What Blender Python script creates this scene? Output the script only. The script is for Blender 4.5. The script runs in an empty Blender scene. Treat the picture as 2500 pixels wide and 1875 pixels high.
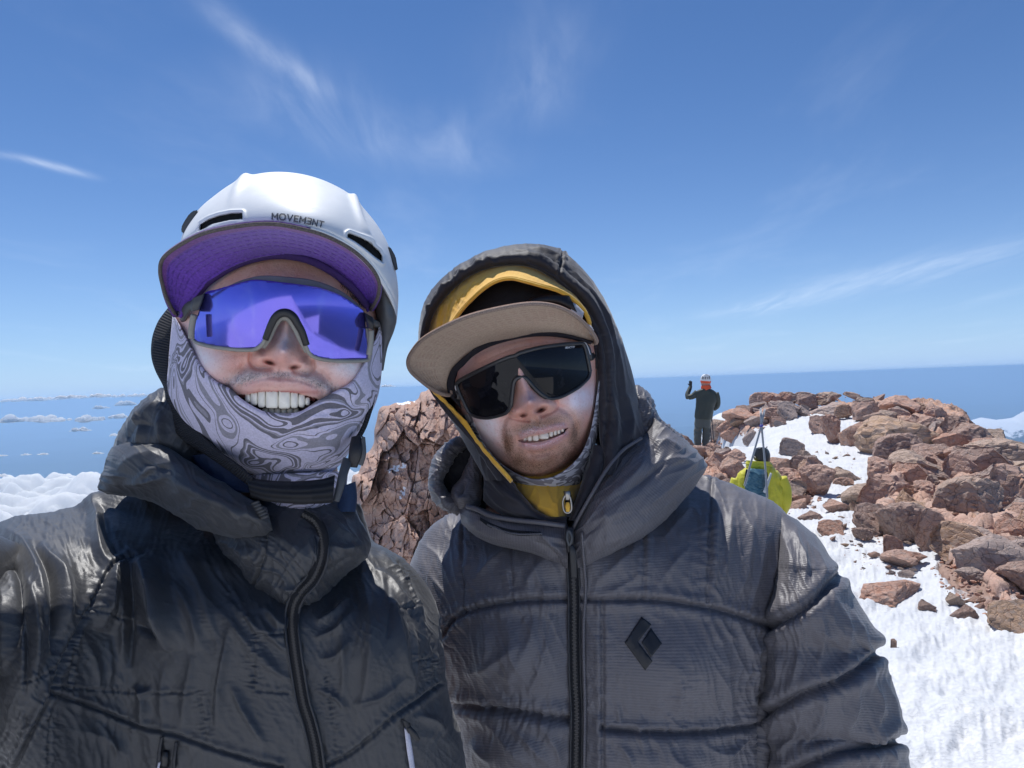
import bpy, bmesh, math, random
import numpy as np
from mathutils import Vector, Matrix
from mathutils.bvhtree import BVHTree
random.seed(7)
SC = bpy.context.scene
COL = SC.collection
rad = math.radians

# ------------------------------------------------------------------ camera
FPX = 1250.0 / math.tan(rad(35.0))          # focal length in photo pixels (2500 wide)
CAM_Z = 1.60
PITCH, ROLL = rad(-0.05), rad(2.05)
cam_d = bpy.data.cameras.new('camera'); cam = bpy.data.objects.new('camera', cam_d); COL.objects.link(cam)
cam_d.sensor_width = 36.0; cam_d.lens = 18.0 / math.tan(rad(35.0))
cam_d.clip_start = 0.02; cam_d.clip_end = 90000.0
FW = np.array([0.0, math.cos(PITCH), math.sin(PITCH)])
_r0 = np.array([1.0, 0, 0]); _u0 = np.cross(_r0, FW)
RT = math.cos(ROLL) * _r0 - math.sin(ROLL) * _u0
UP = math.sin(ROLL) * _r0 + math.cos(ROLL) * _u0
CAMP = np.array([0.0, 0.0, CAM_Z])
cam.matrix_world = Matrix(((RT[0], UP[0], -FW[0], 0), (RT[1], UP[1], -FW[1], 0), (RT[2], UP[2], -FW[2], CAM_Z), (0, 0, 0, 1)))
SC.camera = cam

# ------------------------------------------------------------------ sky, sun, exposure
SUN_V = Vector((-0.16, 0.40, 1.0)).normalized()      # towards the sun: behind the men, high
SUN_EL = math.asin(SUN_V.z); SUN_AZ = math.atan2(SUN_V.x, SUN_V.y)
world = bpy.data.worlds.new('World'); SC.world = world; world.use_nodes = True
wn, wl = world.node_tree.nodes, world.node_tree.links
wn.clear()
w_out = wn.new('ShaderNodeOutputWorld'); w_bg = wn.new('ShaderNodeBackground')
w_sky = wn.new('ShaderNodeTexSky'); w_sky.sky_type = 'NISHITA'; w_sky.sun_disc = False
w_sky.sun_elevation = SUN_EL; w_sky.sun_rotation = SUN_AZ
w_sky.altitude = 3600; w_sky.air_density = 1.25; w_sky.dust_density = 0.0; w_sky.ozone_density = 5.0
w_bg.inputs["Strength"].default_value = 0.050
wl.new(w_bg.outputs[0], w_out.inputs[0])
sun_d = bpy.data.lights.new('sun', 'SUN'); sun = bpy.data.objects.new('sun', sun_d); COL.objects.link(sun)
sun_d.energy = 2.2; sun_d.angle = rad(0.53); sun_d.color = (1.0, 0.975, 0.94)
sun.rotation_euler = SUN_V.to_track_quat('Z', 'Y').to_euler()
sun.location = (0, 0, 30)
vs = SC.view_settings
vs.view_transform = 'Standard'; vs.look = 'None'; vs.gamma = 1.0; vs.exposure = 1.16
try: vs.use_curve_mapping = False
except Exception: pass
SC.render.engine = 'CYCLES'
SC.cycles.use_denoising = True
SC.cycles.max_bounces = 6; SC.cycles.diffuse_bounces = 4; SC.cycles.glossy_bounces = 3
SC.cycles.transparent_max_bounces = 6; SC.cycles.volume_bounces = 2
SC.cycles.caustics_reflective = False; SC.cycles.caustics_refractive = False

# cirrus: thin wisps painted where the high cloud is, as functions of the view direction of the sky itself
def wnode(t, **kw):
    n = wn.new(t)
    for k, v in kw.items(): setattr(n, k, v)
    return n
def wmath(op, a, b=None, c=None):
    n = wn.new('ShaderNodeMath'); n.operation = op
    for i, x in enumerate((a, b, c)):
        if x is None: continue
        if isinstance(x, (int, float)): n.inputs[i].default_value = x
        else: wl.new(x, n.inputs[i])
    return n.outputs[0]

# ------------------------------------------------------------------ helpers
def W(u, v, d):
    """photo pixel (2500x1875) and distance along the view axis -> point of the place"""
    u, v, d = np.broadcast_arrays(np.asarray(u, float), np.asarray(v, float), np.asarray(d, float))
    a = (u - 1250.0) / FPX * d; b = (937.5 - v) / FPX * d
    return CAMP + a[..., None] * RT + b[..., None] * UP + d[..., None] * FW
def PX(P):
    q = np.asarray(P, float) - CAMP
    d = q @ FW
    return 1250.0 + FPX * (q @ RT) / d, 937.5 - FPX * (q @ UP) / d, d
def lerp(a, b, t): return a + (b - a) * t
def sstep(a, b, x):
    t = np.clip((x - a) / (b - a), 0, 1); return t * t * (3 - 2 * t)
def cr(pts, n, closed=False, arc=True):
    """Catmull-Rom through pts (k,dim), n samples evenly along the first two coordinates"""
    p = np.asarray(pts, float)
    if p.ndim == 1: p = p[:, None]
    k = len(p)
    if closed: q = np.vstack([p[-1], p, p[0], p[1]]); segs = k
    else: q = np.vstack([2 * p[0] - p[1], p, 2 * p[-1] - p[-2]]); segs = k - 1
    m = 24
    t = np.linspace(0, 1, m, endpoint=False)[:, None]
    out = []
    for i in range(segs):
        p0, p1, p2, p3 = q[i], q[i + 1], q[i + 2], q[i + 3]
        out.append(0.5 * (2 * p1 + (p2 - p0) * t + (2 * p0 - 5 * p1 + 4 * p2 - p3) * t ** 2 + (3 * p1 - p0 - 3 * p2 + p3) * t ** 3))
    out = np.vstack(out + [(p[0] if closed else p[-1])[None]])
    if arc:
        s = np.r_[0, np.cumsum(np.linalg.norm(np.diff(out[:, :2], axis=0), axis=1))]
    else:
        s = np.arange(len(out)) / m
    x = np.linspace(0, s[-1], n, endpoint=not closed)
    return np.stack([np.interp(x, s, out[:, j]) for j in range(out.shape[1])], 1)
def _h(ix, iy, iz, seed):
    h = (ix.astype(np.int64) * 374761393 + iy.astype(np.int64) * 668265263 + iz.astype(np.int64) * 2147483647 + seed * 974634777) & 0xFFFFFFFF
    h = ((h ^ (h >> 13)) * 1274126177) & 0xFFFFFFFF
    h = ((h ^ (h >> 16)) * 2246822519) & 0xFFFFFFFF
    return (h ^ (h >> 15)) & 0xFFFFFFFF
def noise(x, y, z=0.0, seed=0):
    """gradient noise about -1..1"""
    x, y, z = np.broadcast_arrays(np.asarray(x, float), np.asarray(y, float), np.asarray(z, float))
    fx, fy, fz = np.floor(x), np.floor(y), np.floor(z)
    ix, iy, iz = fx.astype(np.int64), fy.astype(np.int64), fz.astype(np.int64)
    dx, dy, dz = x - fx, y - fy, z - fz
    f = lambda t: t * t * t * (t * (t * 6 - 15) + 10)
    sx, sy, sz = f(dx), f(dy), f(dz)
    tot = 0
    for i in (0, 1):
        for j in (0, 1):
            for k in (0, 1):
                h = _h(ix + i, iy + j, iz + k, seed)
                g1 = (h & 1023) / 511.5 - 1; g2 = ((h >> 10) & 1023) / 511.5 - 1; g3 = ((h >> 20) & 1023) / 511.5 - 1
                w = (sx if i else 1 - sx) * (sy if j else 1 - sy) * (sz if k else 1 - sz)
                tot = tot + w * (g1 * (dx - i) + g2 * (dy - j) + g3 * (dz - k))
    return tot * 1.35
def fbm(x, y, z=0.0, oct=4, seed=0, gain=0.5, lac=2.03):
    a, s, n = 1.0, 0.0, 0.0
    for o in range(oct):
        s = s + a * noise(x, y, z, seed + o * 17); n += a
        x, y, z = x * lac, y * lac, np.asarray(z) * lac; a *= gain
    return s / n
def ridged(x, y, z=0.0, oct=4, seed=0, gain=0.5):
    a, s, n = 1.0, 0.0, 0.0
    for o in range(oct):
        s = s + a * (1 - 2.2 * np.abs(noise(x, y, z, seed + o * 17))); n += a
        x, y, z = x * 2.07, y * 2.07, np.asarray(z) * 2.07; a *= gain
    return s / n
def voro(x, y, z, seed=0):
    """-> F1, F2, random value of the nearest cell"""
    x, y, z = np.broadcast_arrays(np.asarray(x, float), np.asarray(y, float), np.asarray(z, float))
    ix, iy, iz = (np.floor(c).astype(np.int64) for c in (x, y, z))
    f1 = np.full(x.shape, 9.0); f2 = f1.copy(); r = np.zeros(x.shape)
    for i in (-1, 0, 1):
        for j in (-1, 0, 1):
            for k in (-1, 0, 1):
                h = _h(ix + i, iy + j, iz + k, seed)
                px = ix + i + (h & 1023) / 1023.0; py = iy + j + ((h >> 10) & 1023) / 1023.0; pz = iz + k + ((h >> 20) & 1023) / 1023.0
                d = np.sqrt((px - x) ** 2 + (py - y) ** 2 + (pz - z) ** 2)
                n = d < f1
                f2 = np.where(n, f1, np.minimum(f2, d)); r = np.where(n, (_h(ix + i, iy + j, iz + k, seed + 91) & 4095) / 4095.0, r); f1 = np.where(n, d, f1)
    return f1, f2, r
def facets(x, y, seed=0):
    """2-D cells -> F1, F2, cell value, offset from the cell's point, two tilt values of the cell"""
    ix, iy = np.floor(x).astype(np.int64), np.floor(y).astype(np.int64); z = ix * 0
    f1 = np.full(x.shape, 9.0); f2 = f1.copy(); r = np.zeros(x.shape); ox = r.copy(); oy = r.copy(); ta = r.copy(); tb = r.copy()
    for i in (-1, 0, 1):
        for j in (-1, 0, 1):
            h = _h(ix + i, iy + j, z, seed); g = _h(ix + i, iy + j, z, seed + 77)
            dx, dy = x - (ix + i + (h & 1023) / 1023.0), y - (iy + j + ((h >> 10) & 1023) / 1023.0)
            d = np.maximum(np.abs(dx + .35 * dy), np.abs(dy - .25 * dx)) * .6 + .4 * np.hypot(dx, dy); n = d < f1
            f2 = np.where(n, f1, np.minimum(f2, d)); f1 = np.where(n, d, f1); r = np.where(n, (g & 1023) / 1023.0, r)
            ox = np.where(n, dx, ox); oy = np.where(n, dy, oy); ta = np.where(n, ((g >> 10) & 1023) / 511.5 - 1, ta); tb = np.where(n, ((g >> 20) & 1023) / 511.5 - 1, tb)
    return f1, f2, r, ox, oy, ta, tb
def pldist(u, v, poly):
    """distance to a polyline and arc length of the nearest point on it"""
    p = np.asarray(poly, float)
    best = np.full(np.shape(u), 1e9); at = np.zeros(np.shape(u)); side = np.zeros(np.shape(u)); s0 = 0.0
    for a, b in zip(p[:-1], p[1:]):
        e = b - a; L = math.hypot(*e)
        if L < 1e-9: continue
        t = np.clip(((u - a[0]) * e[0] + (v - a[1]) * e[1]) / (L * L), 0, 1)
        d = np.hypot(u - a[0] - t * e[0], v - a[1] - t * e[1])
        m = d < best
        best = np.where(m, d, best); at = np.where(m, s0 + t * L, at)
        side = np.where(m, np.sign(e[0] * (v - a[1]) - e[1] * (u - a[0])), side)
        s0 += L
    return best, at, side, s0
def inpoly(u, v, poly):
    p = np.asarray(poly, float); c = np.zeros(np.shape(u), bool)
    for (x1, y1), (x2, y2) in zip(p, np.roll(p, -1, 0)):
        if y1 == y2: continue
        c ^= ((y1 > v) != (y2 > v)) & (u < (x2 - x1) * (v - y1) / (y2 - y1) + x1)
    return c
def sdpoly(u, v, poly):
    p = np.asarray(poly, float)
    d = pldist(u, v, np.vstack([p, p[:1]]))[0]
    return np.where(inpoly(u, v, p), -d, d)

# ---- objects
def tag(o, label=None, cat=None, group=None, kind=None):
    if label: o['label'] = label
    if cat: o['category'] = cat
    if group: o['group'] = group
    if kind: o['kind'] = kind
    return o
def thing(name, label, cat, loc=(0, 0, 0), group=None):
    o = bpy.data.objects.new(name, None); COL.objects.link(o); o.location = loc
    o.empty_display_size = 0.1
    return tag(o, label, cat, group)
def link(name, me, parent=None, mat=None, smooth=True):
    if mat is not None: me.materials.clear(); me.materials.append(mat)
    if smooth: me.shade_smooth()
    o = bpy.data.objects.new(name, me); COL.objects.link(o)
    if parent is not None:
        o.parent = parent
        q, pm = parent, Vector((0, 0, 0))
        while q is not None: pm = pm + q.location; q = q.parent
        o.location = -pm if o.parent else o.location
    return o
def mesh(name, verts, faces, parent=None, mat=None, smooth=True):
    me = bpy.data.meshes.new(name)
    me.from_pydata([tuple(map(float, p)) for p in verts], [], [tuple(f) for f in faces])
    me.validate(); me.update()
    return link(name, me, parent, mat, smooth)
def grid(name, V, parent=None, mat=None, cj=False, uv=None, smooth=True, cols=None, flip=False, keep=None, capi=False):
    """V (n,m,3) -> one mesh; cj closes the second index; uv (n,m,2); cols (n,m,3|4) colour attribute; capi fans the ends shut"""
    n, m = V.shape[:2]
    idx = np.arange(n * m).reshape(n, m)
    a = idx[:-1]; b = idx[1:]
    if cj: q = np.stack([a, np.roll(a, -1, 1), np.roll(b, -1, 1), b], -1).reshape(-1, 4)
    else: q = np.stack([a[:, :-1], a[:, 1:], b[:, 1:], b[:, :-1]], -1).reshape(-1, 4)
    if keep is not None:
        k = keep.reshape(-1); q = q[k[q].all(1)]
    if flip: q = q[:, ::-1]
    verts = V.reshape(-1, 3)
    me = bpy.data.meshes.new(name)
    caps = []
    if capi and cj:
        verts = np.vstack([verts, V[0].mean(0)[None], V[-1].mean(0)[None]]); N = n * m
        for j in range(m):
            caps.append((idx[0, (j + 1) % m], idx[0, j], N)); caps.append((idx[-1, j], idx[-1, (j + 1) % m], N + 1))
        if flip: caps = [c[::-1] for c in caps]
    nt = len(caps); nq = len(q)
    me.vertices.add(len(verts)); me.vertices.foreach_set('co', verts.astype(np.float32).ravel())
    li = np.concatenate([q.ravel(), np.array(caps, int).ravel()]) if nt else q.ravel()
    me.loops.add(len(li)); me.loops.foreach_set('vertex_index', li.astype(np.int32))
    ls = np.concatenate([np.arange(nq) * 4, nq * 4 + np.arange(nt) * 3]); lt = np.concatenate([np.full(nq, 4), np.full(nt, 3)])
    me.polygons.add(nq + nt); me.polygons.foreach_set('loop_start', ls.astype(np.int32)); me.polygons.foreach_set('loop_total', lt.astype(np.int32))
    if uv is not None:
        U = uv.reshape(-1, 2)
        if len(verts) > len(U): U = np.vstack([U, np.zeros((len(verts) - len(U), 2))])
        l = me.uv_layers.new(name='UVMap'); l.data.foreach_set('uv', U[li].astype(np.float32).ravel())
    if cols is not None:
        C = cols.reshape(-1, cols.shape[-1])
        if C.shape[1] == 3: C = np.hstack([C, np.ones((len(C), 1))])
        if len(verts) > len(C): C = np.vstack([C, np.repeat(C[:1], len(verts) - len(C), 0)])
        at = me.color_attributes.new('Col', 'FLOAT_COLOR', 'POINT'); at.data.foreach_set('color', C.astype(np.float32).ravel())
    me.update(calc_edges=True); me.validate()
    return link(name, me, parent, mat, smooth)
def normals(V, cj=False):
    if cj: dj = np.roll(V, -1, 1) - np.roll(V, 1, 1)
    else: dj = np.gradient(V, axis=1)
    di = np.gradient(V, axis=0)
    n = np.cross(dj, di)
    l = np.linalg.norm(n, axis=-1, keepdims=True); l[l < 1e-12] = 1
    return n / l
def loft(name, keys, nrow, nf, nb, parent, mat, disp=None, px=1.0, py=1.0, uvs=(1, 1), cols=None, add=None, flatb=False, noisy=None, ret=False, capi=True):
    """keys rows: Lu,Lv,Ru,Rv,d,hF,hB  (left and right outline points, distance, front and back thickness).
    The cross section of each row is a closed (super)ellipse; disp(u,v) pushes the skin out along its normal (metres)."""
    K = cr(np.asarray(keys, float), nrow) if len(keys) > 2 else np.array([lerp(np.array(keys[0], float), np.array(keys[1], float), t) for t in np.linspace(0, 1, nrow)])
    tf = np.linspace(0, math.pi, nf, endpoint=False); tb = np.linspace(math.pi, 2 * math.pi, nb, endpoint=False)
    th = np.r_[tf, tb]
    c = np.cos(th); s = np.sin(th)
    cx = -np.sign(c) * np.abs(c) ** px; sy = np.sign(s) * np.abs(s) ** py
    Lp, Rp = K[:, 0:2], K[:, 2:4]
    M = (Lp + Rp) / 2; H = (Rp - Lp) / 2
    u = M[:, 0:1] + H[:, 0:1] * cx; v = M[:, 1:2] + H[:, 1:2] * cx
    d = K[:, 4:5] - np.where(sy > 0, sy * K[:, 5:6], sy * K[:, 6:7])
    if add is not None: d = d - add(u, v) * np.clip(s, 0, 1)[None] ** 0.6
    V = W(u, v, d)
    if disp is not None:
        N = normals(V, True)
        # outward = away from the section centre
        cen = V.mean(1, keepdims=True)
        if ((V - cen) * N).sum() < 0: N = -N
        dv = disp(u, v)
        V = V + N * (dv * np.where(s < 0, 0.35, 1.0)[None])[..., None]
    row = np.r_[0, np.cumsum(np.linalg.norm(np.diff(V[:, nf // 2], axis=0), axis=1))]
    seg = np.linalg.norm(np.roll(V, -1, 1) - V, axis=2); arc = np.cumsum(seg, 1) - seg
    arc = arc - arc[:, nf // 2:nf // 2 + 1]
    uv = np.stack([arc * uvs[0], np.repeat(row[:, None], len(th), 1) * uvs[1]], -1)
    cc = cols(u, v, s) if cols is not None else None
    return grid(name, V, parent, mat, cj=True, uv=uv, capi=capi, cols=cc)
def strip(name, A, B, parent, mat, dA, dB, n=60, m=6, thick=0.003, bulge=0.0, uvs=(1, 1), prof=None, cols=None):
    """band between two pixel curves A and B with distances dA,dB (numbers or lists along the curve); closed thickness"""
    a = cr(A, n); b = cr(B, n)
    da = np.interp(np.linspace(0, 1, n), np.linspace(0, 1, len(np.atleast_1d(dA))), np.atleast_1d(dA)) if np.size(dA) > 1 else np.full(n, float(dA))
    db = np.interp(np.linspace(0, 1, n), np.linspace(0, 1, len(np.atleast_1d(dB))), np.atleast_1d(dB)) if np.size(dB) > 1 else np.full(n, float(dB))
    t = np.linspace(0, 1, m)
    P = a[:, None, :2] + (b - a)[:, None, :2] * t[None, :, None]
    D = da[:, None] + (db - da)[:, None] * t[None]
    D = D - bulge * (4 * t * (1 - t))[None]
    if prof is not None: D = D - prof(P[..., 0], P[..., 1], t[None, :], np.linspace(0, 1, n)[:, None])
    F = W(P[..., 0], P[..., 1], D)
    N = normals(F)
    if (N * FW).sum() > 0: N = -N          # towards the camera
    Bk = F - N * thick
    V = np.concatenate([F, Bk[:, ::-1]], 1)
    arc = np.r_[0, np.cumsum(np.linalg.norm(np.diff(F[:, m // 2], axis=0), axis=1))]
    wd = np.linalg.norm(F[:, -1] - F[:, 0], axis=1).mean()
    tt = np.r_[t, t[::-1]] * wd
    uv = np.stack([np.repeat(tt[None] * uvs[0], n, 0), np.repeat(arc[:, None] * uvs[1], 2 * m, 1)], -1)
    return grid(name, V, parent, mat, cj=True, uv=uv, capi=True)
def tube(name, pts, r, parent, mat, n=10, flat=None, closed=False, samples=None, worldpts=False):
    """round tube through points (u,v,d) ; r metres, number or list"""
    p = np.asarray(pts, float)
    k = samples or max(2, (len(p) - 1) * 8)
    if len(p) > 2:
        q = cr(np.c_[p, np.arange(len(p))], k, closed=closed, arc=False)[:, :3]
    else: q = np.array([lerp(p[0], p[-1], t) for t in np.linspace(0, 1, k)])
    X = q if worldpts else W(q[:, 0], q[:, 1], q[:, 2])
    rr = np.interp(np.linspace(0, 1, len(X)), np.linspace(0, 1, np.size(r)), np.atleast_1d(r))
    T = np.gradient(X, axis=0)
    if closed: T = np.roll(X, -1, 0) - np.roll(X, 1, 0)
    T /= np.linalg.norm(T, axis=1, keepdims=True) + 1e-12
    ref = np.array(FW if abs(T[len(T) // 2] @ FW) < .9 else UP)
    A = np.cross(T, ref); A /= np.linalg.norm(A, axis=1, keepdims=True) + 1e-12
    B = np.cross(T, A)
    th = np.linspace(0, 2 * math.pi, n, endpoint=False)
    fl = flat or 1.0
    V = X[:, None] + rr[:, None, None] * (np.cos(th)[None, :, None] * A[:, None] + fl * np.sin(th)[None, :, None] * B[:, None])
    if closed: V = np.concatenate([V, V[:1]], 0)
    return grid(name, V, parent, mat, cj=True, capi=not closed)
_bvh = {}
def bvh(objs):
    key = tuple(o.name for o in objs)
    if key not in _bvh:
        vs_, fs_ = [], []
        for o in objs:
            off = len(vs_); p = o.location.copy(); q = o.parent
            while q is not None: p += q.location; q = q.parent
            vs_ += [tuple(Vector(x.co) + p) for x in o.data.vertices]
            fs_ += [tuple(off + i for i in f.vertices) for f in o.data.polygons]
        _bvh[key] = BVHTree.FromPolygons(vs_, fs_)
    return _bvh[key]
def cast(objs, u, v, default=None):
    """distance along the view axis at which the ray of a pixel meets the objects"""
    t = bvh(objs); dirw = W(u, v, 1.0) - CAMP
    h = t.ray_cast(Vector(CAMP), Vector(dirw).normalized())
    if h[0] is None: return default
    return float((np.array(h[0]) - CAMP) @ FW)
def on(objs, pts, lift=0.0, default=0.8):
    out = []; last = default
    for u, v in pts:
        d = cast(objs, u, v, None)
        if d is None: d = last + lift
        last = d
        out.append((u, v, d - lift))
    return out
def slab(name, poly, objs, parent, mat, lift=0.001, thick=0.002, dflt=0.8, res=None):
    """flat-ish plate: outline polygon laid on a surface, with an edge of its own"""
    p = np.asarray(poly, float)
    top = on(objs, p, lift, dflt); n = len(p)
    T = np.array([W(*q) for q in top]); B = np.array([W(q[0], q[1], q[2] + thick) for q in top])
    bm = bmesh.new()
    tv = [bm.verts.new(x) for x in T]; bv = [bm.verts.new(x) for x in B]
    bm.faces.new(tv); bm.faces.new(bv[::-1])
    for i in range(n): bm.faces.new((tv[i], bv[i], bv[(i + 1) % n], tv[(i + 1) % n]))
    bmesh.ops.recalc_face_normals(bm, faces=bm.faces)
    bmesh.ops.triangulate(bm, faces=[f for f in bm.faces if len(f.verts) > 4])
    me = bpy.data.meshes.new(name); bm.to_mesh(me); bm.free()
    return link(name, me, parent, mat, smooth=False)

# ---- materials
class Mt:
    def __init__(s, name):
        s.m = bpy.data.materials.new(name); s.m.use_nodes = True
        s.n, s.l = s.m.node_tree.nodes, s.m.node_tree.links
        s.b = s.n['Principled BSDF']; s.out = s.n['Material Output']
        s._tc = None
    def node(s, t, **kw):
        n = s.n.new(t)
        for k, v in kw.items():
            if k.startswith('_'): setattr(n, k[1:], v)
            else: s.put(n.inputs[k.replace('0', ' ')], v)
        return n
    def put(s, inp, v):
        if hasattr(v, 'is_output') or isinstance(v, bpy.types.NodeSocket): s.l.new(v, inp)
        elif isinstance(v, (tuple, list)) and len(v) == 3 and inp.type == 'RGBA': inp.default_value = (*v, 1)
        else: inp.default_value = v
    def set(s, **kw):
        for k, v in kw.items():
            s.put(s.b.inputs[k.replace('_', ' ')], v)
        return s
    def tc(s, w='Object'):
        if s._tc is None: s._tc = s.n.new('ShaderNodeTexCoord')
        return s._tc.outputs[w]
    def map(s, vec, scale=(1, 1, 1), rot=(0, 0, 0), loc=(0, 0, 0)):
        n = s.n.new('ShaderNodeMapping'); s.l.new(vec, n.inputs[0])
        n.inputs['Scale'].default_value = scale; n.inputs['Rotation'].default_value = rot; n.inputs['Location'].default_value = loc
        return n.outputs[0]
    def noise(s, scale, vec=None, detail=4, rough=0.55, dist=0.0):
        n = s.n.new('ShaderNodeTexNoise'); s.l.new(vec if vec is not None else s.tc(), n.inputs['Vector'])
        n.inputs['Scale'].default_value = scale; n.inputs['Detail'].default_value = detail
        n.inputs['Roughness'].default_value = rough; n.inputs['Distortion'].default_value = dist
        return n.outputs['Fac']
    def noisec(s, scale, vec=None, detail=3):
        s.noise(scale, vec, detail); return s.n[-1].outputs['Color']
    def voronoi(s, scale, vec=None, feature='F1', out='Distance'):
        n = s.n.new('ShaderNodeTexVoronoi'); n.feature = feature; s.l.new(vec if vec is not None else s.tc(), n.inputs['Vector'])
        n.inputs['Scale'].default_value = scale; return n.outputs[out]
    def wave(s, scale, vec, dist=0.0, detail=2, dscale=1.0, direction='X', kind='BANDS'):
        n = s.n.new('ShaderNodeTexWave'); n.wave_type = kind
        if kind == 'BANDS': n.bands_direction = direction
        s.l.new(vec, n.inputs['Vector']); n.inputs['Scale'].default_value = scale; n.inputs['Distortion'].default_value = dist
        n.inputs['Detail'].default_value = detail; n.inputs['Detail Scale'].default_value = dscale
        return n.outputs['Fac']
    def ramp(s, fac, stops, interp='LINEAR'):
        n = s.n.new('ShaderNodeValToRGB'); s.l.new(fac, n.inputs[0]); r = n.color_ramp; r.interpolation = interp
        while len(r.elements) < len(stops): r.elements.new(0.5)
        for e, (p, c) in zip(r.elements, stops):
            e.position = p; e.color = (c, c, c, 1) if isinstance(c, (int, float)) else (*c, 1)
        return n.outputs[0]
    def mix(s, fac, a, b, blend='MIX'):
        n = s.n.new('ShaderNodeMix'); n.data_type = 'RGBA'; n.blend_type = blend
        s.put(n.inputs[0], fac); s.put(n.inputs[6], a); s.put(n.inputs[7], b)
        return n.outputs[2]
    def math(s, op, a, b=0.0, c=0.0):
        n = s.n.new('ShaderNodeMath'); n.operation = op
        for i, x in enumerate((a, b, c)):
            if i < 2 or op in ('MULTIPLY_ADD', 'SMOOTHSTEP'): s.put(n.inputs[i], x)
        return n.outputs[0]
    def bump(s, h, strength=0.3, dist=0.002, normal=None):
        n = s.n.new('ShaderNodeBump'); s.l.new(h, n.inputs['Height']); n.inputs['Strength'].default_value = strength; n.inputs['Distance'].default_value = dist
        if normal is not None: s.l.new(normal, n.inputs['Normal'])
        s.l.new(n.outputs[0], s.b.inputs['Normal']); return n.outputs[0]
    def attr(s, name='Col'):
        n = s.n.new('ShaderNodeVertexColor'); n.layer_name = name; return n.outputs[0]
def plain(name, col, rough=0.5, metal=0.0, spec=0.5, grain=0.0, scale=400, bump=0.0, var=0.15, sheen=0.0):
    M = Mt(name); n = M.noise(scale, detail=3)
    M.set(Base_Color=M.mix(M.ramp(n, [(0.3, 0.0), (0.7, 1.0)]), tuple(c * (1 - var) for c in col), tuple(min(1, c * (1 + var)) for c in col)),
          Roughness=rough, Metallic=metal)
    M.b.inputs['Specular IOR Level'].default_value = spec
    if sheen: M.b.inputs['Sheen Weight'].default_value = sheen
    if bump: M.bump(n, bump, 0.0005)
    return M.m
# ================================================================== cloth relief, pillows
def relief_fn(seams=(), folds=(), wr=(), extra=None):
    """seams: (polyline, width px, depth m, pucker m, pucker length px, reach px); folds: (polyline, width px, height m);
    wr: (angle deg, along px, across px, height m, seed) crinkles"""
    def f(u, v):
        sh = u.shape; U, V = u.ravel(), v.ravel(); h = np.zeros_like(U)
        near = (U > -300) & (U < 2600) & (V > 500) & (V < 2100)
        a, b = U[near], V[near]; g = np.zeros_like(a)
        for poly, w, dep, pk, pl, reach in seams:
            P_ = cr(poly, 24) if len(poly) > 2 else np.asarray(poly, float)
            d, s, sd, L = pldist(a, b, P_)
            g -= dep * np.exp(-(d / w) ** 2)
            g += dep * 0.55 * np.exp(-((d - 2.6 * w) / (2.2 * w)) ** 2)
            if pk:
                n = noise(s / pl, d / (pl * 3.2) * sd, 3.3, seed=int(abs(poly[0][0])) + 5)
                g += pk * (np.abs(n) * 2 - 0.5) * np.exp(-d / reach)
        for poly, w, hh in folds:
            P_ = cr(poly, 24) if len(poly) > 2 else np.asarray(poly, float)
            d, s, sd, L = pldist(a, b, P_)
            tp = np.clip(np.minimum(s, L - s) / (0.35 * L), 0, 1) ** 0.7
            g += hh * np.exp(-np.abs(d / w) ** 1.5) * tp
        for ang, la, lc, hh, sd in wr:
            ca, sa = math.cos(rad(ang)), math.sin(rad(ang))
            x, y = a * ca + b * sa, -a * sa + b * ca
            wx = 0.35 * lc * noise(a / (lc * 4), b / (lc * 4), 0.5, seed=sd + 7)
            n = noise((x + 2 * wx) / la, (y + 3 * wx) / lc, 0.0, seed=sd)
            m = np.clip(0.55 + 1.1 * noise(a / 210, b / 210, 7.7, seed=sd + 3), 0, 1.2)
            g += hh * m * ((1 - np.abs(n) * 1.9) ** 3 - 0.25)
        if extra is not None: g += extra(a, b)
        h[near] = g
        return h.reshape(sh)
    return f

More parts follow.
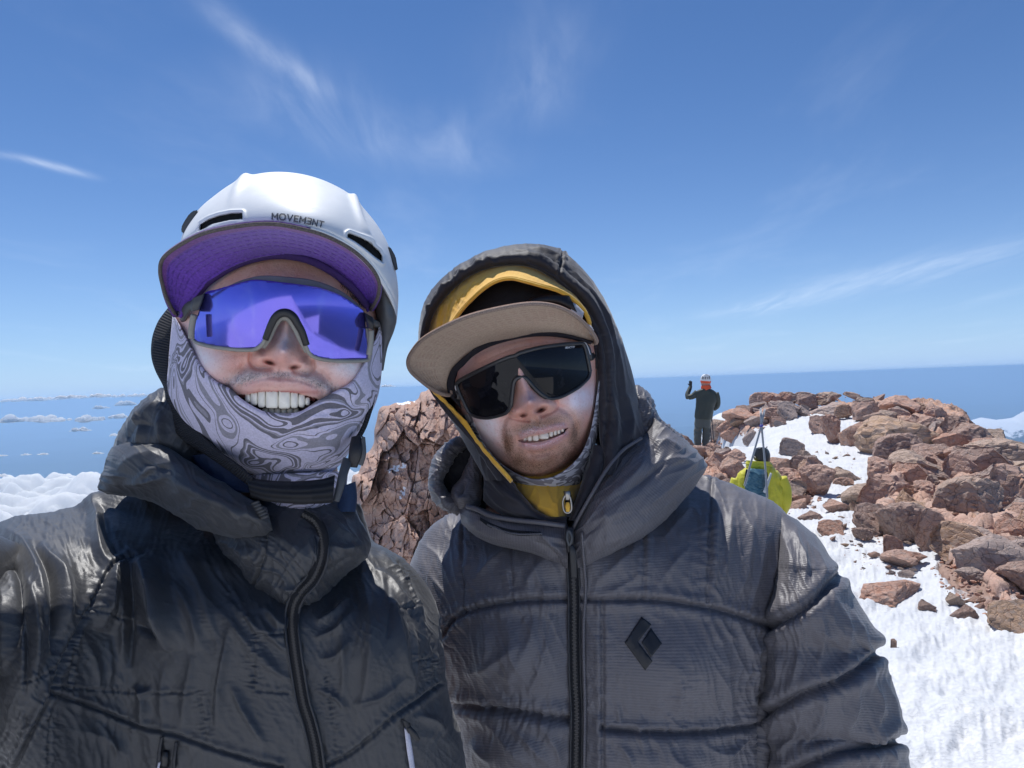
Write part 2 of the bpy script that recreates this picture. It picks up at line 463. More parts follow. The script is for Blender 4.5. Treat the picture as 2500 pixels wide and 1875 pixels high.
class Pillow:
    """closed rounded body: star-shaped outline in the picture plane at distance d0, front and back thickness"""
    def __init__(s, c, outline, d0, hF, hB, pw=0.5):
        s.c = np.array(c, float); s.d0, s.hF, s.hB, s.pw = d0, hF, hB, pw
        o = cr(outline, 400, closed=True) - s.c
        a = np.arctan2(o[:, 1], o[:, 0]); r = np.hypot(o[:, 0], o[:, 1]); k = np.argsort(a)
        s.a, s.r = a[k], r[k]
    def R(s, phi): return np.interp(phi, np.r_[s.a - 2 * math.pi, s.a, s.a + 2 * math.pi], np.tile(s.r, 3))
    def rr(s, u, v):
        x, y = u - s.c[0], v - s.c[1]
        return np.hypot(x, y) / s.R(np.arctan2(y, x))
    def depth(s, u, v, lift=0.0):
        r = s.rr(u, v)
        return s.d0 - s.hF * np.clip(1 - r ** 2, 0, 1) ** s.pw - lift
    def build(s, name, parent, mat, nphi=360, nr=120, feat=None, cols=None, scale=1.0):
        phi = np.linspace(-math.pi, math.pi, nphi, endpoint=False)
        q = np.linspace(0, 1, nr); rf = np.r_[np.sin(q * math.pi / 2) * 0.35 + q * 0.65]
        rf[0] = 0.004
        rb = np.cos(np.linspace(0, math.pi / 2, max(12, nr // 4)))[1:]; rb[-1] = 0.01
        r = np.r_[rf, rb][:, None]; front = np.r_[np.ones(len(rf)), np.zeros(len(rb))][:, None]
        R = s.R(phi)[None] * scale
        u = s.c[0] + np.cos(phi)[None] * R * r; v = s.c[1] + np.sin(phi)[None] * R * r
        base = np.clip(1 - r ** 2, 0, 1)
        d = s.d0 - np.where(front > 0, s.hF * base ** s.pw, -s.hB * base ** 0.5)
        d = np.broadcast_to(d, u.shape).copy()
        if feat is not None: d -= feat(u, v) * front * np.clip((1 - r) / 0.06, 0, 1)
        V = W(u, v, d)
        c = cols(u, v) if cols is not None else None
        return grid(name, V, parent, mat, cj=True, cols=c, capi=True, flip=True)
def join(name, objs, parent=None):
    """several freshly built meshes -> one object"""
    bm = bmesh.new(); mats = []
    for o in objs:
        k = len(bm.faces); bm.from_mesh(o.data); bm.faces.ensure_lookup_table()
        m = o.data.materials[0]
        if m not in mats: mats.append(m)
        i = mats.index(m)
        for f in bm.faces[k:]: f.material_index = i
    me = bpy.data.meshes.new(name); bm.to_mesh(me); bm.free()
    for m in mats: me.materials.append(m)
    p, l = objs[0].parent, objs[0].location.copy()
    for o in objs:
        d = o.data; bpy.data.objects.remove(o); bpy.data.meshes.remove(d)
    o = bpy.data.objects.new(name, me); COL.objects.link(o); o.parent = p; o.location = l
    return o
def gs(u, v, cx, cy, sx, sy, ang=0.0):
    c, s = math.cos(rad(ang)), math.sin(rad(ang)); x, y = u - cx, v - cy
    return np.exp(-((x * c + y * s) / sx) ** 2 - ((-x * s + y * c) / sy) ** 2)
def ln(u, v, poly, w, pw=2.0, taper=0.0):
    d, s, sd, L = pldist(u, v, cr(poly, 20) if len(poly) > 2 else poly)
    r = np.exp(-np.abs(d / w) ** pw)
    if taper: r = r * np.clip(np.minimum(s, L - s) / (taper * L), 0, 1)
    return r

def stubble(parent, P_, feat, mats, areas, n, seed, lmin, lmax, r, name='stubble'):
    """short bristles standing on the face: areas are (u,v,su,sv,angle,weight,hair direction deg)"""
    rs = np.random.RandomState(seed); w = np.array([a[5] for a in areas], float); w /= w.sum(); out = {m.name: ([], []) for m in mats}
    k = rs.choice(len(areas), n, p=w); x, y = rs.normal(0, .55, n), rs.normal(0, .55, n)
    A = np.array([a[:5] for a in areas])[k]; c, s = np.cos(np.radians(A[:, 4])), np.sin(np.radians(A[:, 4]))
    u = A[:, 0] + x * A[:, 2] * c - y * A[:, 3] * s; v = A[:, 1] + x * A[:, 2] * s + y * A[:, 3] * c
    d = P_.depth(u, v) - feat(u, v); dr = np.radians(np.array([a[6] for a in areas])[k] + rs.normal(0, 24, n)); L = rs.uniform(lmin, lmax, n); px = d / FPX
    B = W(u, v, d + .0004); T = W(u + np.cos(dr) * L / px * .8, v + np.sin(dr) * L / px * .8, d - L * rs.uniform(.35, .7, n))
    mi = rs.randint(0, len(mats), n)
    for m_i, m in enumerate(mats):
        j = mi == m_i; b, t = B[j], T[j]; q = len(b)
        S1, S2 = RT * r, (UP * .5 - FW * .86) * r; S3 = (-UP * .5 - FW * .3) * r
        V = np.concatenate([b + S1, b + S2 - S1, b + S3 - S1, t]); i = np.arange(q)
        F_ = np.concatenate([np.stack([i, i + q, i + 3 * q], 1), np.stack([i + q, i + 2 * q, i + 3 * q], 1), np.stack([i + 2 * q, i, i + 3 * q], 1)])
        o = mesh(name, V, F_.tolist(), parent, m, smooth=False); o['kind'] = 'stuff'
# ------------------------------------------------------------------ cloth and skin materials
def nylon(name, col, rough=0.42, rip=0.0, crink=0.35, sheen=0.15, spec=0.5, ripscale=620, var=0.12, weave_angle=0.0):
    M = Mt(name); v = M.tc('Object')
    n1 = M.noise(14, v, 4, 0.6, 0.5); n2 = M.noise(85, v, 5, 0.65, 0.8); n3 = M.noise(900, v, 2)
    c = M.mix(n1, tuple(x * (1 - var) for x in col), tuple(x * (1 + var) for x in col))
    uvv = M.map(M.tc('UV'), (1, 1, 1), (0, 0, weave_angle))
    h = M.math('ADD', M.math('MULTIPLY', n1, 1.2), M.math('MULTIPLY', n2, 0.35))
    def ridge(scale, rot, st, det=5):
        n = M.n.new('ShaderNodeTexNoise'); n.noise_type = 'RIDGED_MULTIFRACTAL'; M.l.new(M.map(v, (1, st, st * .6), rot), n.inputs['Vector'])
        n.inputs['Scale'].default_value = scale; n.inputs['Detail'].default_value = det; n.inputs['Roughness'].default_value = .55; n.inputs['Lacunarity'].default_value = 2.1; n.inputs['Distortion'].default_value = .5
        return M.math('MINIMUM', n.outputs['Fac'], 2.2)
    r1, r2 = ridge(9, (0.3, 0.9, 1.0), .45), ridge(16, (0.2, -.6, .4), .4)
    h = M.math('ADD', M.math('MULTIPLY', r1, .75), M.math('ADD', M.math('MULTIPLY', r2, .40), M.math('MULTIPLY', n2, 0.25)))
    if rip:
        wv = M.wave(ripscale / 20.0, uvv, 0.25, 1, 1.0, 'Y')
        h = M.math('ADD', h, M.math('MULTIPLY', wv, rip))
        c = M.mix(M.math('MULTIPLY', M.ramp(wv, [(0.35, 0.0), (0.75, 1.0)]), 0.22), c, tuple(x * 1.7 for x in col))
    M.set(Base_Color=c, Roughness=M.ramp(n2, [(0.2, rough - 0.05), (0.8, rough + 0.08)]))
    M.b.inputs['Specular IOR Level'].default_value = spec; M.b.inputs['Sheen Weight'].default_value = sheen; M.b.inputs['Sheen Roughness'].default_value = 0.4
    M.bump(M.math('ADD', h, M.math('MULTIPLY', n3, 0.06)), min(1, crink * 2.0), 0.006)
    return M.m
def skin_mat(name):
    M = Mt(name); v = M.tc('Object'); c = M.attr()
    n = M.noise(260, v, 3, 0.6); n2 = M.noise(40, v, 4, 0.6)
    c = M.mix(M.math('MULTIPLY', M.ramp(n2, [(0.42, 0.0), (0.7, 1.0)]), 0.45), c, M.mix(1.0, c, (0.95, 0.62, 0.55), 'MULTIPLY'))
    c = M.mix(M.math('MULTIPLY', M.ramp(n, [(0.30, 1.0), (0.45, 0.0)]), 0.45), c, M.mix(1.0, c, (0.75, 0.62, 0.58), 'MULTIPLY'))
    M.set(Base_Color=c, Roughness=0.46); b = M.b
    b.inputs['Subsurface Weight'].default_value = 0.12; b.inputs['Subsurface Radius'].default_value = (0.010, 0.0035, 0.002); b.inputs['Subsurface Scale'].default_value = 0.6
    b.inputs['Specular IOR Level'].default_value = 0.45
    M.bump(M.math('ADD', n, M.math('MULTIPLY', M.voronoi(700, v), 0.6)), 0.45, 0.0009)
    return M.m
def webbing(name, col, scale=90, direction='Y'):
    M = Mt(name); w = M.wave(scale, M.tc('UV'), 0.1, 1, 1, direction); n = M.noise(300)
    M.set(Base_Color=M.mix(w, tuple(c * .55 for c in col), tuple(c * 1.4 for c in col)), Roughness=0.7)
    M.b.inputs['Specular IOR Level'].default_value = 0.35
    M.bump(M.math('ADD', w, M.math('MULTIPLY', n, .3)), 0.6, 0.0012); return M.m
def plastic(name, col, rough=0.35, spec=0.5, coat=0.0):
    M = Mt(name); n = M.noise(60, detail=5); f = M.noise(700, detail=2)
    M.set(Base_Color=M.mix(M.ramp(n, [(.4, 0.), (.7, 1.)]), col, tuple(min(1, c * 1.18 + .003) for c in col)), Roughness=M.ramp(n, [(.3, rough), (.7, rough + .1)]))
    M.b.inputs['Specular IOR Level'].default_value = spec; M.b.inputs['Coat Weight'].default_value = coat
    M.bump(f, 0.05, 0.0004); return M.m
M_BLACKP = plastic('black_plastic', (0.012, 0.012, 0.014), 0.38)
M_GREYP = plastic('warm_grey_plastic', (0.26, 0.25, 0.22), 0.4)
M_DARKG = plastic('dark_grey_plastic', (0.06, 0.065, 0.07), 0.45)
M_WEB = webbing('black_webbing', (0.014, 0.014, 0.017), 110)
M_ZIPT = webbing('zip_tape', (0.012, 0.013, 0.017), 260)
M_ZTEETH = plastic('zip_teeth', (0.014, 0.014, 0.018), 0.3)
M_TOOTH = plastic('enamel', (0.80, 0.76, 0.65), 0.18, 0.6, 0.4)
M_MOUTH = plain('mouth_inside', (0.05, 0.012, 0.012), 0.4)
# ================================================================== THE SKY (cirrus in the sky dome's own shader)
geo = wn.new('ShaderNodeTexCoord')
sep = wn.new('ShaderNodeSeparateXYZ'); wl.new(geo.outputs['Generated'], sep.inputs[0])
dx, dy, dz = sep.outputs
# a flat high layer: x/z, y/z coordinates so that wisps foreshorten towards the horizon
zz = wmath('MAXIMUM', wmath('ADD', dz, 0.06), 0.03)
lx = wmath('DIVIDE', dx, zz); ly = wmath('DIVIDE', dy, zz)
comb = wn.new('ShaderNodeCombineXYZ'); wl.new(lx, comb.inputs[0]); wl.new(ly, comb.inputs[1])
def cirrus(rot, scale, stretch, detail, dist, lo, hi, off=(0, 0, 0)):
    mp = wn.new('ShaderNodeMapping'); wl.new(comb.outputs[0], mp.inputs[0])
    mp.inputs['Rotation'].default_value = (0, 0, rot); mp.inputs['Scale'].default_value = (scale * stretch, scale, 1); mp.inputs['Location'].default_value = off
    n = wn.new('ShaderNodeTexNoise'); wl.new(mp.outputs[0], n.inputs['Vector'])
    n.inputs['Scale'].default_value = 1.0; n.inputs['Detail'].default_value = detail; n.inputs['Roughness'].default_value = 0.62; n.inputs['Distortion'].default_value = dist
    r = wn.new('ShaderNodeMapRange'); wl.new(n.outputs['Fac'], r.inputs[0]); r.inputs[1].default_value = lo; r.inputs[2].default_value = hi
    r.interpolation_type = 'SMOOTHSTEP'
    return r.outputs[0]
def wisp(p1, p2, width, gain, curve=0.0):
    """one long streak of cirrus between two directions of the sky given on the x/z,y/z layer"""
    def lay(u, v):
        q = W(u, v, 1.0) - CAMP; q = q / np.linalg.norm(q); z = max(q[2] + .06, .03); return q[0] / z, q[1] / z
    (ax, ay), (bx, by) = lay(*p1), lay(*p2)
    L = math.hypot(bx - ax, by - ay); ex, ey = (bx - ax) / L, (by - ay) / L
    s_ = wmath('ADD', wmath('MULTIPLY', wmath('SUBTRACT', lx, ax), ex), wmath('MULTIPLY', wmath('SUBTRACT', ly, ay), ey))
    t_ = wmath('ADD', wmath('MULTIPLY', wmath('SUBTRACT', lx, ax), -ey), wmath('MULTIPLY', wmath('SUBTRACT', ly, ay), ex))
    sn = wmath('DIVIDE', s_, L)
    bow = wmath('MULTIPLY', wmath('MULTIPLY', sn, wmath('SUBTRACT', 1.0, sn)), 4 * curve)
    w = wmath('DIVIDE', wmath('SUBTRACT', t_, bow), width)
    g = wmath('POWER', 2.718, wmath('MULTIPLY', wmath('MULTIPLY', w, w), -1.0))
    r1 = wn.new('ShaderNodeMapRange'); wl.new(sn, r1.inputs[0]); r1.inputs[1].default_value = -.1; r1.inputs[2].default_value = .3; r1.interpolation_type = 'SMOOTHSTEP'
    r2 = wn.new('ShaderNodeMapRange'); wl.new(sn, r2.inputs[0]); r2.inputs[1].default_value = 1.1; r2.inputs[2].default_value = .6; r2.interpolation_type = 'SMOOTHSTEP'
    return wmath('MULTIPLY', wmath('MULTIPLY', wmath('MULTIPLY', g, r1.outputs[0]), r2.outputs[0]), gain)
fine = cirrus(rad(38), 1.1, 5.0, 8, 0.7, 0.30, 0.75)
broad = cirrus(rad(30), 0.55, 2.2, 7, 0.5, 0.48, 0.86, (3.1, 1.7, 0))
m1 = wisp((440, -40), (860, 260), 0.045, 0.50, 0.02)
m2 = wisp((-60, 365), (250, 440), 0.035, 0.8, -0.02)
m3 = wisp((1330, 20), (1290, 330), 0.13, 0.26)
m4 = wisp((1000, 260), (1200, 440), 0.16, 0.24)
m5 = wisp((1750, 780), (2650, 560), 0.38, 0.46)
m6 = wisp((560, 120), (1010, 420), 0.20, 0.26)
tot = m1
for m in (m2, m3, m4, m5, m6): tot = wmath('ADD', tot, m)
tot = wmath('ADD', wmath('MULTIPLY', tot, wmath('ADD', wmath('MULTIPLY', fine, 0.85), 0.15)), wmath('MULTIPLY', broad, 0.20))
tot = wmath('MINIMUM', wmath('MULTIPLY', tot, 0.46), 0.8)
mx = wn.new('ShaderNodeMix'); mx.data_type = 'RGBA'
# pale band of distant haze low in the sky, the same all round
hzf = wmath('MULTIPLY', wmath('POWER', 2.718, wmath('MULTIPLY', wmath('MAXIMUM', dz, 0.0), -9.0)), 0.80)
tn = wn.new('ShaderNodeMix'); tn.data_type = 'RGBA'; tn.blend_type = 'MULTIPLY'; tn.inputs[0].default_value = 1.0; wl.new(w_sky.outputs[0], tn.inputs[6]); tn.inputs[7].default_value = (0.62, 0.80, 0.98, 1)
hm = wn.new('ShaderNodeMix'); hm.data_type = 'RGBA'
wl.new(hzf, hm.inputs[0]); wl.new(tn.outputs[2], hm.inputs[6]); hm.inputs[7].default_value = (4.6, 6.2, 8.8, 1)
# the last degree above the horizon is bluer air
hlf = wmath('MULTIPLY', wmath('POWER', 2.718, wmath('MULTIPLY', wmath('MAXIMUM', dz, 0.0), -75.0)), 0.70)
hl = wn.new('ShaderNodeMix'); hl.data_type = 'RGBA'; wl.new(hlf, hl.inputs[0]); wl.new(hm.outputs[2], hl.inputs[6]); hl.inputs[7].default_value = (3.0, 4.7, 7.9, 1)
wl.new(tot, mx.inputs[0]); wl.new(hl.outputs[2], mx.inputs[6]); mx.inputs[7].default_value = (10, 10.8, 12, 1)
wl.new(mx.outputs[2], w_bg.inputs[0])

# ================================================================== MATERIALS OF THE SETTING
def rock_mat(name, tones, cracks=True, sc=1.0, bstr=.75):
    M = Mt(name)
    oi = M.n.new('ShaderNodeObjectInfo')
    v = M.tc('Object')
    big = M.noise(1.6 * sc, v, 3, 0.5, 0.6); med = M.noise(7 * sc, v, 6, 0.6, 0.3); fine = M.noise(45 * sc, v, 5, 0.7)
    base = M.ramp(M.math('ADD', M.math('MULTIPLY', oi.outputs['Random'], 0.55), M.math('MULTIPLY', big, 0.5)),
                  [(0.15 + 0.7 * i / (len(tones) - 1), t) for i, t in enumerate(tones)])
    c = M.mix(M.ramp(med, [(0.35, 0.0), (0.62, 1.0)]), base, M.mix(0.5, base, (0.58, 0.44, 0.37)))
    # lichen-grey and rust patches
    c = M.mix(M.math('MULTIPLY', M.ramp(M.noise(3.3 * sc, M.map(v, loc=(5, 2, 1)), 5, 0.65), [(0.56, 0.0), (0.68, 1.0)]), 0.65), c, (0.44, 0.39, 0.36))
    c = M.mix(M.math('MULTIPLY', M.ramp(M.noise(4.1 * sc, M.map(v, loc=(1, 7, 3)), 5, 0.65), [(0.58, 0.0), (0.70, 1.0)]), 0.55), c, (0.48, 0.25, 0.15))
    c = M.mix(M.ramp(fine, [(0.30, 1.0), (0.52, 0.0)]), c, M.mix(0.5, c, (0.12, 0.085, 0.075)))
    vdc = M.voronoi(2.4 * sc, M.mix(0.22, v, M.noisec(3 * sc, v)), 'DISTANCE_TO_EDGE')
    c = M.mix(M.math('MULTIPLY', M.ramp(vdc, [(0.0, 1.0), (0.03, 0.0)]), .60 if cracks else .3), c, (0.06, 0.04, 0.035))
    c = M.mix(M.math('MULTIPLY', M.ramp(M.noise(22 * sc, M.map(v, (1, 1, 2.5), (.5, .3, 0)), 6, .75), [(.48, 0.), (.70, 1.)]), .38), c, M.mix(0.6, c, (0.12, 0.07, 0.055)))
    M.set(Base_Color=c, Roughness=0.88); M.b.inputs['Specular IOR Level'].default_value = 0.25
    h = M.math('ADD', M.math('MULTIPLY', med, 0.6), M.math('MULTIPLY', fine, 0.35))
    if cracks:
        vd = M.voronoi(3.2 * sc, M.mix(0.12, v, M.noisec(4 * sc, v)), 'DISTANCE_TO_EDGE')
        h = M.math('ADD', h, M.math('MULTIPLY', M.ramp(vd, [(0.0, 0.0), (0.05, 1.0)]), 0.35))
    M.bump(h, bstr, 0.04 / sc)
    return M.m
TONES = [(0.36, 0.185, 0.135), (0.50, 0.26, 0.18), (0.57, 0.345, 0.26), (0.48, 0.31, 0.245), (0.57, 0.30, 0.18)]
M_ROCK = rock_mat('red_volcanic_rock', TONES, True, 1.0)
M_CRAG = rock_mat('craggy_rock', [(0.40, 0.25, 0.20), (0.50, 0.32, 0.255), (0.56, 0.40, 0.33), (0.50, 0.29, 0.21)], False, 1.6)
def snow_mat():
    M = Mt('wind_packed_snow'); v = M.tc('Object')
    mp = M.map(v, (1.0, 1.7, 1), (0, 0, rad(-35)))
    a = M.noise(9, mp, 4, 0.6, 0.3); b = M.noise(38, mp, 5, 0.7, 0.2); c = M.noise(3, v, 3)
    col = M.mix(M.ramp(c, [(0.35, 0.0), (0.65, 1.0)]), (0.585, 0.605, 0.635), (0.655, 0.665, 0.68))
    so = M.mix(M.noise(18, v, 6, .7), (0.22, 0.145, 0.12), (0.42, 0.29, 0.235))
    col = M.mix(M.attr(), col, so)
    M.set(Base_Color=col, Roughness=0.62); M.b.inputs['Specular IOR Level'].default_value = 0.3
    pits = M.ramp(b, [(0.34, 0.0), (0.50, 1.0)])
    M.bump(M.math('ADD', M.math('MULTIPLY', a, 0.7), M.math('MULTIPLY', pits, 0.30)), 0.50, 0.03)
    return M.m
M_SNOW = snow_mat()

# ================================================================== THE GROUND
def ground0(x, y):
    """summit ground without its small relief"""
    r = np.hypot(x, y)
    z = -0.15 * sstep(3.0, 5.0, y)
    z = z + 0.60 * sstep(10, 24, y) * sstep(5.5, 8.0, x)
    z = z - 0.8 * np.maximum(0, y - 17.9) * sstep(6.8, 5.4, x)
    z = z - 2.35 * sstep(2.0, -1.0, x + 0.10 * (y - 8)) * sstep(3.5, 8.5, y)      # saddle below the crag
    z = z - 0.9 * np.maximum(0, -x - 2.2) * sstep(0.5, 4, y)                       # falls away left
    ex = 8.0 + (y - 11.4) * 0.48
    z = z - 0.95 * np.maximum(0, x - ex) * (y > -30)                               # falls away right of the ridge
    z = z - 0.9 * np.maximum(0, y - 25.5)
    z = z + 3.6 * sstep(-1.0, -7.0, y) - 0.7 * np.maximum(0, -y - 14)          # unseen snow rise added behind the lens to bounce light onto the faces
    return z
def relief(x, y):
    r = np.hypot(x, y)
    k = np.clip(1.2 - r / 30, 0.15, 1)
    a, b = math.cos(rad(-38)), math.sin(rad(-38))
    xr, yr = x * a - y * b, x * b + y * a
    z = 0.06 * fbm(x * 0.5, y * 0.5, oct=3, seed=3)
    z = z + 0.085 * fbm(xr * 1.5, yr * 3.6, oct=3, seed=5)
    pit = fbm(xr * 7.0, yr * 14.0, oct=3, seed=9)
    z = z + k * 0.040 * np.clip(pit, -0.6, 0.10)
    z = z + k * 0.012 * noise(xr * 22, yr * 34, seed=31)
    return z
def ground(x, y): return ground0(x, y) + relief(x, y)
def azi(n1, n2):
    a = np.r_[np.linspace(rad(5), rad(38), n1, endpoint=False), np.linspace(rad(38), rad(365), n2, endpoint=False)]
    return a
az = azi(620, 190)
rr_ = np.r_[0.02, np.exp(np.linspace(math.log(0.25), math.log(60), 470))]
RR, AA = np.meshgrid(rr_, az, indexing='ij')
GX, GY = RR * np.sin(AA), RR * np.cos(AA)
GZ = ground(GX, GY)
GZ = np.minimum(GZ, 3)
RUBG = [[(2090, 1240), (2150, 1170), (2170, 1120), (2300, 1110), (2340, 1060), (2430, 1100), (2560, 1180), (2560, 1540), (2440, 1520), (2380, 1470), (2330, 1450), (2270, 1390), (2300, 1340), (2230, 1320), (2130, 1320)],
        [(1650, 1075), (1760, 1080), (1800, 1180), (1880, 1190), (1980, 1150), (2010, 1190), (1980, 1240), (1900, 1260), (1800, 1230), (1690, 1150)],
        [(1745, 1075), (1780, 1020), (1860, 985), (2010, 965), (2250, 960), (2400, 1010), (2330, 1070), (2180, 1040), (2060, 1005), (1940, 1020), (1860, 1055)], [(2340, 1020), (2720, 1020), (2720, 1330), (2480, 1200), (2380, 1120)]]
pu, pv_, pd = PX(np.stack([GX, GY, ground0(GX, GY)], -1))
soil = np.full(GX.shape, 60.0); okp = (GY > 2.5) & (pu > 1600) & (pu < 2650)
for P_ in RUBG:
    soil[okp] = np.minimum(soil[okp], sdpoly(pu[okp], pv_[okp], P_))
soil = soil + 16 * fbm(GX * 1.6, GY * 1.6, oct=4, seed=61) + 7 * noise(GX * 7, GY * 7, seed=62) + 9
soilm = sstep(3, -3, soil)
patch = sstep(.20, .30, fbm(GX * .9, GY * .9, oct=4, seed=64) + .12 * noise(GX * 6, GY * 6, seed=65))     # snow patches left between the stones
soilm = soilm * (1 - patch)
GZ = GZ + soilm * (.05 * fbm(GX * 5, GY * 5, oct=4, seed=63) - .04) + patch * .03
g = grid('snow_ground', np.stack([GX, GY, GZ], -1), None, M_SNOW, cj=True, flip=True, cols=np.repeat(soilm[..., None], 3, -1))
tag(g, kind='structure')

# far country: the mountain's flanks and the forested lowland to the horizon
M = Mt('forest_lowland'); v = M.tc('Object')
n1 = M.noise(0.0009, v, 8, 0.6, 0.4); n2 = M.noise(0.004, v, 6, 0.6)
lc = M.mix(M.ramp(n1, [(0.35, 0.0), (0.62, 1.0)]), (0.016, 0.030, 0.024), (0.055, 0.065, 0.050))
lc = M.mix(M.ramp(n2, [(0.5, 0.0), (0.72, 0.35)]), lc, (0.10, 0.09, 0.065))
gp = M.n.new('ShaderNodeNewGeometry'); sp = M.n.new('ShaderNodeSeparateXYZ'); M.l.new(gp.outputs['Position'], sp.inputs[0])
sn = M.ramp(M.math('ADD', M.math('MULTIPLY', M.math('ADD', sp.outputs[2], 262.0), 0.0055), M.math('MULTIPLY', M.noise(0.022, v, 8, 0.75), 1.0)), [(0.62, 0.0), (0.68, 1.0)])
M.set(Base_Color=M.mix(sn, lc, (0.8, 0.82, 0.85)), Roughness=0.9); M.b.inputs['Specular IOR Level'].default_value = 0.1
M_LAND = M.m
rl = np.r_[48, np.exp(np.linspace(math.log(60), math.log(26000), 220))]
al = np.linspace(0, 2 * math.pi, 420, endpoint=False)
RR, AA = np.meshgrid(rl, al, indexing='ij'); X, Y = RR * np.sin(AA), RR * np.cos(AA)
base = -24 - 440 * (1 - np.exp(-(RR - 48) / 420.0))
hill = ridged(X / 2300, Y / 2300, oct=5, seed=41) * 85 * sstep(1200, 5000, RR) + ridged(X / 500, Y / 500, oct=4, seed=44) * 22 * sstep(120, 900, RR)
Z = base + hill
# a snow-capped massif out to the right
mx_, my_ = W(2455, 1100, 2600)[0], W(2455, 1100, 2600)[1]
dm = np.hypot((X - mx_) / 1.0, (Y - my_) / 0.8)
Z = Z + 250 * np.exp(-(dm / 400) ** 2) * (0.60 + 0.55 * ridged(X / 260, Y / 260, oct=5, seed=47))
Z = np.minimum(Z, np.where(RR < 300, -20 - 0.3 * (RR - 48), 0))
o = grid('far_lowland', np.stack([X, Y, Z], -1), None, M_LAND, cj=True, flip=True)
tag(o, kind='structure')
LAND_MIN = float(Z.min())

# air
def box(name, lo, hi):
    x0, y0, z0 = lo; x1, y1, z1 = hi
    v = [(x0, y0, z0), (x1, y0, z0), (x1, y1, z0), (x0, y1, z0), (x0, y0, z1), (x1, y0, z1), (x1, y1, z1), (x0, y1, z1)]
    return mesh(name, v, [(0, 3, 2, 1), (4, 5, 6, 7), (0, 1, 5, 4), (1, 2, 6, 5), (2, 3, 7, 6), (3, 0, 4, 7)], smooth=False)
hz = box('haze', (-27000, -27000, LAND_MIN - 1), (27000, 27000, 4.5))
M = Mt('thin_air'); M.n.remove(M.b)
pv = M.n.new('ShaderNodeVolumePrincipled'); pv.inputs['Color'].default_value = (0.47, 0.71, 1.0, 1); pv.inputs['Density'].default_value = 3.0e-4
pv.inputs['Anisotropy'].default_value = 0.35
M.l.new(pv.outputs[0], M.out.inputs['Volume']); hz.data.materials.append(M.m); tag(hz, kind='stuff')

# ------------------------------------------------------------------ clouds below the summit
M = Mt('cumulus'); v = M.tc('Object')
M.set(Base_Color=(0.96, 0.96, 0.97), Roughness=1.0, Subsurface_Weight=1.0, Subsurface_Scale=9.0); M.b.inputs['Subsurface Radius'].default_value = (1, 1, 1); M.b.inputs['Specular IOR Level'].default_value = 0.0
tr = M.n.new('ShaderNodeBsdfTranslucent'); tr.inputs[0].default_value = (0.97, 0.97, 0.97, 1)
ms = M.n.new('ShaderNodeMixShader'); ms.inputs[0].default_value = 0.45; M.l.new(M.b.outputs[0], ms.inputs[1]); M.l.new(tr.outputs[0], ms.inputs[2]); M.l.new(ms.outputs[0], M.out.inputs['Surface'])
M.bump(M.noise(0.05, v, 8, 0.65), 0.25, 4.0)
M_BANK = M.m.copy(); M_BANK.name = 'cumulus_bank'
ms.inputs[0].default_value = .68; M_PUFF = M.m.copy(); M_PUFF.name = 'cumulus_puff'
M.b.inputs['Subsurface Scale'].default_value = 40.0
M_CLOUD = M.m
def ico(sub):
    bm = bmesh.new(); bmesh.ops.create_icosphere(bm, subdivisions=sub, radius=1.0)
    V = np.array([v.co[:] for v in bm.verts]); F = [[v.index for v in f.verts] for f in bm.faces]; bm.free()
    return V, F
ICO = {k: ico(k) for k in (2, 3, 4, 5)}
def cumulus(name, u, v, d, w, h, seed, label, dep=0.7, lumps=9):
    h = h * .85
    """heap of puffs: pixel centre, distance, width and height in metres"""
    rs = np.random.RandomState(seed); c = W(u, v, d); lumps = int(np.clip(8 * w / h, 14, 64))
    V0, F0 = ICO[3]; Vs, Fs = [], []; off = 0
    for i in range(lumps):
        a = ((i + .5) / lumps - .5) * .95; k = (1 - (2 * a) ** 2) ** .6
        env = k * np.clip(.55 + 1.1 * float(noise(a * 4.5 * max(1, w / h / 3) + seed, .3, .1, seed=seed)), .12, 1.1)
        r = max(h * (.10 + .36 * env) * rs.uniform(.75, 1.1), .75 * w / lumps)
        p = np.array([a * w, rs.uniform(-.5, .5) * h * 1.6, h * rs.uniform(.0, .55) * env])
        n = ridged(V0[:, 0] * 1.9 + i * 3.1, V0[:, 1] * 1.9 + seed, V0[:, 2] * 1.9, oct=4, seed=seed)
        q = V0 * (1 + 0.30 * n)[:, None] * r * np.array([1.25, 1.2, 0.9])
        q[:, 2] = np.where(q[:, 2] < -0.2 * r, -0.2 * r + (q[:, 2] + 0.2 * r) * 0.35, q[:, 2])
        Vs.append(q + p + c); Fs += [[j + off for j in f] for f in F0]; off += len(V0)
    o = mesh(name, np.vstack(Vs), Fs, None, M_PUFF)
    return tag(o, label, 'cloud', 'small clouds floating over the lowland')
cl_ = [(28, 1030, 66, 25, 1150), (124, 1028, 112, 34, 1120), (222, 1027, 74, 24, 1130), (196, 1052, 64, 11, 1000), (286, 1020, 52, 15, 1250), (282, 1064, 26, 13, 900), (8, 1113, 30, 9, 700), (65, 1111, 26, 8, 700), (106, 1110, 28, 8, 700), (240, 1108, 32, 7, 720),
      (306, 989, 66, 12, 1700), (246, 997, 50, 9, 1600), (948, 944, 44, 9, 2500), (4, 1163, 26, 10, 560), (60, 979, 190, 13, 2300), (200, 972, 240, 14, 2500), (330, 968, 150, 12, 2600)]
cl = [(u, v, d, w * d / FPX * .8, h * d / FPX * 1.1) for u, v, w, h, d in cl_]
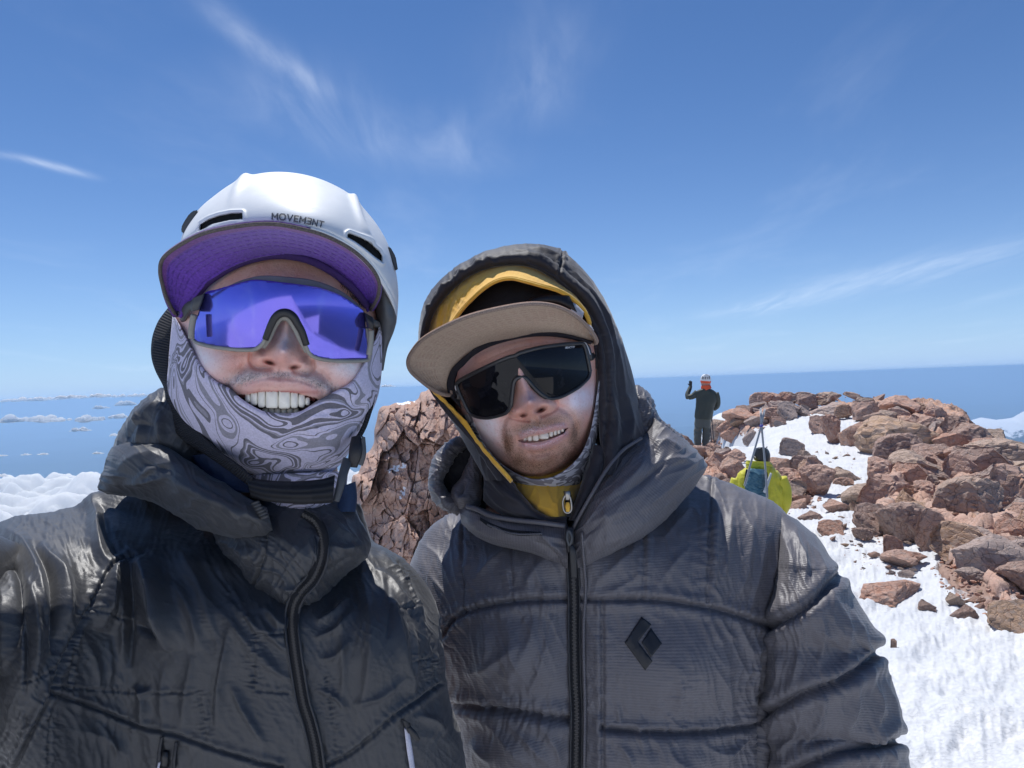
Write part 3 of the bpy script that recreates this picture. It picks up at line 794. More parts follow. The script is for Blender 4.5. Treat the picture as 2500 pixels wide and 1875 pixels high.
CLAB = ['white cloud at the far left end of the row of small clouds', 'longest puffy cloud in the row left of the jacket hood', 'rounded cloud at the right end of the row of small clouds', 'thin flat cloud lying under the rounded one', 'wispy cloud right of the rounded one, by the jacket hood', 'small cloud touching the outline of the jacket hood',
        'little cloud shred at the left edge above the cloud bank', 'cloud shred second from the left in the lowest row', 'cloud shred third from the left in the lowest row', 'faint cloud shred in the lowest row nearest the hood', 'broad pale cloud low on the horizon beside the strap', 'pale cloud on the horizon left of the broad one', 'faint cloud on the horizon between the two heads', 'small cloud at the left edge just above the cloud bank', 'long flat cloud sheet on the horizon at the left edge', 'longest flat cloud sheet on the horizon left of the helmet', 'flat cloud sheet on the horizon touching the black strap']
for i, a in enumerate(cl):
    cumulus('cloud', *a, seed=60 + i, label=CLAB[i], lumps=13)
# the cloud sea close below, at the left edge, and a sheet of stratus along the horizon
def cloudsea(name, x0, x1, y0, y1, zf, nx, ny, label, cut):
    X, Y = np.meshgrid(np.linspace(x0, x1, nx), np.linspace(y0, y1, ny), indexing='ij')
    Z, keep = zf(X, Y)
    o = grid(name, np.stack([X, Y, Z], -1), None, M_BANK, keep=keep)
    return tag(o, label, kind='stuff')
def zsea(X, Y):
    X, Y = X * 2, Y * 2
    n = fbm(X / 170, Y / 170, oct=3, seed=71); b = np.abs(noise(X / 60, Y / 60, seed=72)); b2 = np.abs(noise(X / 24, Y / 24, seed=73)); b3 = np.abs(noise(X / 9, Y / 9, seed=75))
    edge = sstep(1290, 1180, Y + 170 * fbm(X / 150, Y / 150, oct=4, seed=74)) * sstep(.10, .22, .35 + fbm(X / 190, Y / 190, oct=3, seed=78) + .6 * sstep(1050, 900, Y))
    z = -146 + 40 * n + 44 * b + 11 * b2 + 3 * b3 - (1 - edge) * 60
    return z * .5 + 1, edge > 0.02
cloudsea('cloud_sea', -480, 30, 210, 700, zsea, 460, 480, 'bank of bright white cloud below the summit', 0)
# ================================================================== MAN WITH THE WHITE HELMET
man1 = thing('person', 'man in a dark slate shell jacket and marbled neck gaiter, grinning under purple mirrored sunglasses', 'person', tuple(W(640, 4400, 0.86)))
M_SKIN = skin_mat('skin')
headc = (680, 840)
g_out = [(421, 770), (411, 883), (408, 949), (433, 1010), (470, 1062), (520, 1108), (590, 1148), (650, 1167), (715, 1172), (781, 1165), (830, 1135), (865, 1082), (892, 1030), (915, 990), (929, 936), (934, 849), (930, 770), (890, 620), (800, 530), (680, 500), (550, 530), (460, 640)]
GA = Pillow(headc, g_out, 0.755, 0.100, 0.12, 0.46)
f_out = [(headc[0] + (x - headc[0]) * .972, headc[1] + (y - headc[1]) * .972) for x, y in g_out]
FA = Pillow(headc, f_out, 0.757, 0.094, 0.12, 0.46)
LIP_U = [(585, 952), (612, 941), (648, 935), (680, 936), (725, 940), (762, 952), (788, 966)]       # upper lip, top to bottom: centre line
LIP_EDGE = [(578, 962), (600, 962), (640, 954), (681, 954), (730, 958), (770, 970), (790, 976)]
def face1(u, v):
    h = np.zeros_like(u)
    # nose
    h += 0.017 * ln(u, v, [(704, 735), (699, 790), (692, 850)], 23, 2.2)
    h += 0.017 * gs(u, v, 689, 866, 36, 27)
    h += 0.010 * gs(u, v, 634, 874, 19, 19) + 0.010 * gs(u, v, 740, 891, 19, 19)
    h += 0.006 * gs(u, v, 687, 886, 22, 10)
    h -= 0.014 * gs(u, v, 660, 885, 14, 5, 14) + 0.012 * gs(u, v, 720, 896, 11, 4.5, -6)
    h -= 0.006 * ln(u, v, [(614, 862), (612, 884), (628, 898), (660, 898)], 6) + 0.006 * ln(u, v, [(762, 880), (764, 900), (750, 912), (720, 906)], 6)
    # upper lip region and lips
    h += 0.005 * gs(u, v, 684, 925, 95, 20, 4)
    h -= 0.0022 * ln(u, v, [(686, 902), (684, 924)], 7)
    h += 0.0048 * ln(u, v, LIP_U, 13, 2.0, 0.15)
    h -= 0.0012 * ln(u, v, [(582, 944), (615, 931), (650, 923), (681, 922), (725, 927), (764, 940), (790, 956)], 5)
    # mouth opening below the upper lip
    mo = inpoly(u, v, [(578, 964), (600, 964), (640, 957), (681, 957), (730, 961), (770, 973), (795, 985), (760, 1030), (680, 1050), (600, 1020)])
    h = np.where(mo, -0.022, h)
    # cheeks, smile folds, brow
    h += 0.010 * gs(u, v, 535, 885, 62, 52) + 0.010 * gs(u, v, 842, 905, 55, 52)
    h -= 0.0045 * ln(u, v, [(608, 880), (585, 905), (560, 940), (548, 975)], 9, 2, 0.2) + 0.0045 * ln(u, v, [(768, 898), (792, 920), (812, 952), (818, 975)], 9, 2, 0.2)
    h += 0.0035 * ln(u, v, [(575, 935), (600, 915), (640, 912)], 16) + 0.0035 * ln(u, v, [(735, 920), (775, 930), (802, 960)], 16)
    h -= 0.012 * gs(u, v, 590, 775, 60, 34) + 0.012 * gs(u, v, 800, 790, 60, 34)
    h += 0.0006 * fbm(u / 14, v / 14, oct=3, seed=4)
    return h
def skin1(u, v):
    c = np.zeros(u.shape + (3,)); c[:] = (0.83, 0.53, 0.445)
    def mixc(w, col):
        w = np.clip(w, 0, 1)[..., None]; c[:] = c * (1 - w) + np.array(col) * w
    n = 0.5 + 0.5 * fbm(u / 40, v / 40, oct=4, seed=8); nf = 0.5 + 0.5 * fbm(u / 9, v / 9, oct=3, seed=12); nn = 0.5 + 0.5 * fbm(u / 3.5, v / 3.5, oct=2, seed=19)
    mixc(0.55 * sstep(720, 650, v), (0.40, 0.21, 0.15))                            # forehead browner towards the brim
    mixc(0.65 * gs(u, v, 690, 880, 75, 32), (0.74, 0.36, 0.30))                    # red nose
    mixc(0.7 * gs(u, v, 560, 895, 60, 40) + .6 * gs(u, v, 835, 930, 50, 30), (0.72, 0.38, 0.32))
    mixc(0.9 * gs(u, v, 700, 828, 34, 30) * (0.6 + nf), (0.72, 0.66, 0.74))       # zinc on the nose bridge
    mixc(0.95 * gs(u, v, 478, 872, 46, 66, -30) * (0.65 + n), (0.88, 0.80, 0.82))
    mixc(0.95 * gs(u, v, 855, 895, 66, 30, 15) * (0.65 + n), (0.88, 0.81, 0.83))
    st = np.maximum(gs(u, v, 600, 922, 62, 17, -14), np.maximum(gs(u, v, 775, 935, 58, 20, 24), 0.7 * gs(u, v, 686, 914, 45, 9)))
    mixc(1.1 * st, (0.46, 0.36, 0.35)); mixc(st * sstep(.45, .75, nn) * .9 + 0.5 * st * n, (0.74, 0.72, 0.76))   # moustache stubble white with sunscreen
    mixc(0.35 * gs(u, v, 600, 905, 60, 10), (0.45, 0.26, 0.2))
    lip = ln(u, v, LIP_U, 12, 2.4, 0.10); mixc(0.75 * lip, (0.70, 0.41, 0.385))
    mixc(0.4 * lip * (nn > 0.6), (0.78, 0.55, 0.52))
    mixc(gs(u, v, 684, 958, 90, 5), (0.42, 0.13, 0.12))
    mixc(gs(u, v, 660, 886, 12, 4.5, 14) * .85 + .55 * gs(u, v, 720, 897, 10, 4, -6), (0.16, 0.05, 0.04))        # shade inside the nostrils, painted into the skin colour
    return c
head = FA.build('body', man1, M_SKIN, 420, 150, face1, skin1)
M_UNDER = plain('undershirt', (0.02, 0.022, 0.03), 0.8)
neck = loft('neck', [(560, 1010, 810, 1010, .80, .06, .06), (540, 1200, 830, 1200, .82, .06, .07), (330, 1360, 850, 1380, .84, .05, .08), (150, 1600, 980, 1600, .84, .08, .10), (160, 2300, 990, 2300, .86, .09, .1), (200, 2700, 950, 2700, .87, .1, .1)], 60, 24, 20, man1, M_SKIN,
            cols=lambda u, v, s: np.broadcast_to(np.array([0.5, 0.3, 0.24]), np.broadcast(u, s).shape + (3,)).copy())
body1 = join('body', [head, neck])
# mouth and teeth
mouth = Pillow((685, 1000), [(560, 955), (685, 945), (805, 970), (790, 1050), (685, 1070), (570, 1040)], .700, .012, .02, .5).build('mouth', man1, M_MOUTH, 48, 12)
def tooth(parent, x0, x1, top, bot, d, M, lower=False, bend=0.0):
    cx = (x0 + x1) / 2; w = (x1 - x0) / 2 * 1.0; cy = (top + bot) / 2; hh = (bot - top) / 2
    th = np.linspace(0, 2 * math.pi, 26, endpoint=False)
    e = 2.0 / (6.5 if w > 13 else 4.2 if w > 9 else 3.2)
    ox = np.sign(np.cos(th)) * np.abs(np.cos(th)) ** e; oy = np.sign(np.sin(th)) * np.abs(np.sin(th)) ** e
    ox = ox * (1 - 0.06 * np.clip(oy if lower else -oy, 0, 1))           # narrower at the gum
    r = np.array([1.0, 1.0, .97, .90, .78, .55, .25, .02]); dz = np.array([.006, .0006, 0, -.0009, -.0016, -.0022, -.0026, -.0028])
    u = cx + ox[None] * w * r[:, None]; v = cy + oy[None] * hh * r[:, None]
    dd = d + dz[:, None] + bend * (u - 685) ** 2
    o = grid('tooth', W(u, v, dd), parent, M, cj=True, capi=True, flip=True)
    return o
bend = 0.012 / 110 ** 2
for x0, x1, t, b in [(598, 611, 966, 984), (611, 629, 960, 990), (629, 648, 956, 995), (648, 679, 955, 997), (679.5, 709, 956, 998), (709, 728, 960, 997), (728, 745, 966, 995), (745, 757, 976, 990)]:
    tooth(man1, x0 - .3, x1 + .3, t - 6, b, .6705, M_TOOTH, bend=bend)
M_TOOTH2 = plastic('enamel_lower', (0.50, 0.44, 0.36), 0.25, 0.5, .2)
for k in range(6):
    x0 = 640 + k * 15.2; tooth(man1, x0 - .3, x0 + 15.3, 996, 1018, .677, M_TOOTH2, True, bend)
M_GUM = plain('gum', (0.45, 0.16, 0.15), 0.3)
tube('gum', [(590, 962, .686), (630, 952, .681), (680, 950, .6795), (730, 954, .681), (770, 972, .687)], .004, man1, M_GUM, 8)

# ------------------------------------------------------------------ neck gaiter (marbled)
M = Mt('marbled_fabric'); v = M.tc('Object')
wq = M.n.new('ShaderNodeMix'); wq.data_type = 'RGBA'; wq.inputs[0].default_value = 0.085
M.l.new(v, wq.inputs[6]); M.l.new(M.noisec(11, M.map(v, (1, 1, 1.2)), 1), wq.inputs[7])
nz = M.noise(13.5, M.map(wq.outputs[2], (1.0, 1.0, 1.35)), 1.2, 0.45, 1.1)
LAV, DK, MD = (0.60, 0.56, 0.70), (0.16, 0.15, 0.175), (0.30, 0.285, 0.33)
pat = M.ramp(nz, [(0.0, LAV), (0.30, DK), (0.335, LAV), (0.375, DK), (0.385, LAV), (0.42, MD), (0.450, LAV), (0.475, DK), (0.482, LAV), (0.535, LAV), (0.545, DK), (0.57, MD), (0.585, LAV), (0.60, DK), (0.64, LAV), (0.655, DK), (0.67, LAV), (0.73, MD)], 'CONSTANT')
fn = M.noise(520, v, 3)
pat = M.mix(0.35, pat, M.mix(1.0, pat, M.mix(M.ramp(fn, [(.3, 0.), (.7, 1.)]), (.5, .5, .5), (1.3, 1.3, 1.3)), 'MULTIPLY'))
M.set(Base_Color=pat, Roughness=0.85); M.b.inputs['Sheen Weight'].default_value = 0.2; M.b.inputs['Specular IOR Level'].default_value = .25
M.bump(fn, 0.25, 0.0006)
M_GAIT = M.m
g_in = [(424, 768), (446, 806), (473, 859), (492, 893), (522, 926), (562, 949), (595, 977), (642, 1003), (681, 1008), (731, 1005), (774, 979), (814, 957), (857, 932), (884, 893), (907, 849), (924, 800), (928, 770)]
g_ou = [(421, 770), (411, 883), (408, 949), (433, 1010), (470, 1062), (520, 1108), (590, 1148), (650, 1167), (715, 1172), (781, 1165), (830, 1135), (865, 1082), (892, 1030), (915, 990), (929, 936), (934, 849), (931, 772)]
def gaiter_mesh(name, inn, out, P, parent, mat, n=260, m=60, lift=.004, rlf=None, back=.10):
    a = cr(inn, n); b = cr(out, n)
    t = np.r_[np.linspace(0, 1, m)]
    Pp = a[:, None] + (b - a)[:, None] * t[None, :, None]
    u, v = Pp[..., 0], Pp[..., 1]
    d = P.depth(u, v, lift)
    if rlf is not None: d = d - rlf(u, v) * np.clip(np.minimum(t, 1 - t) * 12, 0, 1)[None]
    roll = np.clip(t / 0.07, 0, 1); d = d + (1 - roll[None]) ** 2 * 0.004
    F = W(u, v, d)
    # behind the outer edge: under the chin and round the neck
    k = 10; q = np.linspace(0, 1, k + 1)[1:]
    ub = b[:, None, 0] + (P.c[0] - b[:, None, 0]) * (q[None] * 0.35); vb = b[:, None, 1] + (P.c[1] + 150 - b[:, None, 1]) * (q[None] * 0.25)
    Bk = W(ub, vb, d[:, -1:] + q[None] * back)
    V = np.concatenate([W(u[:, :1], v[:, :1], d[:, :1] + .004), F, Bk], 1)
    arc = np.zeros(V.shape[:2] + (2,)); arc[..., 0] = np.linspace(0, .2, V.shape[1])[None]; arc[..., 1] = np.linspace(0, .5, n)[:, None]
    return grid(name, V, parent, mat, uv=arc)
gr = relief_fn(folds=[([(900, 905), (860, 985), (800, 1060)], 10, .003), ([(915, 930), (890, 1000), (835, 1085)], 8, .003), ([(870, 930), (820, 1000), (770, 1040)], 10, .0025),
                      ([(425, 850), (450, 930), (500, 1000)], 10, .0025), ([(440, 830), (480, 910), (540, 970)], 9, .002), ([(600, 1120), (680, 1142), (780, 1130)], 10, .002)], wr=[(30, 120, 40, .0015, 3)])
gait1 = gaiter_mesh('neck_gaiter', g_in, g_ou, GA, man1, M_GAIT, rlf=gr)
# lower roll of the gaiter below the chin pad
loft('gaiter_hem', [(600, 1160, 850, 1150, .775, .07, .05), (610, 1200, 845, 1195, .775, .070, .05), (615, 1245, 835, 1240, .78, .065, .05)], 20, 40, 16, man1, M_GAIT)

# ------------------------------------------------------------------ shell jacket
M_SHELL = nylon('slate_shell_nylon', (0.044, 0.0455, 0.050), 0.45, 0.0, 0.22, 0.12, 0.48)
seamA = [(323, 1357), (268, 1396), (223, 1469), (184, 1541), (145, 1630), (112, 1714), (67, 1809), (30, 1885)]
seamB = [(123, 1692), (223, 1725), (335, 1770), (424, 1792), (519, 1826), (614, 1854), (690, 1872)]
seamC = [(797, 1867), (845, 1845), (897, 1806), (967, 1744), (1020, 1709), (1072, 1670)]
st = lambda p, a=.0022: (p, 3.0, .0010, a, 7, 16)
S1 = [(seamA, 4.5, .0035, .0016, 16, 40), (seamB, 4, .003, .0012, 14, 30), (seamC, 4, .003, .0012, 14, 30),
      st([(217, 1491), (265, 1500), (312, 1513)]), st([(60, 1667), (105, 1648), (145, 1620)]), st([(135, 1675), (240, 1684), (346, 1690), (470, 1690)]), st([(184, 1541), (175, 1610), (167, 1680)]),
      st([(123, 1748), (117, 1875)]), st([(485, 1686), (496, 1740), (502, 1803)]), st([(625, 1547), (619, 1686)]), st([(619, 1547), (697, 1547)]), st([(630, 1686), (705, 1692)]),
      st([(963, 1489), (1011, 1486)]), st([(1008, 1613), (1060, 1608)]), st([(797, 1652), (812, 1750), (827, 1849)]), st([(971, 1377), (1006, 1482)]), st([(1055, 1600), (1063, 1666)]), st([(60, 1750), (70, 1800)]),
      st([(485, 1296), (519, 1385), (558, 1441), (619, 1547)], .001), st([(690, 1875), (620, 1862)], .001)]
F1 = [([(229, 1203), (234, 1262), (240, 1329), (268, 1396)], 13, .010), ([(252, 1235), (262, 1300), (290, 1360)], 9, -.004),
      ([(0, 1285), (60, 1330), (90, 1400), (110, 1500)], 16, .008), ([(73, 1324), (106, 1374), (128, 1424), (134, 1508), (128, 1600)], 8, -.012), ([(95, 1330), (150, 1400), (160, 1480), (150, 1560)], 18, .009),
      ([(-10, 1352), (39, 1396), (45, 1480), (39, 1580)], 11, -.010), ([(-10, 1420), (18, 1470), (20, 1560), (10, 1650)], 11, .008), ([(60, 1400), (84, 1480), (90, 1580), (80, 1690)], 12, .007),
      ([(62, 1480), (66, 1600), (60, 1700)], 6, -.005), ([(120, 1620), (95, 1720), (60, 1800)], 8, .004),
      ([(323, 1375), (321, 1500), (318, 1630)], 6, -.009), ([(335, 1363), (380, 1441), (404, 1519), (412, 1590)], 24, .028), ([(310, 1365), (270, 1440), (240, 1540)], 26, .018), ([(300, 1420), (300, 1520), (298, 1640)], 12, .005),
      ([(327, 1520), (360, 1540), (400, 1560)], 9, -.007), ([(346, 1680), (352, 1720), (350, 1770)], 9, .007), ([(330, 1672), (350, 1688), (372, 1684)], 7, .006),
      ([(424, 1420), (474, 1508), (485, 1590)], 12, .006), ([(400, 1300), (450, 1370), (500, 1470), (510, 1560)], 18, .006), ([(530, 1480), (600, 1560), (650, 1620), (690, 1640)], 14, .006), ([(560, 1470), (640, 1540), (700, 1560)], 10, .005),
      ([(563, 1525), (535, 1664), (530, 1776)], 12, .007), ([(548, 1560), (520, 1690), (512, 1790)], 8, -.005), ([(558, 1664), (602, 1742), (658, 1830)], 10, .006), ([(470, 1600), (455, 1700), (440, 1790)], 11, .004), ([(400, 1620), (395, 1720), (400, 1800)], 10, .003),
      ([(640, 1480), (680, 1520), (705, 1530)], 9, .006), ([(625, 1500), (670, 1560), (705, 1590)], 8, .005), ([(640, 1590), (680, 1640), (715, 1660)], 9, .004),
      ([(770, 1520), (820, 1495), (850, 1460)], 9, .006), ([(765, 1560), (830, 1530), (870, 1480)], 8, .005), ([(775, 1610), (820, 1600), (860, 1560)], 9, .004), ([(770, 1680), (820, 1700), (850, 1740)], 8, .004),
      ([(880, 1400), (905, 1520), (900, 1650), (870, 1770)], 16, .006), ([(920, 1390), (960, 1500), (985, 1620), (1000, 1700)], 14, .007), ([(905, 1390), (950, 1420), (985, 1470), (1030, 1500)], 10, .006), ([(930, 1345), (985, 1420), (1020, 1500), (1045, 1600)], 13, .006),
      ([(940, 1420), (950, 1500), (945, 1560)], 7, -.004), ([(1000, 1520), (1010, 1600), (1000, 1690)], 10, .006), ([(830, 1460), (840, 1600), (835, 1760)], 12, .004), ([(860, 1720), (930, 1700), (990, 1650)], 9, .004), ([(1010, 1745), (1060, 1760), (1090, 1790)], 9, .004),
      ([(200, 1550), (230, 1620), (240, 1690)], 12, .004), ([(260, 1560), (270, 1620), (262, 1680)], 9, .003), ([(180, 1780), (250, 1800), (320, 1850)], 12, .003), ([(240, 1760), (300, 1850)], 9, .003)]
def fwd1(u, v):
    f = 0.20 * sstep(340, -120, u) * sstep(1215, 1500, v) - .02 * gs(u, v, 800, 1420, 300, 60)            # the outstretched arm comes towards the lens
    f = f + 0.030 * gs(u, v, 950, 1560, 90, 260)                       # near arm
    return f
jk = loft('jacket', [(300, 1190, 880, 1230, .87, .03, .05), (236, 1202, 905, 1312, .865, .045, .06), (178, 1237, 950, 1342, .86, .065, .08), (112, 1252, 993, 1373, .855, .085, .09), (33, 1263, 1037, 1421, .85, .11, .10),
                   (-40, 1300, 1063, 1473, .84, .135, .11), (-75, 1400, 1076, 1530, .82, .138, .11), (-80, 1560, 1085, 1600, .795, .122, .12), (-80, 1700, 1092, 1690, .785, .115, .12), (-60, 1880, 1135, 1860, .785, .118, .12), (-20, 2320, 1160, 2320, .80, .13, .13)],
          430, 400, 60, man1, M_SHELL, disp=relief_fn(S1, F1, [(72, 240, 60, .0018, 11), (75, 230, 24, .0011, 31), (56, 200, 17, .0008, 33), (108, 190, 18, .0008, 35), (15, 120, 16, .0004, 39)]), add=fwd1, px=.92, py=.85)
# sleeve of the raised arm, out past the left edge of the picture
loft('sleeve', [(60, 1330, 40, 1840, .72, .05, .08), (-60, 1300, -90, 1900, .67, .07, .08), (-220, 1330, -280, 1930, .58, .06, .07), (-420, 1400, -520, 1900, .47, .05, .05), (-640, 1380, -720, 1800, .38, .04, .04)], 60, 60, 30, man1, M_SHELL,
     disp=relief_fn(wr=[(90, 90, 30, .003, 5)]))
# hood bunched behind the neck and collar rolls
R1 = relief_fn(folds=[([(390, 975), (350, 1010), (320, 1070)], 16, .006), ([(395, 1000), (392, 1050), (400, 1090)], 10, .006), ([(300, 1080), (340, 1040), (380, 1040)], 12, -.005), ([(330, 1000), (345, 1050), (330, 1095)], 10, .004)], wr=[(40, 90, 30, .002, 51), (110, 130, 16, .0010, 54), (60, 120, 15, .0007, 55)])
loft('hood', [(392, 946, 440, 950, .80, .02, .03), (350, 978, 470, 985, .80, .05, .06), (312, 1020, 500, 1030, .80, .06, .07), (285, 1068, 520, 1090, .80, .065, .07), (270, 1110, 540, 1130, .80, .06, .07), (258, 1160, 560, 1180, .80, .05, .06)], 110, 140, 24, man1, M_SHELL, disp=R1)
R2 = relief_fn(folds=[([(280, 1150), (330, 1115), (400, 1100)], 12, .003), ([(330, 1172), (380, 1140), (425, 1128)], 9, .003), ([(300, 1180), (360, 1175), (410, 1165)], 10, .005), ([(345, 1130), (400, 1142), (430, 1150)], 8, -.003),
                      ([(420, 1170), (480, 1200), (560, 1240), (620, 1290)], 14, .005), ([(450, 1150), (520, 1200), (600, 1240)], 10, -.004), ([(590, 1260), (625, 1295), (640, 1300)], 9, -.006)], wr=[(25, 110, 30, .0025, 61), (30, 150, 16, .0009, 64), (60, 110, 15, .0007, 65)])
loft('hood_roll', [(266, 1102, 240, 1196, .79, .02, .03), (285, 1086, 262, 1205, .785, .045, .05), (330, 1076, 320, 1210, .77, .055, .05), (392, 1084, 398, 1238, .75, .055, .05), (450, 1118, 470, 1282, .73, .055, .05), (520, 1165, 556, 1312, .715, .05, .05), (590, 1205, 640, 1314, .71, .045, .05), (650, 1240, 668, 1300, .71, .03, .04)],
     180, 110, 24, man1, M_SHELL, disp=R2)
R3 = relief_fn(seams=[([(650, 1300), (648, 1340), (632, 1400), (615, 1445)], 3.5, .0025, .001, 10, 20)], folds=[([(560, 1330), (600, 1345), (630, 1380)], 10, .005), ([(600, 1330), (610, 1390)], 8, .004), ([(660, 1300), (720, 1340), (760, 1400)], 12, .004), ([(800, 1260), (830, 1300), (870, 1320)], 12, .005), ([(800, 1330), (840, 1340), (890, 1330)], 9, .004), ([(790, 1400), (830, 1380), (880, 1350)], 9, -.004), ([(670, 1430), (720, 1440), (745, 1450)], 8, .003)],
               wr=[(50, 100, 30, .0026, 71), (120, 80, 26, .0015, 73), (70, 140, 16, .0009, 75), (35, 120, 15, .0007, 76)])
col1 = loft('collar', [(560, 1215, 852, 1222, .775, .05, .05), (530, 1255, 875, 1262, .77, .062, .06), (520, 1300, 897, 1300, .765, .075, .06), (540, 1345, 904, 1338, .76, .08, .06), (572, 1390, 889, 1368, .76, .079, .06), (606, 1440, 836, 1410, .76, .073, .06), (650, 1466, 800, 1452, .755, .066, .05), (690, 1478, 765, 1474, .75, .055, .05)],
            170, 200, 30, man1, M_SHELL, disp=R3, py=.75)
loft('collar_lining', [(470, 1112, 560, 1100, .74, .02, .02), (490, 1150, 585, 1140, .735, .02, .02), (520, 1185, 620, 1180, .73, .02, .02), (560, 1200, 660, 1205, .725, .02, .02)], 40, 30, 12, man1, plain('navy_lining', (0.012, 0.022, 0.055), .7), disp=relief_fn(wr=[(40, 40, 14, .002, 77)]))
loft('collar_lining', [(815, 1195, 868, 1175, .76, .02, .02), (810, 1225, 872, 1215, .755, .02, .02), (800, 1250, 868, 1250, .75, .02, .02)], 30, 24, 12, man1, plain('blue_lining', (0.015, 0.035, 0.085), .7))

# ------------------------------------------------------------------ zip of the jacket
def zipper(parent, pts, objs, wt, wc, lift=.002, teeth=True, dflt=.7, step=4.0, cord=True):
    c = cr(pts, 160); T = np.gradient(c, axis=0); T /= np.linalg.norm(T, axis=1, keepdims=True); N = np.stack([-T[:, 1], T[:, 0]], 1)
    d = np.array([q[2] for q in on(objs, c, lift, dflt)])
    k = np.ones(13) / 13; d = np.convolve(np.r_[np.full(6, d[0]), d, np.full(6, d[-1])], k, 'valid')
    A, B = c - N * wt, c + N * wt
    z = strip('zipper', np.c_[A], np.c_[B], parent, M_ZIPT, list(d), list(d), n=160, m=8, thick=.002, bulge=.0018)
    if cord:
        for s in (-1, 1):
            q = c + N * wt * s * .93; tube('piping', np.c_[q, d - .0008], .0013, z, M_SHELLD, 8, samples=160)
    if teeth:
        L = np.r_[0, np.cumsum(np.linalg.norm(np.diff(c, axis=0), axis=1))]
        n = int(L[-1] / step); Vs, Fs = [], []; o = 0
        for i in range(n):
            s = (i + .5) * step; x = np.array([np.interp(s, L, c[:, j]) for j in (0, 1)]); nn = np.array([np.interp(s, L, N[:, j]) for j in (0, 1)]); tt = np.array([nn[1], -nn[0]])
            dd = np.interp(s, L, d) - .0022
            sd = 1 if i % 2 else -1
            p0 = x + nn * sd * wc * .15
            pts_ = [p0 - tt * step * .42 - nn * wc * .5, p0 + tt * step * .42 - nn * wc * .5, p0 + tt * step * .42 + nn * wc * .5, p0 - tt * step * .42 + nn * wc * .5]
            Vs += [W(p[0], p[1], dd) for p in pts_] + [W(p[0], p[1], dd + .003) for p in pts_]
            Fs += [(o, o + 1, o + 2, o + 3), (o, o + 4, o + 5, o + 1), (o + 1, o + 5, o + 6, o + 2), (o + 2, o + 6, o + 7, o + 3), (o + 3, o + 7, o + 4, o)]; o += 8
        t = mesh('zip_teeth', Vs, Fs, z, M_ZTEETH, smooth=False); t['kind'] = 'stuff'
    return z
M_SHELLD = nylon('dark_shell_piping', (0.018, 0.020, 0.026), .45)
zip1 = [(737, 1256), (765, 1272), (782, 1300), (787, 1340), (779, 1382), (761, 1417), (735, 1445), (716, 1482), (713, 1530), (719, 1587), (729, 1652), (740, 1714), (757, 1770), (770, 1827), (778, 1890), (790, 2000)]
z1 = zipper(man1, zip1, [jk, col1], 17, 8)
# pocket zips
def pocket(parent, A, B, objs, mat, name='pocket_flap', lift=.0025):
    a, b = cr(A, 24), cr(B, 24)
    da = [q[2] for q in on(objs, a, lift, .68)]; db = [q[2] for q in on(objs, b, lift, .68)]
    return strip(name, a, b, parent, mat, da, db, n=24, m=5, thick=.002, bulge=.001)
M_WHITEF = plain('pale_reflective_tape', (0.55, 0.54, 0.62), .5, scale=600)
pocket(man1, [(987, 1778), (993, 1830), (1001, 1880)], [(999, 1784), (1007, 1830), (1014, 1880)], [jk], M_WHITEF, 'pocket_zip_tape')
pocket(man1, [(984, 1758), (988, 1772), (996, 1790)], [(1002, 1766), (1004, 1780), (1006, 1792)], [jk], M_BLACKP, 'zip_slider', .006)
tube('zip_pull', [(997, 1776, .655), (1010, 1792, .654), (1022, 1808, .655)], [.0022, .003, .002], man1, M_BLACKP, 8, flat=.5)
pocket(man1, [(390, 1800), (383, 1840), (380, 1880)], [(398, 1800), (394, 1840), (392, 1880)], [jk], M_SHELLD, 'pocket_piping')
pocket(man1, [(426, 1812), (421, 1845), (418, 1880)], [(434, 1814), (430, 1845), (428, 1880)], [jk], M_SHELLD, 'pocket_piping')
pocket(man1, [(396, 1834), (392, 1850), (390, 1880)], [(410, 1836), (412, 1850), (410, 1880)], [jk], M_ZIPT, 'pocket_zip')
tube('zip_pull', [(404, 1836, .655), (402, 1850, .654), (401, 1868, .655)], [.002, .0035, .003], man1, M_BLACKP, 8, flat=.5)
pocket(man1, [(386, 1862), (382, 1880)], [(392, 1862), (389, 1880)], [jk], M_WHITEF, 'pocket_zip_tape', .004)

# ------------------------------------------------------------------ cap under the helmet: purple underside of the brim
cap1 = thing('cap', 'brimmed cap with purple underside worn beneath the white helmet', 'cap', tuple(W(680, 640, .70)))
M = Mt('purple_brim_fabric'); v = M.tc('Object'); n = M.noise(420, v, 4, .7); n2 = M.noise(25, v, 4)
at = M.attr()
M.set(Base_Color=M.mix(M.ramp(n, [(.3, 0.), (.7, 1.)]), M.mix(1., at, (.6, .6, .62), 'MULTIPLY'), M.mix(1., at, (1.25, 1.25, 1.25), 'MULTIPLY')), Roughness=.9); M.b.inputs['Sheen Weight'].default_value = .35
M.b.inputs['Specular IOR Level'].default_value = .2
M.bump(n, .5, .0012); M_PURP = M.m
vo = [(430, 772), (410, 735), (398, 700), (391, 662), (399, 630), (440, 598), (501, 569), (591, 551), (666, 547), (742, 560), (802, 579), (862, 612), (905, 652), (925, 688), (924, 719), (914, 742), (905, 756)]
vi = [(436, 774), (452, 750), (470, 732), (488, 712), (510, 688), (561, 655), (621, 632), (681, 624), (742, 632), (790, 652), (822, 672), (850, 694), (872, 716), (888, 736), (896, 748), (900, 754), (903, 758)]
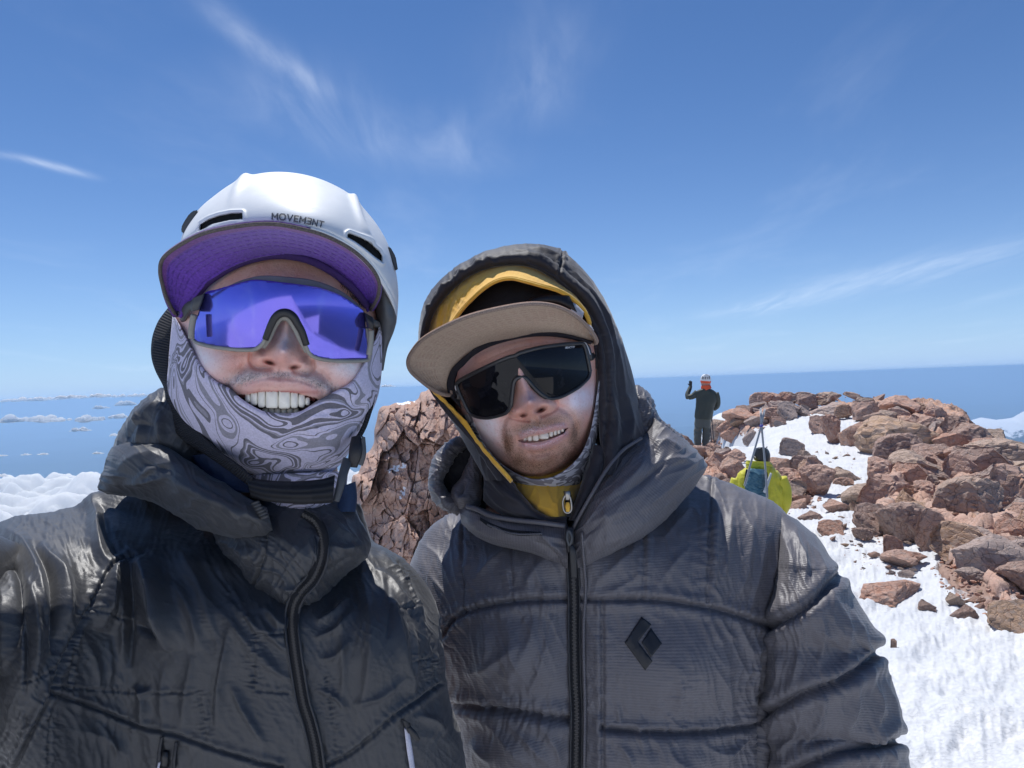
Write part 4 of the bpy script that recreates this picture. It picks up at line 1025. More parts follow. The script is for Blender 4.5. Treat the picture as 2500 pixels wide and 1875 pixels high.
def brim(name, outer, inner, dO, dI, parent, mat, colA, colB, rows, n=260, m=70, thick=.003, sag=.006, stitch_dark=.55, edge_rows=.16, edgecol=None):
    a, b = cr(outer, n), cr(inner, n); tt = np.linspace(0, 1, n); t = np.linspace(0, 1, m)
    u = a[:, None, 0] + (b - a)[:, None, 0] * t; v = a[:, None, 1] + (b - a)[:, None, 1] * t
    dO = np.interp(tt, np.linspace(0, 1, len(dO)), dO); dI = np.interp(tt, np.linspace(0, 1, len(dI)), dI)
    k = np.ones(25) / 25; sm = lambda x: np.convolve(np.r_[np.full(12, x[0]), x, np.full(12, x[-1])], k, 'valid')
    dO, dI = sm(dO), sm(dI)
    d = dO[:, None] + (dI - dO)[:, None] * t[None] + sag * (4 * t * (1 - t))[None]
    gro = np.zeros_like(d); colr = np.zeros(d.shape + (3,)); colr[:] = colA
    e = np.clip((t - edge_rows + .015) / .03, 0, 1)[None, :, None]
    colr[:] = np.array(edgecol if edgecol is not None else colA) * (1 - e) + np.array(colA) * e
    arc = np.r_[0, np.cumsum(np.linalg.norm(np.diff(a, axis=0), axis=1))]
    for r_ in rows:
        g_ = np.exp(-((t[None] - r_ - 0.01 * np.sin(tt[:, None] * 3)) / .014) ** 2)
        dash = (np.sin(arc[:, None] / 4.0) > -.5)
        gro += .0010 * g_ * dash
        w = (g_ * stitch_dark * dash)[..., None]; colr[:] = colr * (1 - w) + np.array(colB) * w
    d = d + gro
    F = W(u, v, d); N = normals(F)
    if (N * FW).sum() > 0: N = -N
    Bk = F - N * thick
    V = np.concatenate([F, Bk[:, ::-1]], 1); C = np.concatenate([colr, np.broadcast_to(np.array(colB), colr.shape)], 1)
    return grid(name, V, parent, mat, cj=True, cols=C, capi=True)
brim1 = brim('brim', vo, vi, [.700, .672, .645, .622, .604, .598, .604, .622, .645, .675, .705], [.70, .69, .682, .676, .672, .670, .672, .678, .686, .695, .705], cap1, M_PURP, (0.155, 0.062, 0.44), (0.08, 0.03, 0.22), (.20, .31, .43, .55, .67, .93), edgecol=(0.21, 0.07, 0.31))
tube('brim_edge', [(x, y, d_ - .0005) for (x, y), d_ in zip(vo, np.interp(np.linspace(0, 1, len(vo)), np.linspace(0, 1, 11), [.700, .672, .645, .622, .604, .598, .604, .622, .645, .675, .705]))], .0017, cap1, plain('brim_edge_twill', (0.10, 0.085, 0.08), .9, scale=900, var=.5, bump=.6), 8, samples=200)
tube('sweatband', [(x, y, d_ + .001) for (x, y), d_ in zip(vi[2:-2], np.interp(np.linspace(0, 1, len(vi) - 4), np.linspace(0, 1, 11), [.695, .69, .682, .676, .672, .670, .672, .678, .686, .695, .70]))], .0035, cap1, plain('purple_band', (0.05, 0.022, 0.12), .9), 10, samples=160)

# ------------------------------------------------------------------ helmet
hel1 = thing('helmet', 'white ski-touring helmet with grey lettering and black clips on the grinning man', 'helmet', tuple(W(700, 640, .76)))
M = Mt('white_helmet_shell'); v = M.tc('Object'); a = M.noise(9, v, 5, .6); b = M.noise(120, v, 4, .7)
sc_ = M.noise(30, M.map(v, (1, 1, 9), (0.4, 0.2, .3)), 6, .75, 1.2)
cc = M.mix(M.ramp(a, [(.35, 0.), (.7, 1.)]), (0.70, 0.73, 0.75), (0.78, 0.80, 0.81))
cc = M.mix(M.ramp(sc_, [(.62, 0.), (.72, .5)]), cc, (0.55, 0.56, 0.58))
M.set(Base_Color=cc, Roughness=M.ramp(sc_, [(.4, .46), (.7, .62)])); M.b.inputs['Coat Weight'].default_value = .0; M.bump(M.math('ADD', b, M.math('MULTIPLY', sc_, 2.)), .06, .001); M_HEL = M.m
h_sil = [(436, 640), (440, 596), (449, 562), (468, 532), (491, 505), (519, 481), (561, 451), (606, 430), (651, 421), (696, 420), (742, 426), (787, 439), (832, 460), (862, 481), (892, 513), (922, 551), (947, 596), (965, 656), (972, 705), (972, 745), (968, 790)]
h_rim = [(438, 645), (442, 612), (452, 597), (468, 586), (487, 574), (520, 563), (561, 555), (606, 549), (651, 547), (700, 550), (742, 558), (790, 573), (832, 593), (862, 613), (892, 640), (915, 668), (935, 698), (950, 726), (960, 750), (964, 762), (966, 775)]
n_, m_ = 320, 150
sil, rim = cr(h_sil, n_), cr(h_rim, n_)
tt = np.linspace(0, 1, n_); side = np.abs(2 * tt - 1)
d_rim = .612 + .125 * side ** 2.0; d_sil = .765 + .0 * side
qf = np.linspace(0, math.pi / 2, m_); qb = np.linspace(math.pi / 2, math.pi * .93, 40)[1:]
u = rim[:, None, 0] + (sil - rim)[:, None, 0] * np.sin(qf)[None]; v_ = rim[:, None, 1] + (sil - rim)[:, None, 1] * np.sin(qf)[None]
d = d_rim[:, None] + (d_sil - d_rim)[:, None] * (1 - np.cos(qf))[None] ** 1.0
cen = np.array([700., 690.])
ub = cen[0] + (sil[:, None, 0] - cen[0]) * np.sin(qb)[None]; vb = cen[1] + (sil[:, None, 1] - cen[1]) * np.sin(qb)[None]
db = d_sil[:, None] + .115 * (-np.cos(qb))[None]
VENTS = [[(487, 562), (491, 548), (510, 536), (535, 527), (565, 521), (592, 520), (594, 535), (560, 538), (520, 547), (494, 559)],
         [(848, 571), (852, 569), (880, 580), (905, 596), (925, 613), (932, 625), (932, 640), (915, 628), (890, 607), (866, 590), (846, 579)]]
def hel_rel(u, v):
    h = np.zeros_like(u)
    for k, P_ in enumerate(VENTS):
        sd = sdpoly(u, v, P_)
        h += .0018 * np.exp(-((sd - 5) / 3.5) ** 2)
    h -= .0010 * np.exp(-((pldist(u, v, rim)[0] - 11) / 2.2) ** 2)                                    # rolled lip above the brim
    h += .004 * ln(u, v, [(602, 428), (575, 470), (556, 515)], 10) * sstep(520, 440, v) + .004 * ln(u, v, [(862, 480), (880, 540), (905, 590)], 8) * sstep(620, 560, v)
    return h
F = W(u, v_, d); N = normals(F)
if (N * FW).sum() > 0: N = -N
F = F + N * hel_rel(u, v_)[..., None]
rec = sum(sstep(1.0, -1.5, sdpoly(u, v_, P_)) for P_ in VENTS)
F = F + (F - CAMP) * (rec * .012)[..., None]
inner = W(rim[:, None, 0] * 1.0 + 0 * np.zeros((1, 3)), rim[:, None, 1] + np.array([2, 5, 8])[None], d_rim[:, None] + np.array([.003, .010, .03])[None])
V = np.concatenate([inner[:, ::-1], F, W(ub, vb, db)], 1)
shell1 = grid('shell', V, hel1, M_HEL)
# slot fillings (foam seen through the vents)
M_FOAM = plain('vent_foam', (0.010, 0.0105, 0.011), .9, spec=.15, bump=.9, scale=220, var=.5)
for P_ in VENTS:
    k_ = inpoly(u, v_, P_)
    i0, i1 = np.where(k_.any(1))[0][[0, -1]]; j0, j1 = np.where(k_.any(0))[0][[0, -1]]
    Fv = F[i0:i1 + 1, j0:j1 + 1] + N[i0:i1 + 1, j0:j1 + 1] * 0 - FW * .0007
    grid('vent', Fv, hel1, M_FOAM, keep=k_[i0:i1 + 1, j0:j1 + 1])
# lettering
GL = {'M': [[(0, 0), (0, 1), (.5, .35), (1, 1), (1, 0)]], 'O': [[(.25, 0), (0, .25), (0, .75), (.25, 1), (.75, 1), (1, .75), (1, .25), (.75, 0), (.25, 0)]], 'V': [[(0, 1), (.5, 0), (1, 1)]],
      'E': [[(1, 1), (0, 1), (0, 0), (1, 0)], [(0, .5), (.85, .5)]], '3': [[(0, 1), (1, 1), (1, 0), (0, 0)], [(1, .5), (.15, .5)]], 'N': [[(0, 0), (0, 1), (1, 0), (1, 1)]], 'T': [[(0, 1), (1, 1)], [(.5, 1), (.5, 0)]],
      'R': [[(0, 0), (0, 1), (.8, 1), (1, .85), (1, .6), (.8, .5), (0, .5)], [(.5, .5), (1, 0)]], 'A': [[(0, 0), (.5, 1), (1, 0)], [(.2, .35), (.8, .35)]], 'C': [[(1, .85), (.75, 1), (.25, 1), (0, .75), (0, .25), (.25, 0), (.75, 0), (1, .15)]], 'I': [[(.5, 0), (.5, 1)]], 'P': [[(0, 0), (0, 1), (.8, 1), (1, .85), (1, .6), (.8, .5), (0, .5)]]}
def lettering(text, base, height, widths, objs, parent, mat, sw=2.6, lift=.0006, gap=4.0, name='letter', slant=0.0, dflt=.66):
    """raised letters along a baseline polyline in pixels, each its own little mesh on the surface"""
    bl = cr(base, 200); L = np.r_[0, np.cumsum(np.linalg.norm(np.diff(bl, axis=0), axis=1))]
    at_ = lambda s: np.array([np.interp(s, L, bl[:, 0]), np.interp(s, L, bl[:, 1])])
    s = 0.0; res = []
    for ch in text:
        w = widths.get(ch, widths['*'])
        mid = at_(s + w / 2); e = at_(min(s + w, L[-1])) - at_(s); e = e / (np.linalg.norm(e) + 1e-9); nrm = np.array([e[1], -e[0]])
        bm = bmesh.new()
        for st_ in GL[ch]:
            pts = [mid + e * ((x - .5) * w + slant * (y - .5)) + nrm * y * height for x, y in st_]
            for p, q in zip(pts[:-1], pts[1:]):
                dq = (q - p) / (np.linalg.norm(q - p) + 1e-9); nq = np.array([-dq[1], dq[0]]) * sw / 2
                p_, q_ = p - dq * sw / 2 * .9, q + dq * sw / 2 * .9
                cor = [p_ + nq, q_ + nq, q_ - nq, p_ - nq]
                top = [Vector(W(a, b, d)) for a, b, d in on(objs, cor, lift, dflt)]; bot = [Vector(W(a, b, d + .0008)) for a, b, d in on(objs, cor, lift, dflt)]
                tv = [bm.verts.new(x) for x in top]; bv = [bm.verts.new(x) for x in bot]
                bm.faces.new(tv); [bm.faces.new((tv[i], bv[i], bv[(i + 1) % 4], tv[(i + 1) % 4])) for i in range(4)]
        bmesh.ops.recalc_face_normals(bm, faces=bm.faces)
        me = bpy.data.meshes.new(name); bm.to_mesh(me); bm.free(); res.append(link(name, me, parent, mat, smooth=False))
        s += w + gap
    return res
M_LET = plain('grey_print', (0.10, 0.105, 0.12), .5)
lettering('MOVEM3NT', [(664, 535), (700, 537.5), (745, 545), (791, 556)], 14.0, {'*': 10.5, 'M': 13, 'O': 13.5, 'V': 12, 'E': 8.5, '3': 8.5, 'T': 10}, [shell1], hel1, M_LET, sw=3.0, gap=5.2, lift=.0016)
# headlamp clips
def clip(poly, d, side):
    P_ = np.array(poly, float); b = W(P_[:, 0], P_[:, 1], d); f = W(P_[:, 0], P_[:, 1], d - .022)
    bm = bmesh.new(); tv = [bm.verts.new(x) for x in f]; bv = [bm.verts.new(x) for x in b]
    bm.faces.new(tv); bm.faces.new(bv[::-1]); n = len(P_)
    for i in range(n): bm.faces.new((tv[i], bv[i], bv[(i + 1) % n], tv[(i + 1) % n]))
    bmesh.ops.recalc_face_normals(bm, faces=bm.faces); bmesh.ops.bevel(bm, geom=bm.edges[:], offset=.0012, segments=2, affect='EDGES')
    me = bpy.data.meshes.new('clip'); bm.to_mesh(me); bm.free(); return link('clip', me, hel1, M_DARKG, smooth=False)
clip([(442, 556), (444, 571), (453, 566), (475, 530), (485, 514), (476, 512), (462, 522), (450, 540)], .752, -1)
clip([(947, 600), (953, 603), (966, 626), (972, 660), (967, 663), (957, 640), (948, 616)], .752, 1)
# grey side of the liner and the buckle arm on the right
M_LINER = plain('grey_liner', (0.11, 0.115, 0.12), .6, scale=80)
loft('liner', [(900, 640, 925, 660, .745, .02, .04), (908, 690, 955, 700, .745, .035, .05), (912, 730, 966, 745, .745, .035, .05), (918, 770, 968, 780, .745, .033, .05), (926, 810, 962, 808, .75, .022, .04), (930, 850, 946, 850, .752, .012, .02), (926, 905, 936, 905, .755, .006, .01)], 60, 40, 20, hel1, M_LINER)
# webbing straps, chin pad, buckle
s_o = [(418, 742), (397, 768), (383, 790), (371, 826), (369, 868), (379, 905), (400, 948), (406, 990), (426, 1048), (449, 1077), (500, 1110), (556, 1148), (606, 1186)]
s_i = [(428, 752), (424, 775), (421, 800), (418, 832), (413, 872), (411, 905), (414, 946), (437, 982), (463, 1018), (492, 1060), (530, 1100), (580, 1135), (618, 1168)]
strip('strap', s_o, s_i, hel1, M_WEB, [.78, .775, .77, .765, .76, .755, .75, .74, .728, .715, .70, .69, .682], [.762, .757, .752, .748, .742, .738, .735, .725, .712, .70, .688, .68, .674], n=90, m=8, thick=.0025, uvs=(1, 1), bulge=.002)
strip('chin_pad', [(601, 1164), (650, 1172), (715, 1175), (781, 1170), (818, 1160)], [(612, 1214), (650, 1224), (715, 1230), (770, 1230), (812, 1228)], hel1, webbing('chin_pad_knit', (0.013, 0.013, 0.015), 60, 'X'), [.682, .668, .662, .666, .680], [.676, .662, .656, .660, .674], n=60, m=14, thick=.005, bulge=.006)
strip('strap_end', [(611, 1228), (626, 1252), (638, 1270)], [(632, 1222), (646, 1243), (658, 1262)], hel1, webbing('grey_webbing', (0.05, 0.052, 0.055), 100), .668, .666, n=16, m=5, thick=.003, bulge=.002)
strip('strap', [(926, 808), (922, 880), (912, 960), (890, 1030), (868, 1072)], [(934, 812), (930, 880), (919, 962), (898, 1036), (877, 1078)], hel1, M_WEB, [.735, .735, .73, .722, .712], [.738, .738, .733, .724, .714], n=50, m=5, thick=.0025)
loft('buckle', [(858, 1066, 880, 1062, .705, .006, .008), (853, 1090, 886, 1086, .702, .010, .008), (850, 1118, 884, 1112, .70, .010, .008), (846, 1140, 872, 1142, .70, .007, .007)], 30, 16, 10, hel1, M_BLACKP, px=.5, py=.5)
loft('buckle_prong', [(884, 1064, 892, 1068, .70, .004, .004), (876, 1100, 894, 1108, .698, .005, .004), (868, 1132, 886, 1138, .698, .004, .004)], 20, 12, 8, hel1, M_DARKG, px=.5, py=.5)
loft('strap_adjuster', [(838, 1116, 862, 1122, .70, .007, .006), (828, 1150, 850, 1156, .69, .008, .006), (820, 1186, 840, 1190, .684, .007, .006), (812, 1222, 828, 1226, .68, .005, .005)], 30, 16, 10, hel1, M_DARKG, px=.6, py=.6)

# ------------------------------------------------------------------ sunglasses: one curved purple mirror shield
gl1 = thing('sunglasses', 'wraparound sunglasses with one purple-blue mirrored shield lens on the grinning man', 'sunglasses', tuple(W(695, 780, .63)))
L1 = [(500, 716), (530, 706), (561, 697), (590, 689), (618, 683), (651, 685), (711, 692), (750, 697), (787, 704), (832, 721), (865, 742), (889, 762), (893, 800), (897, 840), (898, 870), (893, 877), (862, 878), (832, 878), (802, 876), (775, 871), (756, 862), (744, 842), (735, 815), (724, 792), (714, 776), (700, 768), (684, 769), (670, 782), (658, 802), (648, 824), (637, 840), (621, 850), (590, 851), (561, 849), (516, 843), (480, 834), (470, 824), (471, 810), (476, 790), (488, 752)]
def lensd(u, v, dc=.628, uc=690, k=.052 / 205 ** 2, tilt=.00006):
    return dc + k * (u - uc) ** 2 + tilt * (v - 780) + .006 * ((v - 780) / 95.) ** 2
def lens_mesh(name, poly, dep, parent, mat, thick=.002, nx=90, ny=44, smoothc=True):
    """curved plate cut to an outline: triangulated fill of the outline with inner points"""
    P_ = np.asarray(poly, float); P_ = cr(P_, 220, closed=True) if smoothc else P_
    x0, y0 = P_.min(0); x1, y1 = P_.max(0)
    gx, gy = np.meshgrid(np.linspace(x0, x1, nx), np.linspace(y0, y1, ny)); gx, gy = gx.ravel(), gy.ravel()
    ok = sdpoly(gx, gy, P_) < -2.5
    from mathutils.geometry import delaunay_2d_cdt
    pts = [Vector(p) for p in P_] + [Vector((a, b)) for a, b in zip(gx[ok], gy[ok])]
    n = len(P_)
    vv, ee, ff, *_ = delaunay_2d_cdt(pts, [(i, (i + 1) % n) for i in range(n)], [], 1, 1e-6)
    q = np.array([v[:] for v in vv]); cent = np.array([q[list(f)].mean(0) for f in ff]); k = inpoly(cent[:, 0], cent[:, 1], P_)
    F_ = [f for f, kk in zip(ff, k) if kk]
    D = dep(q[:, 0], q[:, 1]); A = W(q[:, 0], q[:, 1], D); B = W(q[:, 0], q[:, 1], D + thick); m = len(q)
    fs = [tuple(f) for f in F_] + [tuple(i + m for i in f[::-1]) for f in F_]
    from collections import Counter
    ec = {}
    for f in F_:
        for a, b in zip(f, list(f[1:]) + [f[0]]): ec[(a, b)] = ec.get((a, b), 0) + 1
    for (a, b) in ec:
        if (b, a) not in ec: fs.append((b, a, a + m, b + m))
    return mesh(name, np.vstack([A, B]), fs, parent, mat)
M = Mt('purple_mirror'); v = M.tc('Object'); lw = M.n.new('ShaderNodeLayerWeight'); lw.inputs[0].default_value = .35
nq = M.noise(5.0, v, 3, .5, .6); nq2 = M.noise(16, M.map(v, (1, 1, .3)), 4, .6, 1.0)
tint = M.mix(M.ramp(nq, [(.35, 0.), (.68, 1.)]), (0.15, 0.185, 0.82), (0.25, 0.20, 0.78))
tint = M.mix(M.math('MULTIPLY', M.ramp(nq2, [(.58, 0.), (.75, 1.)]), .35), tint, (0.14, 0.40, 0.80))
smear = M.noise(24, M.map(v, (1.0, 1.0, .35), (.3, .5, .4)), 7, .72, 1.5); spk = M.voronoi(95, v)
dirt = M.math('ADD', M.math('MULTIPLY', M.ramp(smear, [(.56, 0.), (.80, 1.)]), .30), M.math('MULTIPLY', M.ramp(spk, [(.0, 1.), (.06, 0.)]), .35))
M.set(Base_Color=M.mix(dirt, tint, (0.55, 0.55, 0.85)), Metallic=0.88, Roughness=M.math('ADD', .10, M.math('MULTIPLY', dirt, .35))); M.b.inputs['Coat Weight'].default_value = .0
M_MIRROR = M.m
lens1 = lens_mesh('lens', L1, lensd, gl1, M_MIRROR)
dl = lambda pts, o=0.0: [(x, y, float(lensd(x, y)) + o) for x, y in pts]
# rim: warm grey below, grey brow piece above, dark nose bridge
tube('rim', dl([(470, 824), (480, 836), (516, 846), (561, 852), (592, 854), (621, 853), (639, 842), (650, 825)], .001), .0019, gl1, M_GREYP, 8, samples=80)
tube('rim', dl([(744, 838), (757, 864), (775, 874), (802, 879), (832, 881), (862, 881), (896, 879), (901, 868), (899, 836), (895, 800)], .001), .0019, gl1, M_GREYP, 8, samples=90)
strip('brow_bar', [(540, 706), (590, 684), (640, 673), (700, 676), (760, 683), (812, 700), (850, 722), (880, 748)], [(545, 706), (592, 690), (640, 686), (700, 692), (760, 700), (810, 713), (848, 734), (878, 756)], gl1, plastic('grey_bar', (0.16, 0.17, 0.17), .4), [float(lensd(x, 690)) + .006 for x in (540, 590, 640, 700, 760, 812, 850, 880)], [float(lensd(x, 700)) + .002 for x in (545, 592, 640, 700, 760, 810, 848, 878)], n=60, m=8, thick=.004)
NB = [(648, 828), (660, 797), (671, 776), (685, 765), (701, 764), (716, 774), (727, 792), (738, 812), (748, 842)]
tube('nose_bridge', dl(NB, -.001), [.0030, .0036, .0036, .0030], gl1, M_BLACKP, 10, flat=.7, samples=60)
tube('nose_pad', dl([(642, 846), (655, 826), (668, 797), (680, 779), (692, 773), (706, 778), (720, 797), (734, 826), (750, 858)], .006), [.0028, .0034, .0034, .0028], gl1, M_GREYP, 10, samples=60)
strip('nose_pad', [(720, 790), (733, 820), (744, 846)], [(714, 800), (726, 828), (738, 850)], gl1, M_BLACKP, .645, .652, n=14, m=4, thick=.003)
# temple arms and hinges
loft('hinge', [(470, 728, 500, 716, .672, .006, .006), (466, 745, 494, 738, .672, .007, .006), (466, 760, 486, 757, .674, .006, .006)], 14, 14, 10, gl1, M_DARKG, px=.5, py=.5)
tube('temple_arm', [(480, 740, .676), (458, 752, .69), (448, 775, .715), (446, 800, .76)], [.0045, .005, .0045, .004], gl1, M_DARKG, 10, flat=.6)
tube('side_rim', [(474, 768, .670), (468, 800, .672), (467, 826, .674)], .003, gl1, M_GREYP, 8)
loft('hinge', [(889, 762, 912, 776, .678, .006, .006), (892, 780, 914, 792, .678, .008, .006), (896, 800, 912, 806, .68, .007, .006)], 14, 14, 10, gl1, M_BLACKP, px=.5, py=.5)
tube('temple_arm', [(905, 785, .682), (916, 790, .70), (922, 800, .75)], [.005, .0045, .004], gl1, M_DARKG, 10, flat=.6)
tube('side_rim', [(906, 806, .678), (905, 835, .679), (901, 866, .680)], .0028, gl1, M_GREYP, 8)
# stray hairs at the temple
M_HAIR = plain('brown_hair', (0.035, 0.02, 0.014), .5)
rs = np.random.RandomState(4); hv = []
for i in range(46):
    t = rs.rand(); x = 835 + 48 * t + rs.normal(0, 5); y = 675 + 60 * t + rs.normal(0, 6); dd = float(FA.depth(x, y)) - .002
    L_ = rs.uniform(8, 22); a_ = rad(rs.uniform(50, 120))
    hv.append([(x, y, dd - .002), (x + L_ * .5 * math.cos(a_) + rs.normal(0, 2), y + L_ * .5 * math.sin(a_), dd - .005), (x + L_ * math.cos(a_) + rs.normal(0, 4), y + L_ * math.sin(a_), dd - .003)])
hs = [tube('hair', h_, [.00035, .0003, .00012], man1, M_HAIR, 4, samples=6) for h_ in hv]
h_ = join('hair', hs); h_['kind'] = 'stuff'
stubble(man1, FA, face1, [plain('grey_bristle', (0.30, 0.25, 0.24), .5), plain('frosted_bristle', (0.55, 0.53, 0.55), .6)], [(600, 921, 44, 13, -14, 2.6, 115), (776, 934, 44, 15, 22, 2.6, 65), (686, 914, 50, 8, 3, 1.6, 90)], 900, 5, .0012, .0026, .00020)
# trousers and boots, below the picture
def legs(parent, cx, dd, mat, wd):
    for s in (-1, 1):
        loft('trouser_leg', [(cx + s * wd - 210, 2250, cx + s * wd + 210, 2250, dd, .10, .11), (cx + s * wd - 190, 2700, cx + s * wd + 190, 2700, dd, .095, .1), (cx + s * wd - 150, 3400, cx + s * wd + 150, 3400, dd, .075, .08), (cx + s * wd - 140, 4150, cx + s * wd + 140, 4150, dd, .07, .075)], 40, 24, 16, parent, mat, disp=None)
        loft('boot', [(cx + s * wd - 130, 4050, cx + s * wd + 130, 4050, dd, .07, .07), (cx + s * wd - 140, 4250, cx + s * wd + 140, 4250, dd - .02, .10, .08), (cx + s * wd - 135, 4390, cx + s * wd + 135, 4390, dd - .05, .16, .07)], 16, 20, 14, parent, M_BLACKP, px=.7, py=.7)
M_TROU = nylon('dark_trousers', (0.02, 0.021, 0.024), .6)
legs(man1, 570, .86, M_TROU, 215)
# ================================================================== MAN IN THE DOWN JACKET
man2 = thing('person', 'stubbled man in a grey quilted down jacket, black and yellow hoods up', 'person', tuple(W(1480, 3900, 0.97)))
c2 = (1298, 960)
f2o = [(1088, 900), (1108, 985), (1148, 1052), (1195, 1108), (1250, 1153), (1304, 1172), (1350, 1163), (1400, 1128), (1437, 1068), (1458, 1000), (1466, 900), (1455, 820), (1405, 735), (1300, 695), (1180, 735), (1108, 815)]
FB = Pillow(c2, f2o, 0.945, 0.100, 0.11, 0.48)
UL2 = [(1263, 1068), (1290, 1057), (1308, 1052), (1324, 1053), (1345, 1046), (1370, 1041), (1389, 1041)]
LL2 = [(1266, 1080), (1285, 1087), (1306, 1090), (1330, 1086), (1352, 1077), (1372, 1065), (1387, 1050)]
def face2(u, v):
    h = np.zeros_like(u)
    h += 0.020 * ln(u, v, [(1264, 890), (1276, 930), (1290, 975)], 19, 2.2)
    h += 0.018 * gs(u, v, 1296, 990, 30, 22, -18)
    h += 0.010 * gs(u, v, 1258, 1006, 15, 14) + 0.010 * gs(u, v, 1340, 988, 15, 15)
    h += 0.006 * gs(u, v, 1300, 1010, 18, 8, -15)
    h -= 0.016 * gs(u, v, 1320, 1001, 12, 5.5, -20) + 0.012 * gs(u, v, 1277, 1014, 9, 4, -10)
    h -= 0.005 * ln(u, v, [(1240, 1000), (1244, 1016), (1262, 1022), (1290, 1026)], 5) + 0.005 * ln(u, v, [(1356, 975), (1360, 992), (1346, 1005), (1322, 1014)], 5)
    h += 0.006 * gs(u, v, 1318, 1034, 70, 20, -16)
    h -= 0.0022 * ln(u, v, [(1304, 1024), (1312, 1046)], 6)
    h += 0.0055 * ln(u, v, UL2, 8, 2.2, 0.12) + 0.0075 * ln(u, v, LL2, 10, 2.2, 0.12)
    h -= 0.004 * ln(u, v, [(1285, 1108), (1320, 1107), (1355, 1094)], 10, 2, .2)
    mo = inpoly(u, v, [(1264, 1076), (1290, 1066), (1322, 1061), (1358, 1052), (1388, 1044), (1376, 1058), (1350, 1069), (1322, 1077), (1296, 1081), (1275, 1080)])
    h = np.where(mo, -0.006, h)
    h += 0.010 * gs(u, v, 1315, 1132, 50, 28, -15)
    h += 0.009 * gs(u, v, 1190, 1030, 40, 48) + 0.011 * gs(u, v, 1415, 985, 34, 46)
    h -= 0.0055 * ln(u, v, [(1248, 1004), (1230, 1028), (1226, 1062), (1238, 1100)], 8, 2, .2) + 0.0055 * ln(u, v, [(1356, 990), (1388, 1006), (1404, 1034), (1406, 1070)], 8, 2, .2)
    h -= 0.0025 * ln(u, v, [(1236, 1085), (1240, 1115), (1256, 1138)], 7, 2, .2) + .002 * ln(u, v, [(1412, 1070), (1405, 1100), (1390, 1122)], 7, 2, .2)
    h -= 0.010 * gs(u, v, 1190, 950, 45, 30) + 0.010 * gs(u, v, 1375, 900, 45, 30)
    h -= 0.0012 * ln(u, v, [(1160, 868), (1230, 840), (1330, 822), (1400, 830)], 4) + .001 * ln(u, v, [(1170, 885), (1250, 852), (1350, 836)], 3)
    h += 0.0005 * fbm(u / 12, v / 12, oct=3, seed=14)
    return h
def skin2(u, v):
    c = np.zeros(u.shape + (3,)); c[:] = (0.77, 0.455, 0.365)
    def mixc(w, col):
        w = np.clip(w, 0, 1)[..., None]; c[:] = c * (1 - w) + np.array(col) * w
    n = 0.5 + 0.5 * fbm(u / 34, v / 34, oct=4, seed=28); nf = 0.5 + 0.5 * fbm(u / 8, v / 8, oct=3, seed=22); nn = 0.5 + 0.5 * fbm(u / 3.0, v / 3.0, oct=2, seed=29)
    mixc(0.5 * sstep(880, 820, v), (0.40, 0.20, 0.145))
    mixc(0.6 * gs(u, v, 1300, 1000, 55, 28), (0.58, 0.27, 0.215))
    mixc(1.0 * gs(u, v, 1188, 1045, 36, 64, -28) * (0.7 + n), (0.86, 0.78, 0.82))
    mixc(1.0 * gs(u, v, 1420, 975, 42, 32, -25) * (0.7 + n), (0.84, 0.75, 0.80))
    mixc(0.75 * gs(u, v, 1288, 972, 24, 14, -18) * (0.3 + nf), (0.66, 0.56, 0.66)); mixc(.6 * gs(u, v, 1278, 930, 16, 26), (0.55, 0.36, .36))
    st = np.maximum.reduce([gs(u, v, 1318, 1036, 75, 17, -16), gs(u, v, 1240, 1082, 18, 42, -8), gs(u, v, 1402, 1070, 16, 46, 8), gs(u, v, 1318, 1128, 80, 36, -14), gs(u, v, 1268, 1125, 30, 30), .9 * gs(u, v, 1385, 1110, 32, 30)])
    mixc(1.0 * st * (0.6 + .6 * n), (0.30, 0.18, 0.125)); mixc(0.7 * st * (nn > .55), (0.15, 0.09, 0.06))
    mixc(0.35 * gs(u, v, 1325, 1125, 30, 16), (0.5, 0.27, 0.2))
    lu = ln(u, v, UL2, 7.5, 3, .08); ll = ln(u, v, LL2, 9, 3, .08)
    mixc(.9 * lu, (0.58, 0.33, 0.33)); mixc(.9 * ll, (0.57, 0.31, 0.32))
    mixc(.8 * np.maximum(lu, ll) * sstep(.5, .7, nn) + .7 * gs(u, v, 1300, 1046, 40, 6, -14) * sstep(.42, .62, nn), (0.72, 0.62, 0.64))
    mixc(.9 * (gs(u, v, 1320, 1001, 12, 6, -20) + .8 * gs(u, v, 1277, 1014, 9, 4.5, -10)), (0.10, 0.03, 0.025))  # dark of both nostrils is shade put into the skin colour
    return c
hd2 = FB.build('body', man2, M_SKIN, 420, 150, face2, skin2)
nk2 = loft('neck', [(1190, 1040, 1440, 1030, .99, .05, .06), (1170, 1200, 1500, 1190, 1.0, .05, .07), (1120, 1330, 1800, 1290, 1.02, .06, .08), (1080, 1600, 1840, 1600, 1.02, .08, .10), (1130, 2250, 1830, 2250, 1.02, .09, .1), (1180, 2600, 1780, 2600, 1.02, .1, .1)], 50, 24, 20, man2, M_SKIN,
           cols=lambda u, v, s: np.broadcast_to(np.array([0.5, 0.3, 0.24]), np.broadcast(u, s).shape + (3,)).copy())
body2 = join('body', [hd2, nk2])
Pillow((1325, 1064), [(1262, 1076), (1322, 1054), (1392, 1038), (1385, 1062), (1330, 1090), (1275, 1088)], .876, .004, .02, .5).build('mouth', man2, M_MOUTH, 40, 10)
xs = [1277, 1287, 1300, 1316, 1340, 1350.5, 1359.5, 1368.5, 1377]
def lowedge(x): return np.interp(x, [1270, 1285, 1300, 1316, 1340, 1352, 1365, 1378], [1076, 1077.5, 1078, 1076, 1069, 1064, 1060, 1052])
